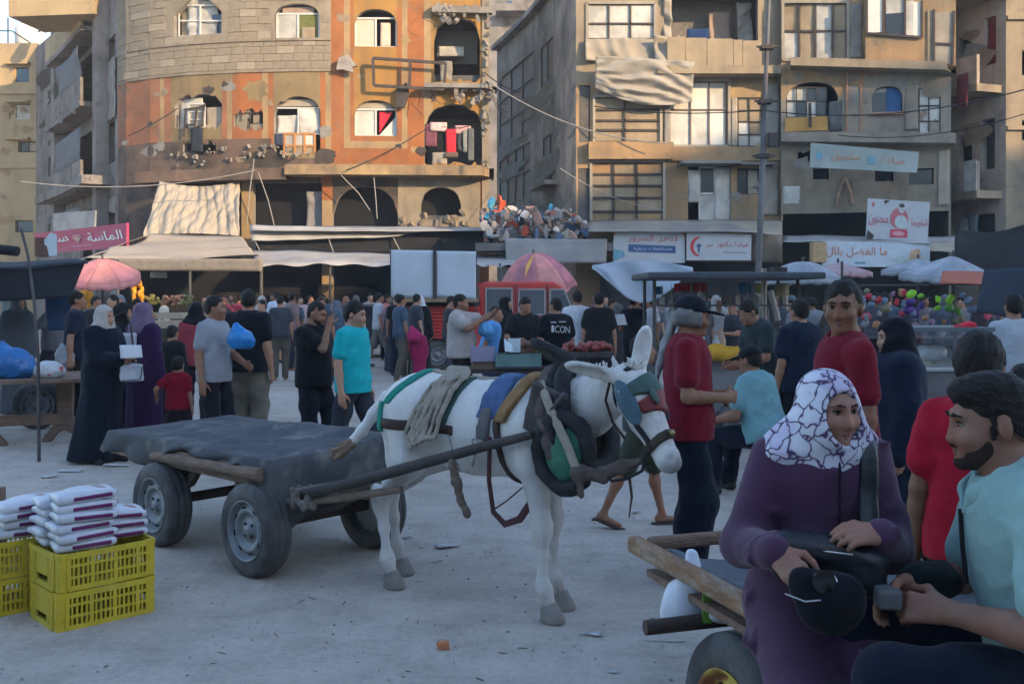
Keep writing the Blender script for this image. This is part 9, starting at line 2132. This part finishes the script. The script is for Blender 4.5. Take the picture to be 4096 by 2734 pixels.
leath = mat('bag_leather', (0.010, 0.013, 0.018), rough=0.42, var=0.25, scale=9, bump=0.2, bscale=30, spec=0.45)
S.build('bag_body', leath, sb, 0.0055)
mb = MB(); mb.tube([(0.065, -0.235, 0.99), (0.075, -0.225, 1.05)] + [on_dress(0.085 + 0.02 * (z - 1.05) / .25, z, 0.008) for z in np.linspace(1.12, 1.24, 5)] + [Fw.loc(0.108, -0.06, 0.515), Fw.loc(0.106, 0.03, 0.525), Fw.loc(0.08, 0.15, 0.38)], 0.026, 8, flat=.2, up=(0, -1, 0)); mb.build('strap', leath, sb, local=True)
mb = MB(); mb.tube([(-0.10, -0.338, 1.018), (-0.01, -0.340, 1.008)], 0.003, 6); mb.build('zip', mat('zip_steel', (0.5, 0.5, 0.5), rough=0.3, metal=0.8), sb, local=True)
cp = thing('cloth_pouch', 'black cloth pouch and sunglasses hanging from the right hand of the woman in purple', 'pouch', (HW[0], HW[1], 0))
S = SDF(); S.ell((-0.085, -0.40, 0.900), (0.085, 0.045, 0.070), 0.03); S.cap((-0.15, -0.40, 0.955), (-0.06, -0.42, 0.93), 0.035, 0.05, 0.04); S.disp = wob(63, 0.010, 26); S.build('pouch_body', cloth((0.008, 0.010, 0.016)), cp, 0.006)
mb = MB(); mb.tube([(-0.115 + 0.030 * math.cos(a), -0.452 + 0.01 * math.sin(a), 0.972 + 0.020 * math.sin(a)) for a in np.linspace(0, 2.4, 12)], 0.0025, 6, caps=False); mb.tube([(-0.20, -0.42, 0.935), (-0.16, -0.45, 0.925), (-0.125, -0.455, 0.93)], 0.0025, 6); mb.build('rim', mat('glasses_steel', (0.45, 0.45, 0.46), rough=0.25, metal=0.7), cp, local=True)
mb = MB(); mb.lathe((-0.115, -0.450, 0.972), [(0.0, 0.004), (0.020, 0.003), (0.028, 0.0)], 18, M=Matrix.Rotation(R(90), 3, 'X')); mb.build('lens', mat('lens_dark', (0.012, 0.012, 0.016), rough=0.1, spec=0.6), cp, local=True)
# ---- seated man in mint polo shirt
HM = (1.335, 2.44); YM = -99
Fm = Fig(h=1.76, hip=(0, 0, 0.735), lean=14, head=(0, 6), feet=[(-0.16, -0.43, 0.33), (0.16, -0.40, 0.33)], hands=[(-0.035, -0.335, 0.925), (0.095, -0.285, 0.895)], poles=[(-0.75, 0.5, -0.6), (0.9, 0.5, -0.5)], hand_dirs=[(0.30, -0.80, -0.45), (-0.42, -0.85, -0.05)], palms=[(0.80, 0.2, -0.55), (-0.75, 0.15, -0.55)], thumbs=[(0.15, -0.3, 0.9), (0.1, -0.3, 0.9)], curl=(0.45, 0.62), kpole=[(-0.25, -1, 1.0), (0.25, -1, 1.0)], sw=1.05, hs=0.98)
mt_ = thing('person', 'seated bearded man in mint polo shirt in profile at the right edge', 'person', (HM[0], HM[1], 0), R(YM))
sk_m = mat('skin_man', (0.265, 0.145, 0.10), rough=0.58, var=0.16, scale=11, bump=0.16, bscale=330, spec=0.25, sub=0.06, col2=(0.29, 0.13, 0.09), mix_scale=12)
body_sdf(Fm, True, jaw=1.0, legs=False).build('body', sk_m, mt_, 0.0055); face_details(Fm, mt_, 0.0040, (0.20, 0.085, 0.075))
S = hair_sdf(Fm, 0.002, 0.066, -0.050); S.pr.insert(2, ('e', Fm.hp(0, -0.012, 0.078), np.array([0.068, 0.084, 0.049]) * Fm.hk, np.array(Fm.H), 0, 0.02, False))
wh1, wh2 = wob(88, 0.0035, 90), wob(89, 0.0025, 220); S.disp = lambda p: wh1(p) + wh2(p)
S.build('hair', HAIR, mt_, 0.0042)
S = SDF(); hp = Fm.hp; s = Fm.hk
S.ell(hp(0, -0.024, -0.040), np.array([0.0625, 0.0680, 0.0842]) * s, 0.035, Fm.H); S.cap(hp(0, -0.0765, -0.099), hp(0, -0.060, -0.096), 0.0235 * s, 0.0275 * s, 0.02)
S.ell(hp(0, -0.115, -0.028), np.array([0.050, 0.052, 0.062]) * s, 0.012, Fm.H, sub=True); S.clip(hp(0, 0, -0.018), Fm.H @ V3(0, -0.55, 1.0)); S.clip(hp(0, 0.022, 0), Fm.H @ V3(0, 1, 0.12))
S.build('beard', mat('stubble', (0.035, 0.024, 0.019), rough=0.9, var=0.35, scale=90, bump=0.3, bscale=200), mt_, 0.0042)
S = SDF(); S.path([hp(-0.024, -0.094, -0.058), hp(0, -0.101, -0.0545), hp(0.024, -0.094, -0.058)], [0.002, 0.004, 0.002], 0.004); S.build('moustache', HAIR, mt_, 0.003)
for sg in (-1, 1):
 S = SDF(); S.cap(hp(0.0735 * sg, -0.012, 0.045), hp(0.071 * sg, -0.012, -0.035), 0.010 * s, 0.008 * s, 0.006, flat=.45, fdir=Fm.H @ V3(1, 0, 0)); S.disp = wh2; S.build('sideburn', HAIR, mt_, 0.004)
mint = mat('polo_mint', (0.26, 0.40, 0.385), rough=0.9, var=0.10, scale=8, bump=0.16, bscale=120, spec=0.12, sheen=0.1)
S = shirt_sdf(Fm, sleeve=0.72, hem=-0.06, loose=0.024, seed=51, fold=0.010); a1, a2 = wob(51, 0.006, 14, (1, 1, .6)), crease(52, 0.013, 28, (1, 1, .8)); S.disp = lambda p: a1(p) + a2(p); S.build('shirt', mint, mt_, 0.0075)
S = SDF(); S.path([Fm.loc(0.075, 0.03, 0.515), Fm.loc(0.078, -0.03, 0.500), Fm.loc(0.045, -0.095, 0.465), Fm.loc(0.012, -0.118, 0.425)], [0.020, 0.022, 0.022, 0.012], 0.01, flat=.45, fdir=Fm.T @ V3(0.75, -0.55, 0.3)); S.path([Fm.loc(-0.075, 0.03, 0.515), Fm.loc(-0.078, -0.03, 0.500), Fm.loc(-0.045, -0.095, 0.465), Fm.loc(-0.012, -0.118, 0.425)], [0.020, 0.022, 0.022, 0.012], 0.01, flat=.45, fdir=Fm.T @ V3(-0.75, -0.55, 0.3)); S.path([Fm.loc(0.075, 0.03, 0.515), Fm.loc(0, 0.075, 0.525), Fm.loc(-0.075, 0.03, 0.515)], [0.02] * 3, 0.01); S.build('collar', mint, mt_, 0.005)
mb = MB(); mb.tube([Fm.loc(0.006, -0.128, 0.43), Fm.loc(0.008, -0.146, 0.34), Fm.loc(0.008, -0.158, 0.25)], 0.006, 6, flat=.5); mb.build('placket', cloth((0.02, 0.02, 0.025)), mt_, local=True)
S = trouser_sdf(Fm, 53, 0.026, top=0.30, fold=0.009); S.build('trousers', cloth((0.010, 0.014, 0.026)), mt_, 0.011)
S = SDF(); e = Fm.wr[0] * .62 + Fm.el[0] * .38; S.path([Fm.wr[0] * .92 + Fm.el[0] * .08, e, Fm.el[0] * .55 + Fm.wr[0] * .45], [0.040, 0.052, 0.050], 0.03); S.ell(e + V3(0.05, -0.02, 0.01), (0.05, 0.05, 0.05), 0.04); S.disp = wob(54, 0.016, 34); S.build('wrist_wrap', cloth((0.010, 0.016, 0.018)), mt_, 0.0065)
S = SDF(); c = Fm.wr[0] * .5 + Fm.wr[1] * .5 + V3(0.02, -0.10, 0.0); S.box(c, (0.032, 0.030, 0.025), 0.008, 0.01); so = S.build('cloth_scrap', mat('grey_scrap', (0.12, 0.12, 0.125), rough=0.7, var=0.2), None, 0.005); so.location = (HM[0], HM[1], 0); so.rotation_euler = (0, 0, R(YM)); tag(so, 'small grey object in the hands of the man in mint', 'object')
# ---- standing figures on the right
cm, cF = pp('man in maroon T-shirt with dark cap and grey neck cloth behind the donkey head', 688, 5.75, 82, T((0.165, 0.010, 0.022), loose=0.030), TR((0.010, 0.012, 0.022), wide=0.025, loose=0.03), h=1.68, fine=True, skin=1, vox=0.009, cap=(0.014, 0.016, 0.024), hair=(0.004, 0.05), hands=[(-0.09, -0.205, 1.075), (0.10, -0.19, 1.07)], poles=[(-0.6, 0.9, -0.5), (0.6, 0.9, -0.5)], hand_dirs=[(0.7, -0.7, 0), (-0.7, -0.6, 0.1)], curl=(0.6, 0.6), head=(8, 6))
S = SDF(); S.path([cF.hp(0.07, 0.03, 0.015), cF.hp(0.04, 0.09, 0.01), cF.hp(-0.04, 0.09, 0.01), cF.hp(-0.07, 0.03, 0.015)], [0.03] * 4, 0.03, flat=.5, fdir=cF.H @ V3(0, 1, 0)); S.box(cF.hp(0, 0.035, -0.02), np.array([0.088, 0.088, 0.045]), 0.03, 0.02, cF.H); S.clip(cF.hp(0, -0.045, 0), cF.H @ V3(0, -1, 0)); S.disp = wob(5, 0.006, 30); S.build('neck_flap', cloth((0.17, 0.165, 0.16)), cm, 0.008)
S = SDF(); S.path([cF.hp(0.03, 0.105, -0.02), cF.loc(0.06, 0.14, 0.42), cF.loc(0.05, 0.19, 0.22)], [0.05, 0.06, 0.03], 0.04, flat=.45, fdir=(0, 1, 0.2)); S.disp = wob(6, 0.010, 34); S.build('neck_cloth', cloth((0.24, 0.24, 0.25)), cm, 0.009)
mb = MB(); mb.tube([cF.hp(0.075, -0.055, 0.085), cF.hp(0.083, -0.045, 0.07), cF.hp(0.078, -0.065, 0.062), cF.hp(0.070, -0.075, 0.075)], 0.004, 6); mb.build('cap_badge', lt_, cm, local=True)
rm, rF = pp('man in maroon T-shirt looking over his shoulder towards the viewer', 845, 4.35, -90, T((0.165, 0.010, 0.020), loose=0.026), TR((0.016, 0.018, 0.025)), h=1.755, fine=True, skin=3, vox=0.0078, head=(62, 2), hair=(0.005, 0.062), build=0.9, sw=1.06)
bw, bF = pp('woman in long navy black robe and black headscarf seen from the side', 897, 5.7, -100, GN((0.012, 0.018, 0.036), flare=0.25, loose=0.036), hijab=((0.010, 0.012, 0.018), {'back': 0.30, 'cape': 0.2}), h=1.55, fine=True, skin=2, vox=0.010, head=(10, 4), shoes=BLK)
by, byF = pp('boy in red T-shirt with thick dark hair seen from behind on the right', 980, 3.35, 150, T((0.36, 0.010, 0.028), loose=0.026), TR((0.014, 0.014, 0.018)), h=1.54, hs=1.06, skin=3, vox=0.0065, hair=(0.013, 0.055), head=(-10, 4), hands=[None, None])
pp('child in bright red shirt cut off by the right edge', 1023, 4.4, -60, T((0.42, 0.012, 0.03)), h=1.36, hs=1.08, skin=2, vox=0.010)
pp('man in white shirt far right behind the glass cart', 1014, 8.8, 170, T((0.40, 0.43, 0.47)), h=1.70, vox=0.013)
# ---- litter on the ground
lp = mat('litter_white', (0.50, 0.50, 0.50), rough=0.8, var=0.12, scale=20); lb = mat('litter_brown', (0.16, 0.12, 0.09), rough=0.9, var=0.3); lo_ = mat('litter_orange', (0.50, 0.19, 0.09), rough=0.7, var=0.15)
def scrap(name, label, px, py, w, h, rz, m, z=0.012, seed=0, cat='litter'):
 mb = MB(); g = G(px, py); wv = wob(seed + 5, 1, 30); Mx = Matrix.Rotation(rz, 3, 'Z')
 mb.grid(lambda u, v: g + Mx @ Vector(((u - .5) * w, (v - .5) * h * (0.6 + .4 * math.sin(3 * u + seed)), 0.004 + z * (0.5 + 0.5 * float(wv(np.array([[u, v, 0.]]) * .3)[0])))), 8, 5, thick=0.002)
 return tag(mb.build(name, m), label, cat)
scrap('paper_scrap', 'crumpled white paper under the donkey shaft near the hind hoof', 448, 547, 0.16, 0.09, 0.3, lp, 0.03, 1)
scrap('paper_scrap', 'small white paper right of the hind hoof', 438, 561, 0.05, 0.035, 0.2, lp, 0.015, 2)
scrap('paper_scrap', 'pale strip of paper beside the far cart wheel', 407, 538, 0.05, 0.12, 0.9, lp, 0.02, 3)
scrap('paper_scrap', 'striped foil wrapper in front of the donkey front hooves', 591, 635, 0.11, 0.08, -0.2, mat('foil', (0.45, 0.47, 0.50), rough=0.3, metal=0.4, var=0.3, scale=30), 0.025, 4)
scrap('paper_scrap', 'thin white straw on the ground near the cart pipe', 664, 641, 0.20, 0.012, -0.1, lp, 0.006, 5)
scrap('paper_scrap', 'flat grey paper behind the rear cart wheel', 70, 471, 0.22, 0.12, 0.1, lp, 0.02, 6)
scrap('paper_scrap', 'pale paper left of the black robed woman hem', 50, 477, 0.14, 0.1, 0.5, lp, 0.03, 7)
scrap('paper_scrap', 'white paper bits by the rear wheel', 118, 466, 0.25, 0.12, -0.2, lp, 0.03, 8)
scrap('paper_scrap', 'white card between the cart wheels', 335, 540, 0.08, 0.03, -0.2, lp, 0.01, 9)
scrap('paper_scrap', 'bent white strip below the hind hoof', 420, 582, 0.06, 0.025, 0.3, lp, 0.02, 10)
scrap('paper_scrap', 'white scrap at the bottom edge of the frame', 612, 672, 0.06, 0.03, 0.1, lp, 0.01, 11)
scrap('paper_scrap', 'pale plastic sliver right of the maroon shirted man', 733, 457, 0.14, 0.04, 0.1, lp, 0.01, 12)
scrap('paper_scrap', 'white plastic piece near the barefoot boy', 635, 513, 0.09, 0.05, 0.3, lp, 0.03, 13)
S = SDF(); g = np.array(G(443, 648)); S.box(g + V3(0, 0, 0.018), (0.026, 0.020, 0.018), 0.006, 0.01, rotz(.3)); S.ell(g + V3(-.02, 0, .02), (.014, .016, .016), .01); S.disp = wob(3, 0.005, 70); tag(S.build('carton_scrap', lo_, None, 0.004), 'small crushed orange carton in the foreground', 'litter')
r = random.Random(91); mb = MB()
for i in range(900):
 py = 372 + (683 - 372) * r.random() ** 1.3; px = r.uniform(-20, 1044); g = G(px, py); s_ = r.uniform(.002, .011) * (1 if py > 450 else 1.8)
 Mx = Euler((r.uniform(-.3, .3), r.uniform(-.3, .3), r.uniform(0, 6))).to_matrix()
 if r.random() < .12: mb.box(g + Vector((0, 0, s_ * .3)), (s_ * r.uniform(3, 7), s_ * .5, s_ * .3), rot=Mx, mi=1)
 else: mb.box(g + Vector((0, 0, s_ * .4)), (s_ * 1.6, s_ * 1.1, s_ * .8), rot=Mx, mi=0 if r.random() < .7 else 2, taper=.6)
tag(mb.build('gravel', [mat('pebble', (0.30, 0.275, 0.25), rough=0.95, var=0.3, scale=30), lb, lp]), 'scattered pebbles, twigs and paper crumbs on the dusty ground', 'gravel', kind='stuff')
# ---------------------------------------------------------------- dusty evening air
mb = MB(); mb.box((25, 20, 17), (260, 130, 36.5)); hz = mb.build('haze', mat('haze_air', (0.5, 0.5, 0.5))); tag(hz, 'thin dusty evening haze over the whole square', 'haze', kind='stuff')
hm = MATS['haze_air'].node_tree; hm.nodes.clear(); ho = hm.nodes.new('ShaderNodeOutputMaterial'); hv = hm.nodes.new('ShaderNodeVolumePrincipled')
hv.inputs['Color'].default_value = (0.80, 0.80, 0.82, 1); hv.inputs['Density'].default_value = 0.0013; hv.inputs['Anisotropy'].default_value = 0.0
hm.links.new(hv.outputs[0], ho.inputs['Volume'])
